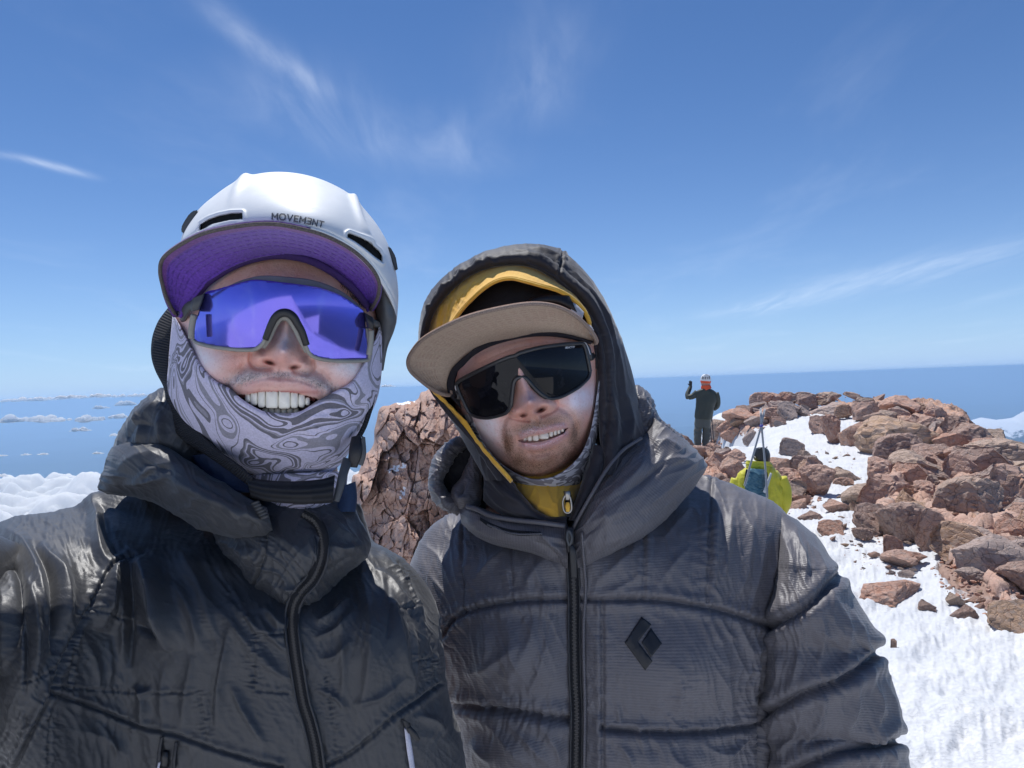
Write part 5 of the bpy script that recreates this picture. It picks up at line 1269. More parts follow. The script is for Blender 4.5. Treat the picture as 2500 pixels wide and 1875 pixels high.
M_TOOTH3 = plastic('enamel_warm', (0.70, 0.62, 0.53), 0.2, 0.6, .4)
for a, b in zip(xs[:-1], xs[1:]):
    m_ = (a + b) / 2; bt = lowedge(m_)
    o = tooth(man2, a, b, bt - 17, bt, .8575 + .000004 * (m_ - 1325) ** 2, M_TOOTH3)

stubble(man2, FB, face2, [plain('brown_bristle', (0.085, 0.05, 0.03), .5), plain('ginger_bristle', (0.20, 0.115, 0.06), .5)], [(1318, 1036, 62, 13, -16, 3, 85), (1240, 1082, 15, 34, -8, 1.5, 95), (1402, 1068, 13, 38, 8, 1.5, 95), (1318, 1130, 66, 27, -14, 3, 95), (1268, 1126, 26, 26, 0, 1, 95), (1384, 1110, 28, 26, 0, 1, 95)], 1900, 6, .0010, .0024, .00017)
# hoods -------------------------------------------------------------
M_SOFT = nylon('black_softshell', (0.026, 0.024, 0.030), .62, 0, .22, .25, .32)
M_YEL = Mt('mustard_cotton'); v = M_YEL.tc('Object'); n = M_YEL.noise(800, v, 2); n2 = M_YEL.noise(30, v, 4)
M_YEL.set(Base_Color=M_YEL.mix(M_YEL.ramp(n2, [(.3, 0.), (.7, 1.)]), (0.72, 0.38, 0.030), (0.84, 0.50, 0.070)), Roughness=.85); M_YEL.bump(M_YEL.math('ADD', n, M_YEL.math('MULTIPLY', n2, 3.)), .3, .0015); M_YEL.b.inputs['Sheen Weight'].default_value = .3
M_YEL = M_YEL.m
h_open = [(1236, 1172), (1192, 1110), (1145, 1056), (1098, 1004), (1062, 955), (1044, 905), (1037, 850), (1038, 815), (1047, 777), (1065, 741), (1105, 697), (1148, 665), (1195, 647), (1249, 640), (1296, 646), (1336, 665), (1376, 694), (1412, 726), (1434, 762), (1448, 806), (1459, 849), (1463, 922), (1466, 1012), (1470, 1084), (1480, 1120), (1474, 1160)]
h_out = [(1186, 1172), (1146, 1100), (1112, 1040), (1075, 990), (1044, 945), (1028, 895), (1022, 850), (1021, 820), (1025, 784), (1038, 734), (1068, 690), (1105, 658), (1152, 629), (1195, 611), (1249, 598), (1296, 595), (1340, 600), (1374, 613), (1412, 645), (1446, 684), (1478, 735), (1503, 791), (1525, 848), (1543, 907), (1554, 958), (1561, 1005), (1571, 1040), (1572, 1080), (1552, 1115), (1520, 1160)]
n_, m_ = 420, 90
op, ou = cr(h_open, n_), cr(h_out, n_)
tt = np.linspace(0, 1, n_)
d_op = np.interp(tt, [0, .12, .25, .4, .5, .6, .75, .9, 1], [.865, .88, .90, .905, .90, .90, .905, .90, .875]); d_ou = np.interp(tt, [0, .12, .25, .5, .75, .9, 1], [.90, .93, .955, .965, .97, .97, .93])
qf = np.linspace(0, math.pi / 2, m_); qb = np.linspace(math.pi / 2, math.pi * .93, 40)[1:]
u = op[:, None, 0] + (ou - op)[:, None, 0] * np.sin(qf); v_ = op[:, None, 1] + (ou - op)[:, None, 1] * np.sin(qf)
d = d_op[:, None] + (d_ou - d_op)[:, None] * (1 - np.cos(qf))
HR = relief_fn(seams=[([(1373, 612), (1370, 640), (1362, 672)], 3, .003, .0016, 12, 30), ([(1474, 1100), (1482, 1000), (1478, 900), (1468, 830), (1440, 765), (1400, 712), (1340, 662), (1290, 640)], 3, .0022, .0012, 14, 20)],
               folds=[([(1395, 690), (1440, 740), (1480, 830), (1505, 930)], 8, .004), ([(1420, 690), (1470, 770), (1510, 880), (1530, 990)], 9, .005), ([(1400, 660), (1455, 735), (1500, 840)], 7, .004), ([(1490, 960), (1500, 1040), (1490, 1100)], 10, .005), ([(1530, 960), (1540, 1040), (1525, 1100)], 10, .005), ([(1180, 632), (1220, 650), (1240, 640)], 7, .005), ([(1250, 610), (1300, 622), (1350, 640)], 8, .004), ([(1290, 605), (1340, 615), (1372, 630)], 6, .004),
                      ([(1060, 720), (1085, 700), (1100, 690)], 6, .004), ([(1040, 760), (1055, 745)], 6, .004), ([(1110, 668), (1135, 662)], 6, .004), ([(1150, 640), (1180, 640)], 6, .004)], wr=[(55, 80, 24, .0012, 83), (75, 140, 30, .0018, 87)])
F = W(u, v_, d); N = normals(F)
if (N * FW).sum() > 0: N = -N
F = F + N * (HR(u, v_) + 0.004 * np.sin(np.clip(qf / .5, 0, 1) * math.pi)[None])[..., None]
cen = np.array([1300., 900.])
ub = cen[0] + (ou[:, None, 0] - cen[0]) * np.sin(qb); vb = cen[1] + (ou[:, None, 1] - cen[1]) * np.sin(qb)
db = d_ou[:, None] + .13 * (-np.cos(qb))[None]
inn = W(op[:, None, 0] + np.zeros((1, 4)), op[:, None, 1] + np.zeros((1, 4)), d_op[:, None] + np.array([.002, .006, .02, .05])[None])
inn = inn + (W(cen[0], cen[1], .93) - inn) * np.array([.02, .03, .0, -.04])[None, :, None]
V = np.concatenate([inn[:, ::-1], F, W(ub, vb, db)], 1)
uvh = np.zeros(V.shape[:2] + (2,)); uvh[..., 0] = tt[:, None] * .9; uvh[..., 1] = np.linspace(0, .4, V.shape[1])[None]
hood2 = grid('hood', V, man2, M_SOFT, uv=uvh)
# mustard hood inside the black one
yi = [(1062, 838), (1072, 822), (1086, 808), (1105, 786), (1123, 762), (1141, 741), (1177, 707), (1213, 685), (1249, 679), (1285, 687), (1322, 697), (1361, 708), (1394, 726), (1420, 750), (1434, 772), (1440, 790)]
yo = [(1030, 838), (1036, 800), (1044, 772), (1060, 735), (1082, 710), (1105, 690), (1148, 658), (1195, 640), (1249, 632), (1296, 638), (1336, 658), (1376, 686), (1414, 718), (1440, 758), (1452, 790), (1458, 812)]
YR = relief_fn(folds=[([(1075, 740), (1068, 780), (1062, 830)], 7, .005), ([(1100, 715), (1090, 760), (1080, 815)], 6, .005), ([(1135, 690), (1110, 740), (1095, 790)], 8, .005), ([(1170, 668), (1140, 710), (1120, 755)], 9, .004), ([(1215, 655), (1290, 675), (1365, 700)], 10, .005), ([(1240, 648), (1300, 660), (1380, 700)], 8, -.003), ([(1085, 770), (1078, 800), (1074, 825)], 4, -.004)], wr=[(110, 50, 14, .0022, 93), (40, 60, 18, .0018, 95)])
strip('inner_hood', yi, yo, man2, M_YEL, [.885, .88, .878, .876, .872, .87, .87, .875, .885, .895], [.93] * 10, n=220, m=50, thick=.003, prof=lambda u, v, t, s: YR(u, v) * np.clip(np.minimum(t, 1 - t) * 8, 0, 1) + .006 * np.exp(-(t / .12) ** 2))
tube('hood_hem', [(x, y, d_) for (x, y), d_ in zip(yi, np.interp(np.linspace(0, 1, len(yi)), np.linspace(0, 1, 10), [.884, .879, .877, .875, .871, .869, .869, .874, .884, .894]))], .0026, man2, M_YEL, 8, samples=120)
# mustard edge running down to the chin on the left, and its collar with zip
strip('inner_hood', [(1054, 948), (1072, 962), (1110, 1000), (1141, 1032), (1172, 1080), (1205, 1118), (1246, 1162)], [(1050, 951), (1062, 972), (1102, 1010), (1138, 1058), (1170, 1095), (1205, 1135), (1246, 1180)], man2, M_YEL, [.885, .885, .88, .875, .868, .862, .858], [.895, .893, .888, .88, .872, .865, .86], n=90, m=8, thick=.004, bulge=.003, prof=lambda u, v, t, s: .0018 * noise(s * 22, t * 2, 0, seed=3))
strip('inner_hood', [(1432, 770), (1446, 800), (1455, 840), (1457, 900)], [(1440, 765), (1453, 798), (1462, 840), (1464, 900)], man2, M_SOFT, .905, .915, n=30, m=5, thick=.004, bulge=.002)
yc = loft('inner_collar', [(1226, 1130, 1440, 1130, .965, .03, .04), (1240, 1165, 1432, 1170, .955, .045, .04), (1262, 1205, 1416, 1205, .945, .058, .04), (1290, 1240, 1398, 1238, .935, .06, .04), (1320, 1262, 1388, 1262, .93, .058, .04)], 60, 70, 20, man2, M_YEL, disp=relief_fn(wr=[(100, 60, 20, .002, 97)], folds=[([(1270, 1190), (1310, 1230), (1360, 1250)], 9, .003)]))
strip('inner_zip', [(1376, 1200), (1380, 1230), (1384, 1262)], [(1392, 1200), (1393, 1230), (1393, 1262)], man2, M_ZIPT, .862, .862, n=14, m=4, thick=.002)
M_METAL = plastic('brushed_metal', (0.35, 0.33, 0.30), .3); M_METAL.node_tree.nodes['Principled BSDF'].inputs['Metallic'].default_value = 1
tube('zip_pull', [(1380, 1210, .857), (1374, 1225, .857), (1377, 1247, .857), (1387, 1252, .857), (1395, 1244, .857), (1394, 1224, .857), (1389, 1210, .857)], .0014, man2, M_METAL, 8, closed=True, samples=50)
loft('zip_slider', [(1378, 1200, 1392, 1198, .862, .006, .004), (1378, 1210, 1394, 1208, .862, .007, .004), (1380, 1222, 1391, 1222, .862, .005, .004)], 10, 12, 8, man2, M_METAL, px=.5, py=.5)
loft('zip_tab', [(1382, 1226, 1390, 1226, .858, .002, .002), (1380, 1236, 1392, 1236, .857, .0025, .002), (1382, 1250, 1391, 1250, .858, .002, .002)], 10, 10, 8, man2, M_YEL, px=.5, py=.5)
# black softshell collar either side of the mustard one
SR = relief_fn(wr=[(35, 70, 20, .0022, 101)], folds=[([(1190, 1150), (1230, 1200), (1300, 1245)], 10, .005), ([(1180, 1190), (1230, 1235), (1300, 1262)], 8, .004)])
loft('softshell_collar', [(1184, 1135, 1180, 1222, .905, .012, .02), (1206, 1132, 1200, 1240, .90, .018, .02), (1240, 1160, 1235, 1262, .89, .020, .02), (1285, 1222, 1282, 1276, .885, .018, .02), (1330, 1256, 1330, 1286, .882, .016, .02), (1384, 1262, 1384, 1292, .88, .012, .02)], 80, 60, 16, man2, M_SOFT, disp=SR)
loft('softshell_collar', [(1448, 1085, 1500, 1090, .905, .015, .02), (1432, 1140, 1478, 1150, .895, .016, .02), (1416, 1190, 1460, 1196, .888, .016, .02), (1400, 1235, 1430, 1240, .882, .014, .02), (1388, 1270, 1408, 1272, .878, .010, .02)], 60, 40, 16, man2, M_SOFT, disp=relief_fn(wr=[(100, 60, 18, .002, 103)]))
tube('softshell_zip', [(1472, 1130, .884), (1462, 1165, .880), (1446, 1200, .876), (1424, 1238, .872), (1402, 1272, .868)], .0022, man2, M_ZTEETH, 8)
# grey camouflage gaiter round the chin
M = Mt('camouflage_fabric'); v = M.tc('Object')
nz = M.noise(22, M.map(v, (1, 1, 2.2), (0, .5, 0)), 2.0, .5, .8)
pat = M.ramp(nz, [(0, (0.42, 0.42, 0.47)), (.40, (.16, .155, .18)), (.47, (.50, .50, .55)), (.54, (.22, .21, .245)), (.62, (.52, .52, .57))], 'CONSTANT')
M.set(Base_Color=pat, Roughness=.85); M.bump(M.noise(600, v, 2), .2, .0006); M.b.inputs['Specular IOR Level'].default_value = .25; M_CAMO = M.m
gi2 = [(1150, 1010), (1163, 1045), (1180, 1080), (1213, 1122), (1249, 1149), (1286, 1166), (1322, 1169), (1358, 1160), (1394, 1135), (1419, 1106), (1437, 1066), (1448, 1022), (1456, 970), (1462, 930)]
go2 = [(1128, 1015), (1146, 1060), (1168, 1098), (1207, 1142), (1249, 1172), (1286, 1196), (1322, 1209), (1358, 1211), (1390, 1200), (1419, 1175), (1440, 1135), (1454, 1085), (1464, 1036), (1472, 980), (1476, 930)]
GB = Pillow(c2, [(1085, 890), (1105, 985), (1145, 1060), (1192, 1122), (1249, 1174), (1286, 1198), (1322, 1211), (1358, 1213), (1392, 1202), (1422, 1177), (1444, 1135), (1460, 1085), (1472, 1010), (1478, 920), (1460, 820), (1405, 730), (1300, 690), (1180, 735), (1105, 815)], .948, .103, .1, .48)
gaiter_mesh('neck_gaiter', gi2, go2, GB, man2, M_CAMO, n=200, m=26, lift=.003, rlf=relief_fn(wr=[(20, 40, 14, .0012, 107)]), back=.07)

# ------------------------------------------------------------------ cap with tan brim
cap2 = thing('cap', 'dark cap with a broad tan brim worn under the yellow hood', 'cap', tuple(W(1250, 780, .87)))
M = Mt('tan_brim_fabric'); v = M.tc('Object'); n = M.noise(500, v, 3, .7); at = M.attr(); n2 = M.noise(16, v, 4)
c_ = M.mix(M.ramp(n, [(.3, 0.), (.7, 1.)]), M.mix(1., at, (.82, .82, .82), 'MULTIPLY'), M.mix(1., at, (1.14, 1.14, 1.14), 'MULTIPLY'))
c_ = M.mix(M.math('MULTIPLY', M.ramp(n2, [(.5, 0.), (.8, 1.)]), .3), c_, (0.42, 0.28, 0.22))
M.set(Base_Color=c_, Roughness=.9); M.bump(n, .35, .001); M.b.inputs['Specular IOR Level'].default_value = .2; M_TAN = M.m
bo2 = [(1099, 963), (1083, 962), (1054, 949), (1018, 922), (1000, 902), (996, 880), (1007, 857), (1032, 829), (1079, 801), (1141, 774), (1213, 755), (1285, 743), (1336, 744), (1376, 755), (1412, 777), (1441, 806), (1455, 830), (1453, 839)]
bi2 = [(1099, 963), (1098, 950), (1098, 938), (1099, 925), (1104, 910), (1115, 893), (1148, 864), (1191, 842), (1249, 826), (1303, 819), (1350, 819), (1394, 826), (1425, 833), (1440, 836), (1448, 838), (1451, 839)]
dO2 = [.885, .865, .842, .815, .795, .782, .775, .775, .785, .81, .85, .885]
brim2 = brim('brim', bo2, bi2, dO2, [.885, .880, .874, .868, .862, .857, .855, .857, .862, .87, .88, .887], cap2, M_TAN, (0.47, 0.36, 0.275), (0.38, 0.25, 0.20), (.17, .24, .31, .38, .45, .52), n=300, m=80, sag=.008, stitch_dark=.5, edge_rows=.05, edgecol=(.43, .33, .26))
tube('brim_edge', [(x, y, d_ - .0003) for (x, y), d_ in zip(bo2, np.interp(np.linspace(0, 1, len(bo2)), np.linspace(0, 1, 12), dO2))], .0021, cap2, plain('tan_edge', (0.27, 0.20, 0.16), .9, scale=800, var=.3), 8, samples=220)
M_BLKF = plain('black_cotton', (0.012, 0.012, 0.014), .85, scale=700, var=.3, bump=.3)
Pillow((1270, 790), [(1080, 850), (1090, 780), (1130, 730), (1190, 680), (1260, 668), (1330, 680), (1400, 715), (1450, 780), (1462, 850), (1380, 900), (1250, 910), (1130, 900)], .945, .070, .08, .5).build('crown', cap2, M_BLKF, 160, 50, lambda u, v: .002 * fbm(u / 40, v / 30, oct=3, seed=9))
strip('sweatband', [(1098, 966), (1092, 935), (1100, 905), (1118, 884), (1150, 858), (1192, 837), (1249, 821), (1303, 814), (1350, 814), (1394, 821), (1448, 836)], [(1128, 1000), (1108, 945), (1114, 912), (1132, 893), (1158, 868), (1198, 846), (1252, 830), (1303, 822), (1350, 822), (1392, 828), (1446, 842)], cap2, plain('dark_band', (0.016, 0.014, 0.02), .9), [.885, .877, .868, .86, .857, .855, .854, .855, .86, .868, .885], [.90, .885, .872, .864, .860, .857, .856, .857, .862, .87, .888], n=120, m=6, thick=.003)
strip('headband', [(1285, 735), (1310, 722), (1350, 716), (1390, 722)], [(1287, 742), (1320, 738), (1365, 742), (1410, 765)], cap2, plain('black_mesh_band', (0.006, 0.006, 0.007), .5, scale=300, var=.5, bump=.6), .872, .868, n=30, m=8, thick=.003, bulge=.003)
strip('buckle', [(1400, 738), (1413, 748), (1426, 762)], [(1392, 760), (1408, 772), (1422, 778)], cap2, plain('pale_grey_plastic', (0.42, 0.43, 0.45), .45), .872, .868, n=12, m=5, thick=.004, bulge=.002)
strip('side_tab', [(1432, 790), (1443, 795), (1450, 806)], [(1430, 800), (1440, 812), (1448, 822)], cap2, plain('pale_grey_fabric', (0.45, 0.45, 0.47), .8), .876, .872, n=12, m=5, thick=.003, bulge=.001)

# ------------------------------------------------------------------ black shield sunglasses
gl2 = thing('sunglasses', 'black shield sunglasses on the stubbled man in the yellow hood', 'sunglasses', tuple(W(1275, 930, .83)))
L2 = [(1114, 938), (1124, 928), (1162, 908), (1213, 884), (1240, 873), (1258, 868), (1271, 861), (1322, 848), (1376, 841), (1410, 838), (1422, 839), (1429, 850), (1436, 880), (1441, 907), (1438, 920), (1430, 930), (1412, 946), (1394, 957), (1375, 967), (1358, 972), (1345, 973), (1334, 971), (1318, 960), (1304, 947), (1290, 930), (1281, 922), (1270, 921), (1259, 926), (1254, 936), (1251, 960), (1247, 992), (1240, 1004), (1228, 1012), (1195, 1020), (1175, 1020), (1159, 1016), (1147, 1009), (1140, 999), (1131, 980), (1121, 958)]
def lensd2(u, v):
    x = (u - 1275) * .95 - (v - 925) * .31; y = (u - 1275) * .31 + (v - 925) * .95
    return .830 + .040 * (x / 160.) ** 2 + .004 * (y / 60.) ** 2 + .00008 * y
M = Mt('black_glossy_lens'); v = M.tc('Object'); sm = M.noise(20, M.map(v, (1, 1, .5), (.4, .2, .3)), 7, .7, 1.4); sp = M.voronoi(110, v)
dr = M.math('ADD', M.math('MULTIPLY', M.ramp(sm, [(.58, 0.), (.85, 1.)]), .10), M.math('MULTIPLY', M.ramp(sp, [(0., 1.), (.05, 0.)]), .2))
M.set(Base_Color=M.mix(dr, (0.006, 0.006, 0.008), (0.20, 0.20, 0.22)), Roughness=M.math('ADD', .03, M.math('MULTIPLY', dr, .4))); M.b.inputs['Specular IOR Level'].default_value = .30; M.b.inputs['Coat Weight'].default_value = .0; M.b.inputs['Coat Roughness'].default_value = .02; M_BLENS = M.m
lens2 = lens_mesh('lens', L2, lensd2, gl2, M_BLENS)
dl2 = lambda pts, o=0.0: [(x, y, float(lensd2(x, y)) + o) for x, y in pts]
M_FRAME2 = plastic('satin_black_frame', (0.016, 0.016, 0.018), .3, .7)
tube('rim', dl2([L2[i] for i in range(0, 12)] + [L2[12], L2[13]], -.0005), .0024, gl2, M_FRAME2, 8, samples=160)
tube('rim', dl2(L2[13:22], -.0003), .0020, gl2, M_FRAME2, 8, samples=100)
tube('rim', dl2(L2[30:] + L2[:1], -.0003), .0020, gl2, M_FRAME2, 8, samples=100)
tube('nose_bridge', dl2(L2[21:31], -.0008), .0026, gl2, M_FRAME2, 8, samples=80)
tube('temple_arm', dl2([(1424, 842), (1432, 850), (1440, 872)], .004) + [(1448, 868, .90), (1452, 866, .93)], [.004, .0045, .004, .004, .003], gl2, M_FRAME2, 8, flat=.5)
tube('temple_arm', dl2([(1117, 938), (1116, 950), (1122, 972)], .002) + [(1108, 975, .92), (1100, 978, .94)], [.003, .0035, .0035, .004, .003], gl2, M_FRAME2, 8, flat=.6)
M_SILV = plastic('silver_line', (0.5, 0.5, 0.52), .25); M_SILV.node_tree.nodes['Principled BSDF'].inputs['Metallic'].default_value = .8
tube('frame_highlight', dl2([(1424, 836), (1430, 838), (1436, 850), (1441, 866)], -.002), .0008, gl2, M_SILV, 6)
tube('frame_highlight', dl2([(1122, 930), (1113, 938), (1112, 948), (1119, 966)], -.002), .0008, gl2, M_SILV, 6)
lettering('REACTIV', [(1381, 851), (1394, 849.6), (1406, 848)], 4.2, {'*': 2.4, 'I': 1.0}, [lens2], gl2, plain('white_print', (.7, .7, .72), .5), sw=.8, gap=1.1, slant=1.2, lift=.0004, dflt=.83)

# ------------------------------------------------------------------ down jacket
M_DOWN = nylon('grey_ripstop_down', (0.116, 0.110, 0.120), .44, 0.05, .30, .12, .45, 1900, .10)
yoke = [(1060, 1580), (1090, 1540), (1119, 1502), (1198, 1479), (1282, 1466), (1384, 1464), (1469, 1464), (1593, 1464), (1678, 1475), (1763, 1492), (1866, 1526), (1900, 1545)]
SD = lambda p, w=7, dep=.006, pk=.0026, pl=19, rc=50: (p, w, dep, pk, pl, rc)
S2 = [SD(yoke, 6, .0055, .0028, 18, 50), SD([(1469, 1468), (1470, 1600), (1471, 1780), (1470, 1900)], 4, .0035, .0014, 20, 26), SD([(1470, 1777), (1565, 1782), (1678, 1783), (1791, 1774), (1860, 1765)], 6, .006, .003, 20, 50),
      SD([(1100, 1722), (1138, 1724), (1226, 1727), (1316, 1743), (1390, 1762)], 8, .008, .004, 20, 60), SD([(1130, 1285), (1131, 1390), (1136, 1495)], 4, .0025, .0016, 14, 30), SD([(1254, 1340), (1253, 1400), (1254, 1468)], 4, .0022, .0015, 14, 28),
      SD([(1571, 1290), (1569, 1380), (1568, 1462)], 4, .0022, .0016, 14, 30), SD([(1738, 1170), (1732, 1300), (1722, 1470)], 4, .003, .0022, 15, 36), SD([(1850, 1600), (1851, 1715), (1845, 1900)], 7, .006, .004, 18, 44), SD([(1640, 1600), (1642, 1690), (1640, 1770)], 4, .0, .0016, 14, 60)]
F2 = [([(1180, 1500), (1200, 1560), (1190, 1640)], 18, .006), ([(1230, 1490), (1260, 1560), (1250, 1660)], 16, .005), ([(1310, 1490), (1290, 1580), (1240, 1680)], 14, .005), ([(1350, 1500), (1330, 1600), (1290, 1700)], 10, .004), ([(1140, 1640), (1200, 1620), (1280, 1560)], 12, .005),
      ([(1160, 1740), (1230, 1780), (1300, 1860)], 14, .006), ([(1250, 1760), (1300, 1800), (1350, 1870)], 10, .005), ([(1160, 1800), (1220, 1850)], 12, .005), ([(1330, 1770), (1360, 1820), (1370, 1870)], 9, .004),
      ([(1160, 1420), (1200, 1380), (1240, 1350)], 9, .004), ([(1270, 1450), (1310, 1400), (1340, 1370)], 9, .004), ([(1440, 1440), (1500, 1390), (1560, 1340)], 10, .004), ([(1480, 1450), (1540, 1420), (1560, 1400)], 7, .003),
      ([(1590, 1450), (1640, 1380), (1690, 1330)], 9, .004), ([(1610, 1330), (1660, 1270), (1700, 1230)], 8, .003), ([(1755, 1210), (1745, 1320), (1740, 1450)], 10, .005), ([(1790, 1230), (1775, 1340), (1750, 1460)], 9, .005), ([(1840, 1250), (1830, 1340), (1800, 1480)], 10, .005), ([(1870, 1300), (1850, 1400), (1830, 1500)], 9, .004), ([(1900, 1290), (1885, 1400), (1860, 1510)], 7, .004), ([(1715, 1420), (1740, 1440), (1760, 1470)], 6, .004),
      ([(1720, 1495), (1735, 1540), (1750, 1570)], 9, .006), ([(1745, 1500), (1765, 1540), (1790, 1560)], 7, .005), ([(1790, 1510), (1810, 1560), (1830, 1600)], 9, .006), ([(1830, 1530), (1840, 1600), (1835, 1680)], 9, .005), ([(1700, 1500), (1712, 1540), (1716, 1580)], 6, .004),
      ([(1640, 1620), (1650, 1700), (1640, 1760)], 7, .003), ([(1760, 1640), (1770, 1700), (1790, 1750)], 8, .003), ([(1500, 1700), (1510, 1750), (1500, 1775)], 6, .003), ([(1490, 1800), (1530, 1830), (1540, 1880)], 9, .004), ([(1620, 1800), (1640, 1840), (1700, 1870)], 8, .004), ([(1690, 1800), (1760, 1830), (1820, 1800)], 9, .004), ([(1750, 1850), (1790, 1820), (1830, 1790)], 6, .003)]
def puff2(u, v):
    f = np.zeros_like(u)
    f += .020 * gs(u, v, 1240, 1600, 110, 95) + .024 * gs(u, v, 1660, 1630, 150, 110) + .018 * gs(u, v, 1640, 1850, 170, 55) + .018 * gs(u, v, 1250, 1830, 110, 65) + .016 * gs(u, v, 1420, 1380, 240, 60)
    f -= .012 * ln(u, v, [(1400, 1420), (1402, 1560), (1405, 1900)], 36)
    return f
dj = loft('jacket', [(1140, 1240, 1730, 1162, 1.06, .03, .04), (1084, 1262, 1791, 1184, 1.055, .058, .06), (1047, 1290, 1848, 1207, 1.05, .085, .08), (1018, 1345, 1900, 1236, 1.04, .110, .10), (1002, 1400, 1935, 1285, 1.025, .128, .11), (1000, 1480, 1945, 1390, 1.005, .132, .12), (1040, 1580, 1935, 1540, .985, .124, .12), (1080, 1680, 1915, 1680, .975, .120, .12), (1110, 1760, 1905, 1760, .975, .122, .12), (1140, 1880, 1900, 1880, .975, .124, .12), (1150, 2320, 1890, 2320, .985, .13, .13)],
          440, 420, 60, man2, M_DOWN, disp=relief_fn(S2, F2, [(70, 150, 40, .0022, 111), (115, 130, 34, .0010, 113), (80, 190, 20, .0011, 117), (98, 160, 17, .0009, 119), (60, 140, 17, .0006, 118)], extra=puff2), px=.92, py=.80)
ss1 = [(2052, 1400), (2005, 1450), (1960, 1489), (1900, 1520), (1860, 1540)]
ss2 = [(2150, 1588), (2100, 1630), (2045, 1664), (1960, 1694), (1900, 1725), (1846, 1756)]
ss3 = [(2206, 1803), (2160, 1815), (2100, 1824), (2040, 1838), (1960, 1870), (1900, 1900)]
FS = [([(1905, 1290), (1930, 1360), (1930, 1450)], 9, .005), ([(1935, 1290), (1965, 1370), (1960, 1450)], 8, .005), ([(1915, 1400), (1905, 1460), (1890, 1510)], 8, .004), ([(1975, 1320), (2005, 1380), (2000, 1430)], 8, .004), ([(2000, 1480), (2010, 1560), (1990, 1640)], 9, .005), ([(2040, 1460), (2070, 1530), (2060, 1630)], 10, .005), ([(2080, 1490), (2110, 1560), (2105, 1610)], 8, .004), ([(1950, 1520), (1950, 1600), (1930, 1680)], 9, .004), ([(1900, 1550), (1900, 1640), (1880, 1720)], 9, .004),
      ([(2080, 1660), (2090, 1720), (2060, 1800)], 9, .006), ([(2120, 1640), (2150, 1720), (2130, 1790)], 9, .005), ([(2010, 1700), (2000, 1760), (1950, 1830)], 9, .006), ([(1960, 1720), (1940, 1790), (1890, 1850)], 9, .005), ([(2160, 1660), (2185, 1730), (2180, 1790)], 7, .004), ([(2195, 1750), (2150, 1790), (2080, 1810)], 10, .006), ([(1900, 1750), (1880, 1800), (1870, 1850)], 8, .004), ([(2080, 1840), (2090, 1870)], 7, .004), ([(2120, 1835), (2150, 1875)], 7, .004), ([(2160, 1830), (2185, 1870)], 6, .004)]
sl2 = loft('sleeve', [(1885, 1240, 1945, 1268, 1.03, .03, .06), (1890, 1290, 2000, 1318, 1.015, .065, .08), (1890, 1360, 2040, 1388, .99, .092, .09), (1886, 1400, 2056, 1405, .98, .092, .09), (1876, 1470, 2108, 1490, .95, .090, .10), (1864, 1530, 2146, 1556, .95, .095, .10), (1858, 1575, 2143, 1590, .95, .088, .095), (1853, 1640, 2172, 1642, .95, .098, .10), (1850, 1710, 2198, 1726, .95, .10, .10), (1852, 1765, 2206, 1785, .95, .095, .10), (1860, 1800, 2192, 1808, .95, .086, .09), (1868, 1840, 2214, 1842, .95, .095, .10), (1880, 1920, 2226, 1930, .95, .10, .10), (1900, 2080, 2216, 2100, .95, .09, .09), (1905, 2250, 2190, 2270, .95, .075, .08), (1920, 2520, 2150, 2540, .95, .06, .06)],
           330, 190, 50, man2, M_DOWN, disp=relief_fn([SD(ss1, 9, .009, .0028, 20, 60), SD(ss2, 9, .010, .003, 20, 70), SD(ss3, 9, .009, .003, 20, 60)], FS, [(75, 120, 30, .0024, 121), (95, 150, 18, .0012, 124), (70, 140, 16, .0009, 125)]), px=.95, py=.85)
# collar of the down jacket: left flap, right roll, hood lumps behind
CR_ = relief_fn(folds=[([(1135, 1265), (1180, 1295), (1260, 1322)], 12, .004), ([(1300, 1320), (1340, 1345), (1378, 1385)], 8, -.006), ([(1320, 1310), (1355, 1335), (1382, 1360)], 7, .005), ([(1290, 1300), (1340, 1312), (1384, 1318)], 6, .004)], wr=[(20, 90, 20, .0020, 131), (15, 130, 14, .0009, 134)])
fl2 = loft('collar', [(1121, 1244, 1127, 1276, .935, .02, .03), (1145, 1230, 1158, 1306, .925, .035, .03), (1190, 1246, 1200, 1328, .915, .04, .03), (1240, 1262, 1250, 1340, .905, .042, .03), (1290, 1268, 1300, 1352, .897, .040, .03), (1340, 1274, 1346, 1372, .89, .036, .03), (1386, 1280, 1386, 1395, .885, .026, .03)], 150, 70, 20, man2, M_DOWN, disp=CR_)
tube('collar_hem', [(1140, 1236, .895), (1165, 1244, .885), (1200, 1260, .876), (1260, 1270, .866), (1320, 1276, .858), (1380, 1284, .858)], .0028, man2, M_DOWN, 10)
strip('collar_zip', [(1172, 1262), (1195, 1276), (1230, 1289), (1270, 1296), (1320, 1298)], [(1172, 1270), (1193, 1286), (1230, 1300), (1270, 1308), (1322, 1306)], man2, M_ZIPT, [q[2] for q in on([fl2], [(1172, 1266), (1195, 1281), (1230, 1295), (1270, 1302), (1320, 1302)], .003, .87)], [q[2] for q in on([fl2], [(1172, 1270), (1193, 1286), (1230, 1300), (1270, 1308), (1322, 1306)], .003, .87)], n=50, m=4, thick=.002)
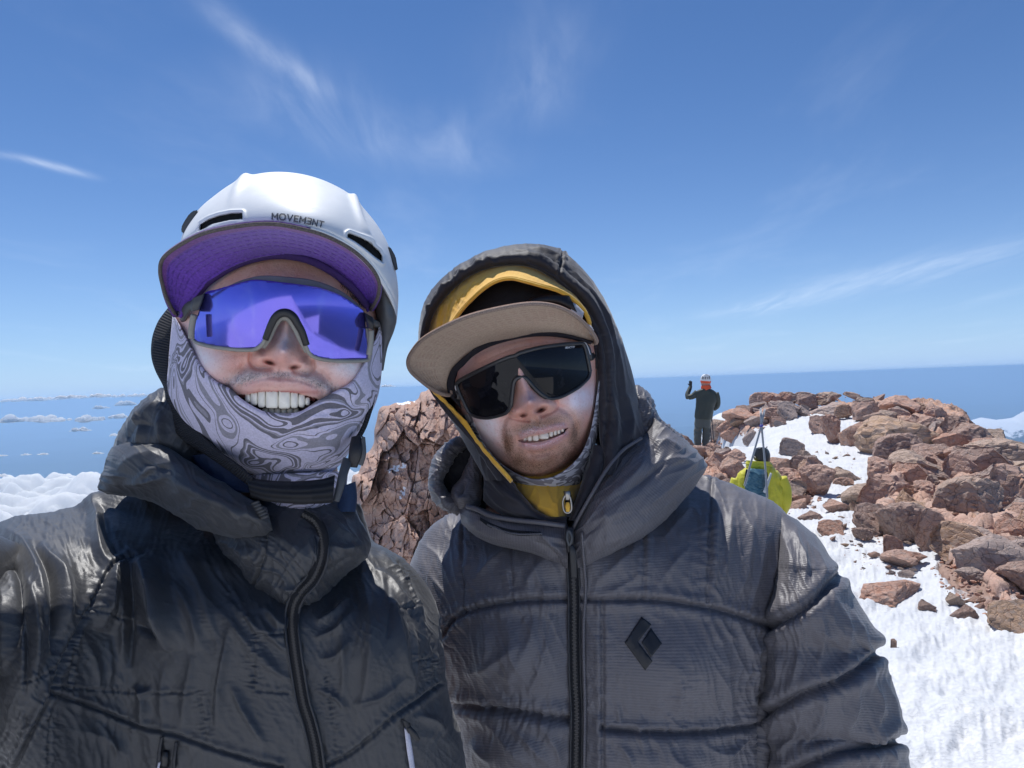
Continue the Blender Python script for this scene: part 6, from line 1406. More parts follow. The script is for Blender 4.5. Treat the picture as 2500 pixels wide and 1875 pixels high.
# individual zip teeth along the open collar
M_ZTB = plastic('bright_zip_teeth', (0.10, 0.10, 0.11), .3)
def teethline(pts, objs, n, parent, mat, r=.0012, lift=.004, dflt=.87):
    c = cr(pts, n); V0, F0 = ICO[2]; Vs, Fs = [], []; o = 0
    for u, v, d in on(objs, c, lift, dflt):
        Vs.append(V0 * r + W(u, v, d)); Fs += [[i + o for i in f] for f in F0]; o += len(V0)
    t = mesh('zip_teeth', np.vstack(Vs), Fs, parent, mat, smooth=False); t['kind'] = 'stuff'; return t
teethline([(1191, 1281), (1230, 1297), (1270, 1304), (1322, 1303)], [fl2], 32, man2, M_ZTB)
RRl = relief_fn(folds=[([(1430, 1290), (1500, 1250), (1560, 1190)], 16, .005), ([(1440, 1340), (1540, 1290), (1620, 1220)], 18, .007), ([(1470, 1230), (1540, 1170), (1580, 1120)], 12, .006), ([(1520, 1210), (1600, 1150), (1640, 1100)], 10, -.006), ([(1480, 1180), (1520, 1130), (1560, 1090)], 8, -.005), ([(1560, 1250), (1640, 1180), (1700, 1120)], 12, .005), ([(1420, 1310), (1450, 1290), (1480, 1260)], 8, -.004), ([(1600, 1130), (1650, 1120), (1700, 1130)], 9, .004), ([(1570, 1090), (1620, 1080), (1670, 1100)], 9, .005), ([(1580, 1060), (1600, 1100), (1600, 1130)], 8, -.005)], wr=[(140, 110, 26, .0028, 141), (135, 150, 16, .0010, 144), (115, 120, 15, .0008, 146)])
rr2 = loft('collar', [(1397, 1296, 1412, 1398, .885, .02, .03), (1424, 1240, 1466, 1368, .89, .045, .04), (1450, 1195, 1528, 1336, .90, .060, .05), (1482, 1142, 1598, 1290, .92, .07, .05), (1522, 1095, 1660, 1232, .94, .072, .06), (1565, 1066, 1708, 1172, .96, .07, .06), (1588, 1040, 1726, 1136, .975, .06, .06), (1590, 1015, 1700, 1098, .985, .045, .05)],
           190, 130, 24, man2, M_DOWN, disp=RRl)
loft('hood_down', [(1545, 940, 1560, 940, 1.01, .01, .02), (1530, 962, 1586, 962, 1.01, .03, .04), (1520, 990, 1600, 995, 1.01, .04, .05), (1515, 1020, 1618, 1025, 1.01, .045, .05), (1515, 1055, 1660, 1058, 1.01, .05, .05), (1520, 1090, 1690, 1090, 1.01, .05, .05)], 90, 80, 20, man2, M_DOWN,
     disp=relief_fn(folds=[([(1565, 965), (1580, 1000), (1575, 1040)], 7, .006), ([(1590, 1000), (1600, 1040), (1640, 1070)], 8, .006), ([(1580, 1030), (1600, 1060), (1620, 1070)], 6, -.006)], wr=[(70, 40, 14, .003, 145), (130, 30, 12, .002, 147)]))
teethline([(1404, 1275), (1427, 1236), (1452, 1193), (1472, 1152), (1498, 1122), (1526, 1092)], [rr2], 56, man2, M_ZTEETH, .0017, .002)
tube('collar_hem', [(1399, 1290, .868), (1424, 1243, .862), (1450, 1198, .862), (1480, 1148, .872), (1520, 1100, .89), (1566, 1070, .91)], .0022, man2, M_DOWN, 10)
# the down hood's edge standing open on the left of his neck
HL = relief_fn(wr=[(20, 40, 18, .0028, 151), (100, 40, 18, .0015, 153)], folds=[([(1070, 1200), (1090, 1230), (1110, 1248)], 7, .005)])
loft('hood_down', [(1122, 1064, 1142, 1092, .985, .01, .02), (1088, 1082, 1118, 1110, .98, .025, .03), (1066, 1104, 1106, 1128, .975, .03, .03), (1052, 1136, 1096, 1148, .97, .032, .03), (1046, 1172, 1082, 1174, .965, .032, .03), (1050, 1206, 1092, 1196, .96, .032, .03), (1066, 1232, 1112, 1212, .955, .03, .03), (1092, 1248, 1126, 1222, .95, .025, .03), (1118, 1256, 1136, 1238, .945, .015, .02)], 130, 50, 16, man2, M_DOWN, disp=HL)
loft('hood_lining', [(1100, 1075, 1165, 1085, 1.0, .01, .03), (1080, 1120, 1185, 1130, 1.0, .015, .03), (1075, 1170, 1190, 1180, .995, .02, .03), (1085, 1215, 1190, 1225, .985, .025, .03), (1110, 1245, 1180, 1250, .97, .025, .03)], 50, 40, 14, man2, M_SOFT, disp=relief_fn(wr=[(70, 50, 18, .003, 155)]))
loft('hood_fold', [(1150, 1108, 1168, 1112, .965, .01, .02), (1128, 1160, 1176, 1165, .955, .02, .03), (1104, 1192, 1178, 1200, .945, .03, .03), (1104, 1222, 1172, 1232, .94, .03, .03), (1120, 1242, 1160, 1250, .935, .02, .02)], 60, 50, 14, man2, M_DOWN, disp=relief_fn(wr=[(60, 30, 14, .003, 157), (140, 40, 14, .002, 158)], folds=[([(1112, 1200), (1125, 1215), (1150, 1215)], 6, .008), ([(1140, 1170), (1125, 1195), (1122, 1220)], 6, -.008)]))
# zip, slider, logo
zip2 = [(1391, 1290), (1394, 1340), (1399, 1390), (1402, 1466), (1402, 1546), (1404, 1659), (1408, 1743), (1406, 1880), (1406, 2000)]
z2 = zipper(man2, zip2, [dj, fl2, rr2], 15, 9, .003, True, .87, 4.6)
strip('zip_flap', [(1416, 1300), (1421, 1370), (1426, 1440), (1421, 1520), (1421, 1600), (1424, 1743), (1422, 1880)], [(1424, 1300), (1429, 1370), (1434, 1440), (1429, 1520), (1429, 1600), (1432, 1743), (1430, 1880)], man2, M_DOWN, [q[2] for q in on([dj, fl2, rr2], cr([(1416, 1300), (1421, 1370), (1426, 1440), (1421, 1520), (1421, 1600), (1424, 1743), (1422, 1880)], 12), .005, .87)], [q[2] for q in on([dj, fl2, rr2], cr([(1424, 1300), (1429, 1370), (1434, 1440), (1429, 1520), (1429, 1600), (1432, 1743), (1430, 1880)], 12), .003, .87)], n=80, m=6, thick=.003, bulge=.002)
loft('zip_slider', [(1381, 1288, 1400, 1286, .858, .005, .005), (1380, 1310, 1402, 1308, .856, .007, .005), (1384, 1350, 1400, 1349, .857, .005, .005)], 14, 14, 8, man2, M_BLACKP, px=.5, py=.5)
tube('zip_ring', [(1388, 1296, .849), (1384, 1312, .848), (1390, 1330, .849), (1396, 1312, .848)], .0016, man2, M_DARKG, 8, closed=True, samples=40)
loft('zip_pull', [(1389, 1330, 1400, 1330, .852, .003, .003), (1390, 1352, 1407, 1351, .851, .004, .003), (1393, 1400, 1409, 1399, .852, .004, .003), (1394, 1412, 1408, 1412, .852, .003, .003)], 20, 14, 8, man2, M_BLACKP, px=.4, py=.4)
M_LOGO = plain('black_print', (0.010, 0.011, 0.015), .45)
lg = [cr_ for cr_ in ([(1566, 1506), (1590, 1524), (1558, 1567), (1593, 1614), (1575, 1637), (1525, 1569)], [(1589, 1533), (1616, 1571), (1589, 1605), (1566, 1569)])]
def decal(name, poly, objs, parent, mat, lift=.0012, step=5.0, dflt=.86):
    P_ = np.asarray(poly, float); pts = []
    for a, b in zip(P_, np.roll(P_, -1, 0)):
        k = max(1, int(np.linalg.norm(b - a) / step)); pts += [tuple(a + (b - a) * i / k) for i in range(k)]
    f = lambda u, v: np.array([q[2] for q in on(objs, list(zip(u, v)), lift, dflt)])
    x0, y0 = P_.min(0); x1, y1 = P_.max(0)
    return lens_mesh(name, pts, f, parent, mat, .0008, int((x1 - x0) / step) + 2, int((y1 - y0) / step) + 2, smoothc=False)
for p_ in lg: decal('logo', p_, [dj], man2, M_LOGO)
legs(man2, 1480, 1.0, M_TROU, 190)
# ================================================================== ROCKS
def rock_mesh(name, seed, sub=4, flat=0.6, planes=10, rough=1.0):
    rs = np.random.RandomState(seed); V0, F0 = ICO[sub]; V = V0.copy()
    for k in range(planes):
        n = rs.normal(size=3); n[2] *= .8; n /= np.linalg.norm(n); o = rs.uniform(.30, .72)
        V = V - np.maximum(0, V @ n - o)[:, None] * n
    for k in range(3):                                         # ledges: parallel splits
        n = rs.normal(size=3); n /= np.linalg.norm(n); t = V @ n; o = rs.uniform(-.3, .4)
        V = V * (1 - 0.05 * np.exp(-((t - o) / .035) ** 2))[:, None]
    V = V / np.abs(V).max(0)
    f1, f2, r = voro(V[:, 0] * 1.9 + seed, V[:, 1] * 1.9, V[:, 2] * 1.9, seed)
    dd = .045 * fbm(V[:, 0] * 2.4 + seed, V[:, 1] * 2.4, V[:, 2] * 2.4, oct=5, seed=seed) - .05 * np.exp(-((f2 - f1) / .05) ** 2) + .06 * (r - .5) + .025 * noise(V[:, 0] * 14, V[:, 1] * 14, V[:, 2] * 14, seed=seed)
    g1, g2, q = voro(V[:, 0] * 4.3 + seed, V[:, 1] * 4.3, V[:, 2] * 4.3, seed + 5)
    dd = dd + .07 * (q - .5) - .05 * np.exp(-((g2 - g1) / .06) ** 2)
    V = V * (1 + rough * dd)[:, None]
    me = bpy.data.meshes.new(name); me.from_pydata([tuple(p) for p in V], [], F0); me.materials.append(M_ROCK); me.update()
    return me
ROCKS = [rock_mesh('rock', 200 + i) for i in range(12)]
PEB = [rock_mesh('stone', 300 + i, 3, planes=9, rough=.7) for i in range(8)]
def tone_mat(name, tones, **k): return rock_mat(name, tones, **k)
M_GREYR = rock_mat('grey_pink_rock', [(0.33, 0.27, 0.25), (0.42, 0.34, 0.31), (0.37, 0.28, 0.245)])
M_ORANGE = rock_mat('orange_rock', [(0.42, 0.25, 0.15), (0.50, 0.33, 0.21), (0.38, 0.22, 0.15)])
M_TANR = rock_mat('tan_rock', [(0.42, 0.31, 0.24), (0.48, 0.37, 0.29), (0.39, 0.27, 0.21)])
M_DARKR = rock_mat('dark_brown_rock', [(0.27, 0.165, 0.135), (0.35, 0.23, 0.185), (0.31, 0.205, 0.17)])
def hit_ground(u, v):
    dirw = W(u, v, 1.0) - CAMP
    d = np.linspace(2.5, 26, 1200); P = CAMP + dirw * d[:, None]
    below = P[:, 2] < ground0(P[:, 0], P[:, 1])
    k = int(np.argmax(below)) if below.any() else int(np.argmin(P[:, 2] - ground0(P[:, 0], P[:, 1])))
    return float(d[k])
def copymat(me, mat):
    key = (me.name, mat.name)
    if key not in _cm:
        c = me.copy(); c.name = me.name.split('.')[0]; c.materials.clear(); c.materials.append(mat); _cm[key] = c
    return _cm[key]
_cm = {}
rsr = np.random.RandomState(12)
def put_rock(x0, y0, x1, y1, seed, mat=None, label=None, group=None, meshes=None, name='boulder', cat='rock', grow=1.36, base=None, dmul=1.0, rz=None):
    """rock standing on the ground; box in photo pixels"""
    u, w, h = (x0 + x1) / 2, (x1 - x0) * grow, (y1 - y0) * grow
    d = hit_ground(u, base if base is not None else y1 - 0.10 * (y1 - y0)) * dmul
    s = d / FPX; pt = W(u, (y0 + y1) / 2, d + 0.30 * w * s)
    L = meshes or ROCKS; me = L[seed % len(L)]
    if mat is not None: me = copymat(me, mat)
    o = bpy.data.objects.new(name, me); COL.objects.link(o)
    o.location = pt; o.scale = (w * s / 2, w * s / 2 * .85, h * s / 2)
    rr = np.random.RandomState(seed * 7 + 1)
    o.rotation_euler = (rr.uniform(-.12, .12), rr.uniform(-.16, .16), rr.uniform(-.5, .5) if rz is None else rz)
    tag(o, label, cat, group); return o
A_ = lambda x0, y0, x1, y1: (1900 + .27125 * x0, 930 + .27125 * y0, 1900 + .27125 * x1, 930 + .27125 * y1)
B_ = lambda x0, y0, x1, y1: (2000 + .3465 * x0, 1300 + .3465 * y0, 2000 + .3465 * x1, 1300 + .3465 * y1)
C_ = lambda x0, y0, x1, y1: (1640 + .2412 * x0, 890 + .2412 * y0, 1640 + .2412 * x1, 890 + .2412 * y1)
hero = [
 (A_(820, 350, 1480, 690), M_ORANGE, 'huge rounded tan-orange boulder overhanging the snow gully'),
 (A_(1030, 680, 1510, 960), M_TANR, 'broad upright slab directly below the huge rounded boulder'),
 (A_(530, 330, 860, 640), M_ROCK, 'tall smooth-faced block at the left of the huge rounded boulder'),
 (A_(690, 330, 960, 560), M_ROCK, 'wedge-shaped boulder leaning between the tall block and the rounded boulder'),
 (A_(310, 195, 635, 325), M_GREYR, 'pale flat-topped block on the ridge above the head of the snow gully'),
 (A_(0, 205, 165, 365), M_GREYR, 'grey lumpy rock at the left edge of the gully head'),
 (A_(0, 120, 112, 230), M_ROCK, 'reddish upright rock on the skyline left of the grey dome'),
 (A_(100, 115, 302, 220), M_GREYR, 'squat grey boulder on the skyline above the gully head'),
 (A_(298, 118, 548, 230), M_TANR, 'pointed boulder on the skyline with a sloping right side'),
 (A_(130, 220, 302, 330), M_GREYR, 'grey block wedged under the squat skyline boulder'),
 (A_(630, 195, 885, 395), M_ROCK, 'blocky boulder with a dark notch in its front, beside the ridge top'),
 (A_(830, 205, 995, 325), M_DARKR, 'dark red block just left of the marker post'),
 (A_(900, 270, 1135, 405), M_TANR, 'tan boulder in front of the dome-shaped summit rock'),
 (A_(980, 170, 1335, 365), M_ROCK, 'dome-shaped rock forming the top of the ridge'),
 (A_(1285, 305, 1485, 425), M_TANR, 'buff pointed rock right below the dome-shaped summit rock'),
 (A_(1435, 430, 1665, 665), M_ROCK, 'brown block leaning against the right end of the huge boulder'),
 (A_(1630, 388, 1895, 645), M_GREYR, 'pointed grey pinnacle near the right end of the ridge'),
 (A_(288, 333, 442, 500), M_ROCK, 'red triangular rock at the right bank of the upper gully'),
 (A_(398, 340, 548, 585), M_ROCK, 'narrow upright rock between the red triangle and the tall block'),
 (C_(1025, 770, 1290, 950), M_GREYR, 'grey-pink slab resting on the snow right of the black helmet'),
 (A_(168, 640, 272, 742), M_TANR, 'small tan rock on the snow above the tall angular rock'),
 (A_(178, 705, 435, 985), M_ROCK, 'tall angular red rock standing at the left bank of the gully'),
 (A_(438, 798, 692, 918), M_TANR, 'flat tan slab propped on the snow in mid gully'),
 (A_(518, 880, 682, 955), M_ROCK, 'low red rock under the flat tan slab'),
 (A_(58, 838, 335, 1025), M_ROCK, 'pinkish boulder beside the yellow jacket'),
 (A_(648, 958, 1012, 1155), M_TANR, 'large wedge-topped boulder at the right bank of the lower gully'),
 (A_(975, 920, 1155, 1165), M_ORANGE, 'orange triangular rock standing against the wedge-topped boulder'),
 (A_(438, 1058, 635, 1205), M_ROCK, 'reddish slanting slab lying in the lower gully'),
 (A_(205, 1172, 392, 1270), M_DARKR, 'oval brown rock on the snow by the grey sleeve shoulder'),
 (A_(368, 1278, 592, 1418), M_ROCK, 'pink flat rock lying on the snow below the oval brown rock'),
 (A_(688, 1338, 822, 1442), M_DARKR, 'dark pyramid rock at the edge of the rubble'),
 (A_(900, 1418, 1085, 1605), M_ROCK, 'rounded pink boulder at the foot of the rubble slope'),
 (A_(995, 1555, 1295, 1680), M_ROCK, 'broad red boulder touching the rounded pink one'),
 (A_(618, 1092, 712, 1200), M_ORANGE, 'small orange block left of the wedge-topped boulder'),
 (A_(1490, 620, 2010, 935), M_DARKR, 'long dark outcrop on the right shoulder of the ridge'),
 (A_(1890, 880, 2260, 1065), M_DARKR, 'dark ledge running out of the picture on the right'),
 (A_(1675, 938, 1935, 1085), M_ROCK, 'pink layered rock beneath the long dark outcrop'),
 (A_(1685, 1085, 1832, 1190), M_ORANGE, 'small oval orange stone under the pink layered rock'),
 (A_(1555, 1225, 1900, 1575), M_TANR, 'big smooth tan face low on the right of the ridge'),
 (A_(1785, 1165, 2115, 1405), M_DARKR, 'slanting dark slab above the smooth tan face'),
 (A_(2015, 1055, 2300, 1305), M_GREYR, 'grey-brown block at the right edge of the picture'),
 (A_(700, 1140, 1000, 1400), M_DARKR, 'dark broken outcrop below the wedge-topped boulder'),
 (A_(950, 1150, 1280, 1480), M_DARKR, 'shattered brown outcrop in the middle of the rubble slope'),
 (A_(1180, 1200, 1470, 1560), M_ROCK, 'steep brown outcrop left of the smooth tan face'),
 (A_(1250, 880, 1480, 1120), M_TANR, 'ochre block under the upright slab'),
 (A_(1420, 900, 1690, 1200), M_ROCK, 'cracked ochre-brown outcrop right of the ochre block'),
 (A_(1690, 615, 2000, 730), M_TANR, 'thin tan slab lying on top of the long dark outcrop'),
 (A_(1870, 1440, 2290, 1690), M_DARKR, 'low dark outcrop at the right edge below the tan face'),
 (B_(262, 328, 712, 492), M_ROCK, 'flat reddish boulder half sunk in the near snow'),
 (B_(488, 150, 735, 262), M_ROCK, 'cracked red boulder behind the flat sunken one'),
 (B_(552, 250, 652, 328), M_GREYR, 'small pale grey stone behind the flat sunken boulder'),
 (B_(912, 418, 1002, 528), M_TANR, 'small upright tan stone at the snow edge'),
 (B_(958, 513, 1102, 635), M_DARKR, 'dark angular rock at the edge of the near snow'),
 (B_(1225, 518, 1500, 740), M_ORANGE, 'orange-streaked boulder at the right edge by the near snow'),
 (B_(995, 268, 1165, 355), M_GREYR, 'flat grey-brown rock among the rubble near the right edge'),
 (B_(1105, 193, 1245, 270), M_ROCK, 'flat pink rock beside a shaded strip of snow'),
 (B_(488, 763, 557, 838), M_ROCK, 'lone small pink stone out on the smooth near snow'),
 (B_(1110, 465, 1330, 560), M_ROCK, 'low red slab between the dark angular rock and the right edge'),
 (B_(688, 488, 797, 555), M_DARKR, 'thin brown stone poking from the near snow beside the sunken boulder'),
 (C_(808, 298, 975, 438), M_ROCK, 'triangular pink rock on the skyline above the ski tips'),
 (C_(975, 298, 1205, 415), M_ROCK, 'wide red rock on the skyline right of the triangular one'),
 (C_(570, 475, 905, 620), M_ROCK, 'long rust-coloured ledge left of the ski tips'),
 (C_(385, 555, 565, 770), M_TANR, 'pale cracked block just right of the man in green'),
 (C_(525, 600, 745, 790), M_ROCK, 'cracked red block below the rust-coloured ledge'),
 (C_(738, 650, 865, 805), M_GREYR, 'grey upright stone at the foot of the cracked red block'),
 (C_(798, 395, 985, 505), M_GREYR, 'pale flat rock under the triangular skyline rock'),
 (C_(965, 395, 1245, 565), M_GREYR, 'grey hollowed boulder right of the ski tips'),
 (C_(955, 540, 1122, 655), M_ROCK, 'small red block beneath the grey hollowed boulder'),
 (C_(318, 815, 485, 940), M_ROCK, 'pink shaded rock at the feet of the man in green'),
 (C_(478, 838, 615, 950), M_TANR, 'tilted yellowish slab right of the pink shaded rock'),
 (C_(435, 958, 760, 1200), M_ROCK, 'large pink boulder left of the yellow jacket'),
 (C_(578, 908, 745, 985), M_DARKR, 'brown rock behind the top of the large pink boulder'),
 (C_(990, 940, 1260, 1100), M_ROCK, 'snow-dusted pink slab right of the yellow collar'),
 (C_(345, 958, 485, 1120), M_GREYR, 'greyish rock between the large pink boulder and the grey hood'),
]
GR = 'boulders along the summit ridge'
for i, (bx, mt, lb) in enumerate(hero):
    put_rock(*bx, seed=i, mat=mt, label=lb, group=GR)
# the solid outcrop the boulders sit in: one jagged sheet of fractured rock
def blocky(x, y, seed, sc, amp, tilt, crack, cw=.05):
    w1, w2 = fbm(x * sc * .7, y * sc * .7, 1., oct=3, seed=seed + 1), fbm(x * sc * .7, y * sc * .7, 5., oct=3, seed=seed + 2)
    f1, f2, r, ox, oy, ta, tb = facets((x + .35 / sc * w1) * sc, (y + .35 / sc * w2) * sc, seed)
    return amp * (r - .5) + tilt * (ta * ox + tb * oy) - crack * np.exp(-((f2 - f1) / cw) ** 2) * np.clip(.5 + 1.4 * w1, 0, 1)
def outcrop(name, poly, x0, x1, y0, y1, step, hgt, seed, label, edge=26.0):
    X, Y = np.meshgrid(np.arange(x0, x1, step), np.arange(y0, y1, step * 1.2), indexing='ij')
    pu, pv, pd = PX(np.stack([X, Y, ground0(X, Y)], -1))
    sd = np.full(X.shape, 80.0); ok = (pu > 1550) & (pu < 2720) & (pv > 900) & (pv < 1700)
    sd[ok] = sdpoly(pu[ok], pv[ok], poly)
    sd = sd + 14 * fbm(X * 1.1, Y * 1.1, oct=4, seed=seed + 9)
    m = sstep(edge * .3, -edge, sd)
    a, b = X * .9 + Y * .25, Y * .8 - X * .2
    h = blocky(a, b, seed, 1.1, .16, .13, .10) + blocky(a, b, seed + 20, 2.9, .09, .12, .05) + blocky(a, b, seed + 40, 7.5, .035, .07, .02, .07)
    h += .06 * ridged(X * 1.1, Y * 1.1, oct=5, seed=seed + 3) + .02 * fbm(X * 9, Y * 9, oct=3, seed=seed + 4)
    z = ground0(X, Y) + m * (hgt + h) - .45 * (1 - m)
    keep = sd < edge * .55
    snow = sstep(.01, -.05, h + hgt + .05 * noise(X * 2.1, Y * 2.1, seed=seed + 6)) * sstep(.15, .30, .3 + fbm(X * .5, Y * .5, oct=3, seed=seed + 7))
    o = grid(name, np.stack([X, Y, z], -1), None, M_CRAGO, keep=keep, smooth=False, cols=np.repeat(snow[..., None], 3, -1))
    return tag(o, label, 'rock')
M_CRAGO = rock_mat('outcrop_rock', TONES, True, 1.3)
_nt = M_CRAGO.node_tree; _b = _nt.nodes['Principled BSDF']; _s = _b.inputs['Base Color'].links[0].from_socket; _at = _nt.nodes.new('ShaderNodeVertexColor'); _at.layer_name = 'Col'
_mx = _nt.nodes.new('ShaderNodeMix'); _mx.data_type = 'RGBA'; _nt.links.new(_at.outputs[0], _mx.inputs[0]); _nt.links.new(_s, _mx.inputs[6]); _mx.inputs[7].default_value = (.72, .74, .77, 1); _nt.links.new(_mx.outputs[2], _b.inputs['Base Color'])
OUT_P = [[(2110, 1250), (2150, 1190), (2190, 1130), (2300, 1100), (2340, 1050), (2420, 1080), (2560, 1170), (2700, 1300), (2700, 1560), (2560, 1530), (2450, 1490), (2390, 1440), (2330, 1415), (2290, 1360), (2250, 1330), (2180, 1320), (2130, 1300)],
         [(1640, 1090), (1760, 1095), (1800, 1180), (1880, 1195), (1960, 1160), (2000, 1195), (1960, 1240), (1860, 1270), (1700, 1200)],
         [(1740, 1085), (1775, 1020), (1860, 978), (1990, 960), (2010, 985), (1945, 1005), (1900, 1030), (1850, 1062)],
         [(2020, 1005), (2040, 965), (2240, 955), (2390, 1000), (2400, 1050), (2320, 1085), (2180, 1060), (2080, 1035)]]
outcrop('rock_outcrop', OUT_P[0], 2.6, 13.5, 4.2, 17.5, .03, .02, 501, 'massive fractured brown outcrop filling the right side of the ridge')
outcrop('rock_outcrop', OUT_P[1], 1.2, 5.5, 6.2, 15.0, .025, -.04, 511, 'low broken outcrop around the yellow-jacketed person')
outcrop('rock_outcrop', OUT_P[2], 4.0, 12.5, 14, 26, .035, .0, 521, 'rocky crest right of the man in green')
outcrop('rock_outcrop', OUT_P[3], 7.0, 16.5, 13, 26, .035, .02, 531, 'rocky crest around the dome-shaped summit rock')
# big angular blocks filling the ridge between the ones above
BIG = [[(2170, 1150), (2300, 1110), (2390, 1090), (2470, 1160), (2520, 1200), (2520, 1500), (2420, 1460), (2330, 1410), (2280, 1330), (2180, 1310), (2130, 1260)], [(2040, 1030), (2060, 1005), (2240, 1005), (2340, 1045), (2430, 1095), (2330, 1095), (2180, 1050)], [(1750, 1060), (1790, 1020), (1870, 985), (1990, 975), (1960, 1010), (1900, 1035), (1840, 1060)], [(1640, 1080), (1700, 1108), (1790, 1112), (1800, 1180), (1700, 1150)], [(1890, 1180), (1960, 1130), (2000, 1140), (2020, 1230), (1980, 1250)]]
def boxes(P_, n, smin, smax, seed):
    rs = np.random.RandomState(seed); Q = np.array(P_, float); x0, y0 = Q.min(0); x1, y1 = Q.max(0); out = []; tries = 0
    while len(out) < n and tries < 6000:
        tries += 1; u, v = rs.uniform(x0, x1), rs.uniform(y0, y1)
        if not inpoly(np.array([u]), np.array([v]), Q)[0]: continue
        w = rs.uniform(smin, smax) * (.55 + .6 * (v - 950) / 400); h = w * rs.uniform(.5, .85)
        if any(abs(u - o[0]) < .42 * (w + o[2]) * .5 and abs(v - o[1]) < .30 * (h + o[3]) for o in out): continue
        out.append((u, v, w, h))
    return [(u - w / 2, v - h, u + w / 2, v) for u, v, w, h in out]
bi = 0
for P_, n, a, b, lb in ((BIG[0], 46, 80, 150, 'angular red-brown block jammed in the right-hand outcrop'), (BIG[1], 14, 60, 100, 'angular block on the ridge crest behind the huge rounded boulder'), (BIG[2], 10, 60, 100, 'angular block on the crest right of the man in green'), (BIG[3], 9, 46, 80, 'reddish block at the feet of the man in green'), (BIG[4], 6, 60, 100, 'angular block on the left bank of the snow gully')):
    for bx in boxes(P_, n, a, b, 640 + n):
        put_rock(*bx, seed=500 + bi, mat=[M_ROCK, M_DARKR, M_ROCK, M_TANR, M_ORANGE, M_ROCK, M_GREYR][bi % 7], label=lb, group=lb + 's', grow=1.25, base=bx[3]); bi += 1
# smaller stones: individuals, then what is past counting
def scatter(poly, n, smin, smax, asp=(.45, .8), avoid=None, seed=1):
    rs = np.random.RandomState(seed); P_ = np.array(poly, float); x0, y0 = P_.min(0); x1, y1 = P_.max(0); out = []
    while len(out) < n:
        u, v = rs.uniform(x0, x1), rs.uniform(y0, y1)
        if not inpoly(np.array([u]), np.array([v]), P_)[0]: continue
        w = smin * (smax / smin) ** (rs.rand() ** 1.5); h = w * rs.uniform(*asp)
        out.append((u - w / 2, v - h, u + w / 2, v))
    return out
RUB = [[(2090, 1240), (2150, 1170), (2170, 1120), (2300, 1110), (2360, 1090), (2430, 1120), (2500, 1180), (2500, 1560), (2440, 1540), (2380, 1480), (2330, 1470), (2270, 1400), (2300, 1350), (2230, 1330), (2130, 1330)],
       [(1650, 1075), (1760, 1080), (1800, 1180), (1880, 1190), (1990, 1130), (2020, 1190), (1990, 1250), (1900, 1260), (1800, 1230), (1690, 1150)],
       [(1745, 1075), (1780, 1020), (1860, 985), (2010, 965), (2250, 975), (2330, 1030), (2300, 1060), (2180, 1030), (2060, 1010), (1940, 1030), (1860, 1060)]]
SNP = [[(2020, 1210), (2130, 1200), (2160, 1300), (2240, 1370), (2220, 1420), (2110, 1400), (2030, 1330)], [(1940, 1100), (2080, 1090), (2120, 1180), (2010, 1180)]]
i = 0
mats = [M_ROCK, M_ROCK, M_DARKR, M_TANR, M_ORANGE, M_GREYR, M_ROCK, M_DARKR]
for P_, n, a, b, lb in ((RUB[0], 70, 14, 50, 'one of many broken red-brown stones on the rubble slope right of the gully'), (RUB[1], 34, 14, 56, 'broken reddish stone on the bank around the yellow-jacketed man'), (RUB[2], 30, 12, 40, 'small stone along the top of the ridge'), (SNP[0], 40, 7, 24, 'small stone lying on the snow at the foot of the rubble'), (SNP[1], 10, 6, 18, 'small stone lying on the snow of the gully')):
    for bx in scatter(P_, n, a, b, seed=50 + i):
        put_rock(*bx, seed=i + 100, mat=mats[i % 8], label=lb, group=lb.replace('one of many ', ''), meshes=PEB, name='stone', cat='stone', base=bx[3]); i += 1
bmV, bmF, off = [], [], 0
V0, F0 = ICO[2]; vari = []
for k in range(8):
    rs = np.random.RandomState(400 + k); q = V0.copy()
    for j in range(9):
        n = rs.normal(size=3); n /= np.linalg.norm(n); q = q - np.maximum(0, q @ n - rs.uniform(.4, .8))[:, None] * n
    vari.append(q)
rs = np.random.RandomState(9)
for P_, n, a, b in ((RUB[0], 1100, 4, 20), (RUB[1], 300, 4, 16), (RUB[2], 260, 3, 12), (SNP[0], 110, 2.5, 8), (SNP[1], 30, 2.5, 7)):
    for bx in scatter(P_, n, a, b, seed=77 + n):
        u = (bx[0] + bx[2]) / 2; d = hit_ground(u, bx[3]); s = (bx[2] - bx[0]) / 2 * d / FPX; an = rs.uniform(0, 6.28); ca, sa = math.cos(an), math.sin(an)
        q = vari[rs.randint(8)] * s * np.array([1, .8, .6]); q = np.stack([q[:, 0] * ca - q[:, 1] * sa, q[:, 0] * sa + q[:, 1] * ca, q[:, 2]], 1) + W(u, bx[3] - 2, d)
        bmV.append(q); bmF += [[j + off for j in f] for f in F0]; off += len(V0)
o = mesh('rubble', np.vstack(bmV), bmF, None, rock_mat('rubble_rock', TONES, False, 3.0), smooth=False); tag(o, kind='stuff')

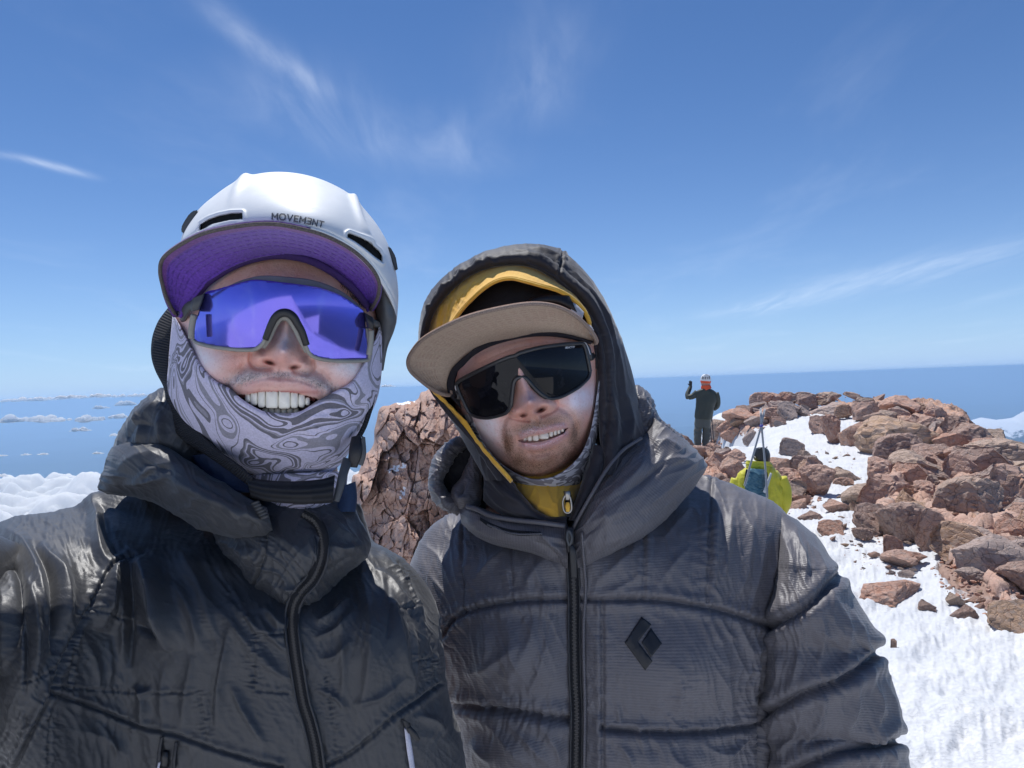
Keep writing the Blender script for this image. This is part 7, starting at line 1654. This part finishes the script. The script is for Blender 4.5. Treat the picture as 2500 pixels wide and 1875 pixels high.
# ------------------------------------------------------------------ the crag between the two men
crag = [(1051, 948), (1040, 955), (1027, 958), (1022, 972), (1010, 980), (997, 979), (980, 984), (967, 983), (950, 990), (933, 992), (924, 1004), (920, 1025), (914, 1050), (913, 1080), (903, 1100), (890, 1112), (882, 1135), (874, 1156), (862, 1160), (858, 1180), (864, 1205), (866, 1240), (872, 1290), (850, 1400), (820, 1560), (900, 1760), (1150, 1800), (1300, 1640), (1330, 1500), (1310, 1400), (1350, 1290), (1325, 1190), (1345, 1120), (1300, 1070), (1310, 1010), (1262, 1000), (1240, 955), (1205, 975), (1170, 935), (1120, 930), (1090, 945)]
CG = Pillow((1060, 1240), crag, 12.6, 1.55, 1.6, .55)
def cragfeat(u, v):
    s = 12.0 / FPX; x, y = (u - 1000) * s, (v - 1200) * s
    yy = y * .55 + .2 * x
    h = blocky(x, yy, 5, 1.25, .55, .55, .10) + blocky(x, yy, 6, 3.3, .20, .26, .05) + blocky(x + .1, y * .7, 8, 8.5, .07, .11, .02, .07)
    h += .20 * ridged(x * 1.3, y * .9, oct=6, seed=7) + .045 * ridged(x * 6, y * 4, 2., oct=5, seed=17)
    return h
def cragcol(u, v):
    m = np.zeros(u.shape + (3,)); 
    w = fbm(u / 60, v / 60, oct=4, seed=33); m[..., 0] = sstep(.05, .35, w)          # rust
    m[..., 1] = (.55 + 1.1 * fbm(u / 9, v / 9, oct=3, seed=35)) * np.maximum.reduce([1.1 * gs(u, v, 970, 1142, 34, 13, -20), gs(u, v, 984, 1203, 12, 24, 20), 1.3 * gs(u, v, 985, 982, 40, 9), .6 * sstep(.42, .5, fbm(u / 22, v / 22, oct=3, seed=36)) * gs(u, v, 980, 1240, 60, 80)])
    return m
co = CG.build('rock_crag', None, M_CRAG, 620, 300, cragfeat, cragcol)
co.data.shade_flat()
tag(co, 'craggy red-brown rock tower rising between the two men', 'rock')
nt = M_CRAG.node_tree; bs = nt.nodes['Principled BSDF']; src = bs.inputs['Base Color'].links[0].from_socket
at = nt.nodes.new('ShaderNodeVertexColor'); at.layer_name = 'Col'; sp_ = nt.nodes.new('ShaderNodeSeparateColor'); nt.links.new(at.outputs[0], sp_.inputs[0])
a1 = nt.nodes.new('ShaderNodeMix'); a1.data_type = 'RGBA'; mm = nt.nodes.new('ShaderNodeMath'); mm.operation = 'MULTIPLY'; mm.inputs[1].default_value = .6; nt.links.new(sp_.outputs[0], mm.inputs[0]); nt.links.new(mm.outputs[0], a1.inputs[0]); nt.links.new(src, a1.inputs[6]); a1.inputs[7].default_value = (.36, .19, .12, 1)
a2 = nt.nodes.new('ShaderNodeMix'); a2.data_type = 'RGBA'; rm = nt.nodes.new('ShaderNodeMapRange'); rm.inputs[1].default_value = .45; rm.inputs[2].default_value = .55; nt.links.new(sp_.outputs[1], rm.inputs[0]); nt.links.new(rm.outputs[0], a2.inputs[0]); nt.links.new(a1.outputs[2], a2.inputs[6]); a2.inputs[7].default_value = (.8, .82, .86, 1)
nt.links.new(a2.outputs[2], bs.inputs['Base Color'])

# ================================================================== PEOPLE ON THE RIDGE
def c_(x, y): return (1640 + .2412 * x, 890 + .2412 * y)
def rows(L, d, hF, hB): return [(*c_(a, b), *c_(e, f), d + (x[0] if x else 0), hF * (x[1] if len(x) > 1 else 1), hB * (x[1] if len(x) > 1 else 1)) for a, b, e, f, *x in L]
D3 = 17.0
man3 = thing('person', 'man in dark green jacket seen from behind, arm raised with a phone on the ridge', 'person', tuple(W(*c_(300, 870), D3)))
M_GRN = nylon('dark_green_shell', (0.030, 0.042, 0.036), .6); M_GTR = nylon('grey_green_trousers', (0.085, 0.098, 0.092), .7); M_REDB = plastic('red_boot', (0.40, 0.06, 0.05), .4); M_ORNG = plain('orange_fabric', (0.75, 0.10, 0.03), .7)
M_BLK = plain('black_fabric', (0.012, 0.012, 0.013), .7)
hd = loft('h', rows([(315, 110, 375, 110), (295, 150, 395, 150), (298, 200, 392, 200), (312, 240, 380, 240), (318, 275, 375, 275)], D3, .12, .12), 24, 16, 14, man3, M_SKIN, cols=lambda u, v, s: np.broadcast_to(np.array([0.5, 0.3, 0.24]), np.broadcast(u, s).shape + (3,)).copy())
tr_ = loft('t', rows([(318, 260, 375, 260), (262, 290, 440, 290), (262, 440, 405, 440), (250, 560, 390, 560)], D3, .10, .10), 20, 16, 14, man3, M_SKIN, cols=lambda u, v, s: np.broadcast_to(np.array([0.5, 0.3, 0.24]), np.broadcast(u, s).shape + (3,)).copy())
join('body', [hd, tr_])
GRL = relief_fn()
loft('jacket', rows([(302, 246, 388, 246), (258, 262, 430, 262), (240, 285, 455, 290), (243, 350, 462, 350), (240, 430, 430, 440), (234, 490, 420, 500), (232, 530, 416, 540), (238, 552, 406, 558)], D3, .15, .15), 60, 30, 24, man3, M_GRN, disp=lambda u, v: .015 * noise(u / 12, v / 18, 0, seed=3))
P3 = lambda *q: [(*c_(a, b), D3 + e) for a, b, e in q]
tube('sleeve', P3((262, 285, 0), (215, 320, .02), (170, 332, .04)), [.085, .07, .06], man3, M_GRN, 12)
tube('sleeve', P3((166, 338, .04), (160, 300, .10), (182, 245, .16), (192, 220, .18)), [.06, .058, .05, .04], man3, M_GRN, 12)
tube('sleeve', P3((442, 292, 0), (462, 350, .02), (462, 415, .08), (430, 450, .20)), [.085, .07, .062, .05], man3, M_GRN, 12)
def small_hand(pos, up, side, parent, mat, s=1.0):
    """palm with four fingers and a thumb as one mesh"""
    up = Vector(up).normalized(); side = Vector(side).normalized(); o = Vector(pos); parts = []
    seg = lambda a, b, r0, r1: parts.append(tube('f', [tuple(a), tuple((Vector(a) + Vector(b)) / 2), tuple(b)], [r0, (r0 + r1) / 2, r1], parent, mat, 8, worldpts=True, samples=6))
    seg(o, o + up * .085 * s, .032 * s, .038 * s)
    for k, L_ in enumerate((.065, .078, .07, .055)):
        b = o + up * .08 * s + side * (k - 1.5) * .019 * s; seg(b, b + up * L_ * s * .9, .010 * s, .008 * s)
    seg(o + up * .03 * s - side * .03 * s, o + up * .075 * s - side * .062 * s, .012 * s, .009 * s)
    return join('glove', parts)
small_hand(W(*c_(192, 225), D3 + .18), (0, 0, 1), (1, 0, 0), man3, M_BLK)
small_hand(W(*c_(430, 450), D3 + .20), (-.6, .6, .1), (0, 0, 1), man3, M_BLK)
ph = thing('phone', 'black phone held up by the man in green', 'phone', tuple(W(*c_(195, 190), D3 + .15)))
loft('phone_body', rows([(188, 172, 203, 172), (187, 176, 204, 176), (187, 222, 204, 222), (188, 226, 203, 226)], D3 + .15, .008, .008), 8, 8, 8, ph, M_BLACKP, px=.3, py=.3)
loft('trousers', rows([(236, 538, 398, 545), (231, 570, 396, 575), (228, 610, 394, 612), (240, 640, 385, 642)], D3, .13, .13), 24, 24, 18, man3, M_GTR)
loft('trouser_leg', rows([(229, 600, 316, 605), (226, 680, 306, 680), (222, 760, 300, 760), (236, 850, 292, 850)], D3, .10, .10), 40, 20, 16, man3, M_GTR, disp=lambda u, v: .02 * noise(u / 9, v / 7, 0, seed=5))
loft('trouser_leg', rows([(312, 605, 396, 600), (312, 680, 391, 680), (308, 760, 384, 760), (305, 842, 362, 842)], D3 + .05, .10, .10), 40, 20, 16, man3, M_GTR, disp=lambda u, v: .02 * noise(u / 9, v / 7, 0, seed=6))
loft('boot', rows([(240, 835, 292, 835), (240, 862, 296, 862), (245, 886, 302, 886)], D3, .09, .18), 12, 14, 12, man3, M_REDB)
loft('boot', rows([(303, 828, 356, 828), (300, 852, 352, 852), (300, 874, 350, 874)], D3 + .05, .09, .18), 12, 14, 12, man3, M_REDB)
loft('neck_gaiter', rows([(298, 214, 392, 208), (294, 234, 400, 226), (300, 250, 404, 238), (318, 262, 372, 260)], D3 - .01, .14, .12), 20, 24, 18, man3, M_ORNG, disp=lambda u, v: .01 * noise(u / 5, v / 5, 0, seed=8))
h3 = thing('helmet', 'white and orange climbing helmet with dark vents on the man in green', 'helmet', tuple(W(*c_(343, 140), D3)))
loft('shell', rows([(328, 97, 366, 98), (308, 108, 386, 110), (294, 130, 396, 134), (290, 152, 399, 158), (292, 164, 397, 170)], D3 - .01, .155, .15), 30, 30, 24, h3, M_HEL)
loft('rim', rows([(291, 160, 398, 166), (289, 170, 398, 176), (294, 186, 392, 190)], D3 - .008, .150, .15), 14, 30, 24, h3, M_ORNG)
for k in range(5):
    x = 308 + k * 18; tube('vent', [(*c_(x + 3, 112 + abs(k - 2) * 3), D3 - .135 + .012 * abs(k - 2)), (*c_(x, 130), D3 - .168 + .018 * abs(k - 2)), (*c_(x - 1, 148), D3 - .176 + .018 * abs(k - 2))], [.006, .010, .007], h3, M_BLK, 8)
for lb, x0, y0, x1, y1 in (('trekking pole on the right of the man in green, nearer his leg', 385, 560, 404, 812), ('trekking pole furthest right of the man in green', 404, 552, 430, 800)):
    p = thing('trekking_pole', lb, 'ski pole', tuple(W(*c_(x1, y1), D3 - .1)), 'poles beside the man in green')
    tube('shaft', [(*c_(x0, y0), D3 + .1), (*c_(x1, y1), D3 - .1)], .011, p, M_DARKG, 8); tube('grip', [(*c_(x0 - 1, y0 - 10), D3 + .1), (*c_(x0 + 3, y0 + 26), D3 + .09)], .018, p, M_BLK, 8)
    tube('basket', [(*c_(x1 - 5, y1 - 14), D3 - .1), (*c_(x1 + 5, y1 - 14), D3 - .1)], .016, p, M_BLK, 8, flat=.4)

D4 = 7.8
man4 = thing('person', 'person in a bright yellow jacket sitting with their back turned among the boulders', 'person', tuple(W(*c_(900, 1600), D4)))
M_LIME = nylon('lime_yellow_shell', (0.56, 0.52, 0.03), .55, 0, .3)
hd = loft('h', rows([(860, 850, 960, 850), (835, 900, 990, 905), (850, 960, 980, 965), (870, 1010, 960, 1010), (865, 1060, 965, 1060)], D4, .10, .10), 24, 16, 14, man4, M_SKIN, cols=lambda u, v, s: np.broadcast_to(np.array([0.5, 0.3, 0.24]), np.broadcast(u, s).shape + (3,)).copy())
tr_ = loft('t', rows([(865, 1050, 965, 1050), (700, 1120, 1060, 1120), (690, 1400, 1070, 1400), (720, 1660, 1060, 1660)], D4, .09, .10), 20, 16, 14, man4, M_SKIN, cols=lambda u, v, s: np.broadcast_to(np.array([0.5, 0.3, 0.24]), np.broadcast(u, s).shape + (3,)).copy())
join('body', [hd, tr_])
YL = lambda u, v: .012 * noise(u / 14, v / 22, 0, seed=13) + .010 * (1 - np.abs(noise(u / 9, v / 26, 3., seed=14)) * 2) + .003 * noise(u / 4, v / 5, 0, seed=15)
loft('jacket', rows([(790, 1035, 1010, 1035), (735, 1060, 1050, 1065), (680, 1105, 1090, 1110), (645, 1160, 1118, 1170), (630, 1230, 1140, 1260), (628, 1330, 1154, 1340), (640, 1450, 1140, 1450), (680, 1640, 1090, 1650)], D4, .15, .15), 110, 80, 30, man4, M_LIME, disp=YL)
loft('collar', rows([(762, 972, 1004, 985), (752, 1000, 1018, 1015), (754, 1040, 1024, 1052), (770, 1074, 1020, 1080)], D4 - .01, .145, .12), 40, 60, 24, man4, M_LIME, disp=lambda u, v: .010 * noise(u / 14, v / 6, 0, seed=16) + .006 * (1 - np.abs(noise(u / 22, v / 4, 2., seed=17)) * 2))
tube('sleeve', [(*c_(1095, 1150), D4), (*c_(1135, 1270), D4), (*c_(1140, 1400), D4 - .02), (*c_(1100, 1520), D4 + .12)], [.075, .078, .07, .055], man4, M_LIME, 16)
tube('sleeve', [(*c_(668, 1160), D4), (*c_(640, 1290), D4), (*c_(650, 1420), D4), (*c_(700, 1540), D4 + .12)], [.07, .075, .07, .055], man4, M_LIME, 16)
small_hand(W(*c_(1090, 1540), D4 + .14), (-.4, .8, -.3), (0, 0, 1), man4, M_BLK); small_hand(W(*c_(715, 1560), D4 + .14), (.4, .8, -.3), (0, 0, 1), man4, M_BLK)
for s in (-1, 1):
    tube('trouser_leg', [(*c_(890 + 70 * s, 1640), D4 + .02), (*c_(890 + 95 * s, 1560), D4 + .38), (*c_(890 + 90 * s, 1660), D4 + .62)], [.10, .085, .06], man4, M_TROU, 14)
    tube('boot', [(*c_(890 + 90 * s, 1650), D4 + .60), (*c_(890 + 95 * s, 1670), D4 + .82)], [.065, .05], man4, M_BLACKP, 12)
h4 = thing('helmet', 'round black helmet on the person in the yellow jacket', 'helmet', tuple(W(*c_(910, 900), D4)))
loft('shell', rows([(885, 836, 945, 838), (850, 848, 975, 856), (828, 880, 992, 892), (822, 925, 1000, 940), (832, 962, 996, 975), (850, 975, 985, 985)], D4 - .01, .13, .12), 50, 50, 24, h4, M_BLACKP, disp=lambda u, v: -.004 * np.exp(-((np.mod(u + v * .3, 11) - 5.5) / 1.6) ** 2))
tube('strap_clip', [(*c_(958, 838), D4 - .07), (*c_(966, 834), D4 - .06)], .006, h4, M_BLACKP, 8)
tube('rear_clip', [(*c_(838, 930), D4 - .10), (*c_(850, 945), D4 - .12)], .006, h4, M_GREYP, 8)
bp = thing('backpack', 'teal backpack carrying skis on the person in yellow', 'backpack', tuple(W(*c_(850, 1300), D4 - .2)))
M_TEAL = nylon('teal_pack_fabric', (0.030, 0.105, 0.155), .6, 0, .3); M_TEALL = nylon('pale_teal_lid', (0.10, 0.22, 0.29), .6)
loft('pack_body', rows([(790, 1062, 938, 1068), (770, 1110, 945, 1115), (755, 1180, 950, 1190), (745, 1230, 952, 1250), (750, 1330, 960, 1345), (770, 1450, 950, 1450)], D4 - .17, .11, .08), 80, 70, 24, bp, M_TEAL, disp=lambda u, v: .008 * noise(u / 8, v / 11, 0, seed=23) + .006 * (1 - np.abs(noise(u / 12, v / 6, 2., seed=24)) * 2))
loft('lid', rows([(782, 1052, 935, 1062), (775, 1075, 945, 1085), (850, 1112, 940, 1112)], D4 - .175, .12, .07), 24, 40, 20, bp, M_TEALL, disp=lambda u, v: .006 * noise(u / 6, v / 6, 0, seed=25))
tube('shoulder_strap', [(*c_(762, 1060), D4 - .16), (*c_(752, 1120), D4 - .17), (*c_(742, 1200), D4 - .16)], .012, bp, M_BLK, 8, flat=.4)
tube('side_strap', [(*c_(960, 1090), D4 - .20), (*c_(968, 1200), D4 - .22), (*c_(965, 1330), D4 - .22)], .010, bp, M_BLK, 8, flat=.4)
M_SKI = plastic('grey_ski_top', (0.18, 0.20, 0.23), .3, .6, .3); M_SKI2 = plastic('pale_ski_edge', (0.42, 0.44, 0.46), .3)
def ski(lb, pts, wdt):
    s = thing('ski', lb, 'ski', tuple(W(*c_(*pts[0]), D4 - .22)), 'pair of skis on the teal backpack')
    q = cr([c_(*p) for p in pts], 60); n = len(q); T = np.gradient(q, axis=0); T /= np.linalg.norm(T, axis=1, keepdims=True); N = np.stack([-T[:, 1], T[:, 0]], 1)
    t = np.linspace(0, 1, n); w = wdt * (1 - .18 * np.sin(t * math.pi)) * np.clip((1.03 - t) / .07, .25, 1)[:]
    dd = D4 - .31 + .05 * t + .10 * np.clip((t - .9) / .1, 0, 1) ** 2
    strip('ski_top', q - N * w[:, None], q + N * w[:, None], s, M_SKI, list(dd), list(dd - .004), n=n, m=4, thick=.012)
    for e in (-1, 1): tube('ski_edge', np.c_[q + N * w[:, None] * e, dd - .001], .003, s, M_SKI2, 6, samples=n)
    return s
ski('ski leaning left, its foot by the left edge of the pack', [(738, 1225), (800, 1000), (862, 780), (905, 620), (925, 520), (942, 452)], 2.1)
ski('ski standing steeper on the right of the pack', [(966, 1350), (952, 1100), (935, 900), (918, 720), (908, 600), (903, 500), (900, 440)], 2.2)
sp4 = thing('ski_strap', 'purple strap binding the ski tips together', 'strap', tuple(W(*c_(907, 625), D4 - .3)))
tube('strap_band', [(*c_(896, 618), D4 - .30), (*c_(907, 622), D4 - .315), (*c_(918, 616), D4 - .30)], .012, sp4, plain('purple_rubber', (.05, .05, .30), .5), 8)
ax = thing('ice_axe', 'pale ice axe shaft on the right side of the teal backpack', 'ice axe', tuple(W(*c_(940, 1290), D4 - .3)))
tube('shaft', [(*c_(1006, 1100), D4 - .24), (*c_(975, 1190), D4 - .28), (*c_(940, 1288), D4 - .30)], [.012, .016, .018], ax, plastic('pale_alloy', (.45, .48, .48), .35), 8, flat=.5)
tube('pick', [(*c_(925, 1282), D4 - .30), (*c_(945, 1292), D4 - .30), (*c_(962, 1296), D4 - .30)], [.006, .012, .008], ax, M_SKI2, 8, flat=.5)
po = thing('marker_post', 'short dark post sticking up from the ridge top', 'post', tuple(W(2161, 990, 20)))
loft('post', [(2159.2, 977, 2163, 977, 20, .018, .018), (2159, 1000, 2163.2, 1000, 20, .02, .02)], 4, 6, 6, po, M_BLK, px=.4, py=.4)

# ------------------------------------------------------------------ tell the larger unnamed blocks apart by colour and neighbour
COLN = {'red_volcanic_rock': 'red-brown', 'dark_brown_rock': 'dark brown', 'tan_rock': 'tan', 'orange_rock': 'orange-brown', 'grey_pink_rock': 'grey'}
def short(lb):
    for k in (' at ', ' overhanging', ' directly', ' leaning', ' on ', ' above', ' left of', ' right of', ' wedged', ' beside', ' just', ' in front', ' forming', ' right below', ' near', ' between', ' resting', ' standing', ' propped', ' under', ' lying', ' by ', ' touching', ' running', ' beneath', ' low ', ' below', ' behind', ' among', ' poking', ' half', ' with ', ' in the', ' out on', ' against'):
        i = lb.find(k, 6)
        if i > 0: lb = lb[:i]
    return lb
HP = [((b[0] + b[2]) / 2, (b[1] + b[3]) / 2, short(lb)) for b, m, lb in hero]
new = {}
for o in list(COL.objects):
    if o.get('category') not in ('rock', 'stone') or o.name.startswith('rock_') or any(o.get('label') == lb for b, m, lb in hero): continue
    u, v, d = PX(np.array([o.location[:]])); wpx = 2 * o.scale[0] / d[0] * FPX
    if wpx < 30: continue
    j = min(range(len(HP)), key=lambda i: (HP[i][0] - u[0]) ** 2 + 2 * (HP[i][1] - v[0]) ** 2); du, dv = u[0] - HP[j][0], v[0] - HP[j][1]
    rel = ('just right of' if du > 0 else 'just left of') if abs(du) > abs(dv) else ('just below' if dv > 0 else 'just above')
    kind = 'block' if o['category'] == 'rock' else 'stone'
    lb = 'angular %s %s %s the %s' % (COLN.get(o.data.materials[0].name, 'brown'), kind, rel, HP[j][2])
    new.setdefault(lb, []).append((wpx, o))
for lb, L in new.items():
    L.sort(key=lambda x: -x[0])
    for i, (w_, o) in enumerate(L):
        pre = '' if len(L) == 1 else ('larger ' if i == 0 else 'smaller ') if len(L) == 2 else ('largest ' if i == 0 else 'smallest ' if i == len(L) - 1 else 'middle-sized ')
        t = (pre + lb).split()
        o['label'] = ' '.join(t[:16])
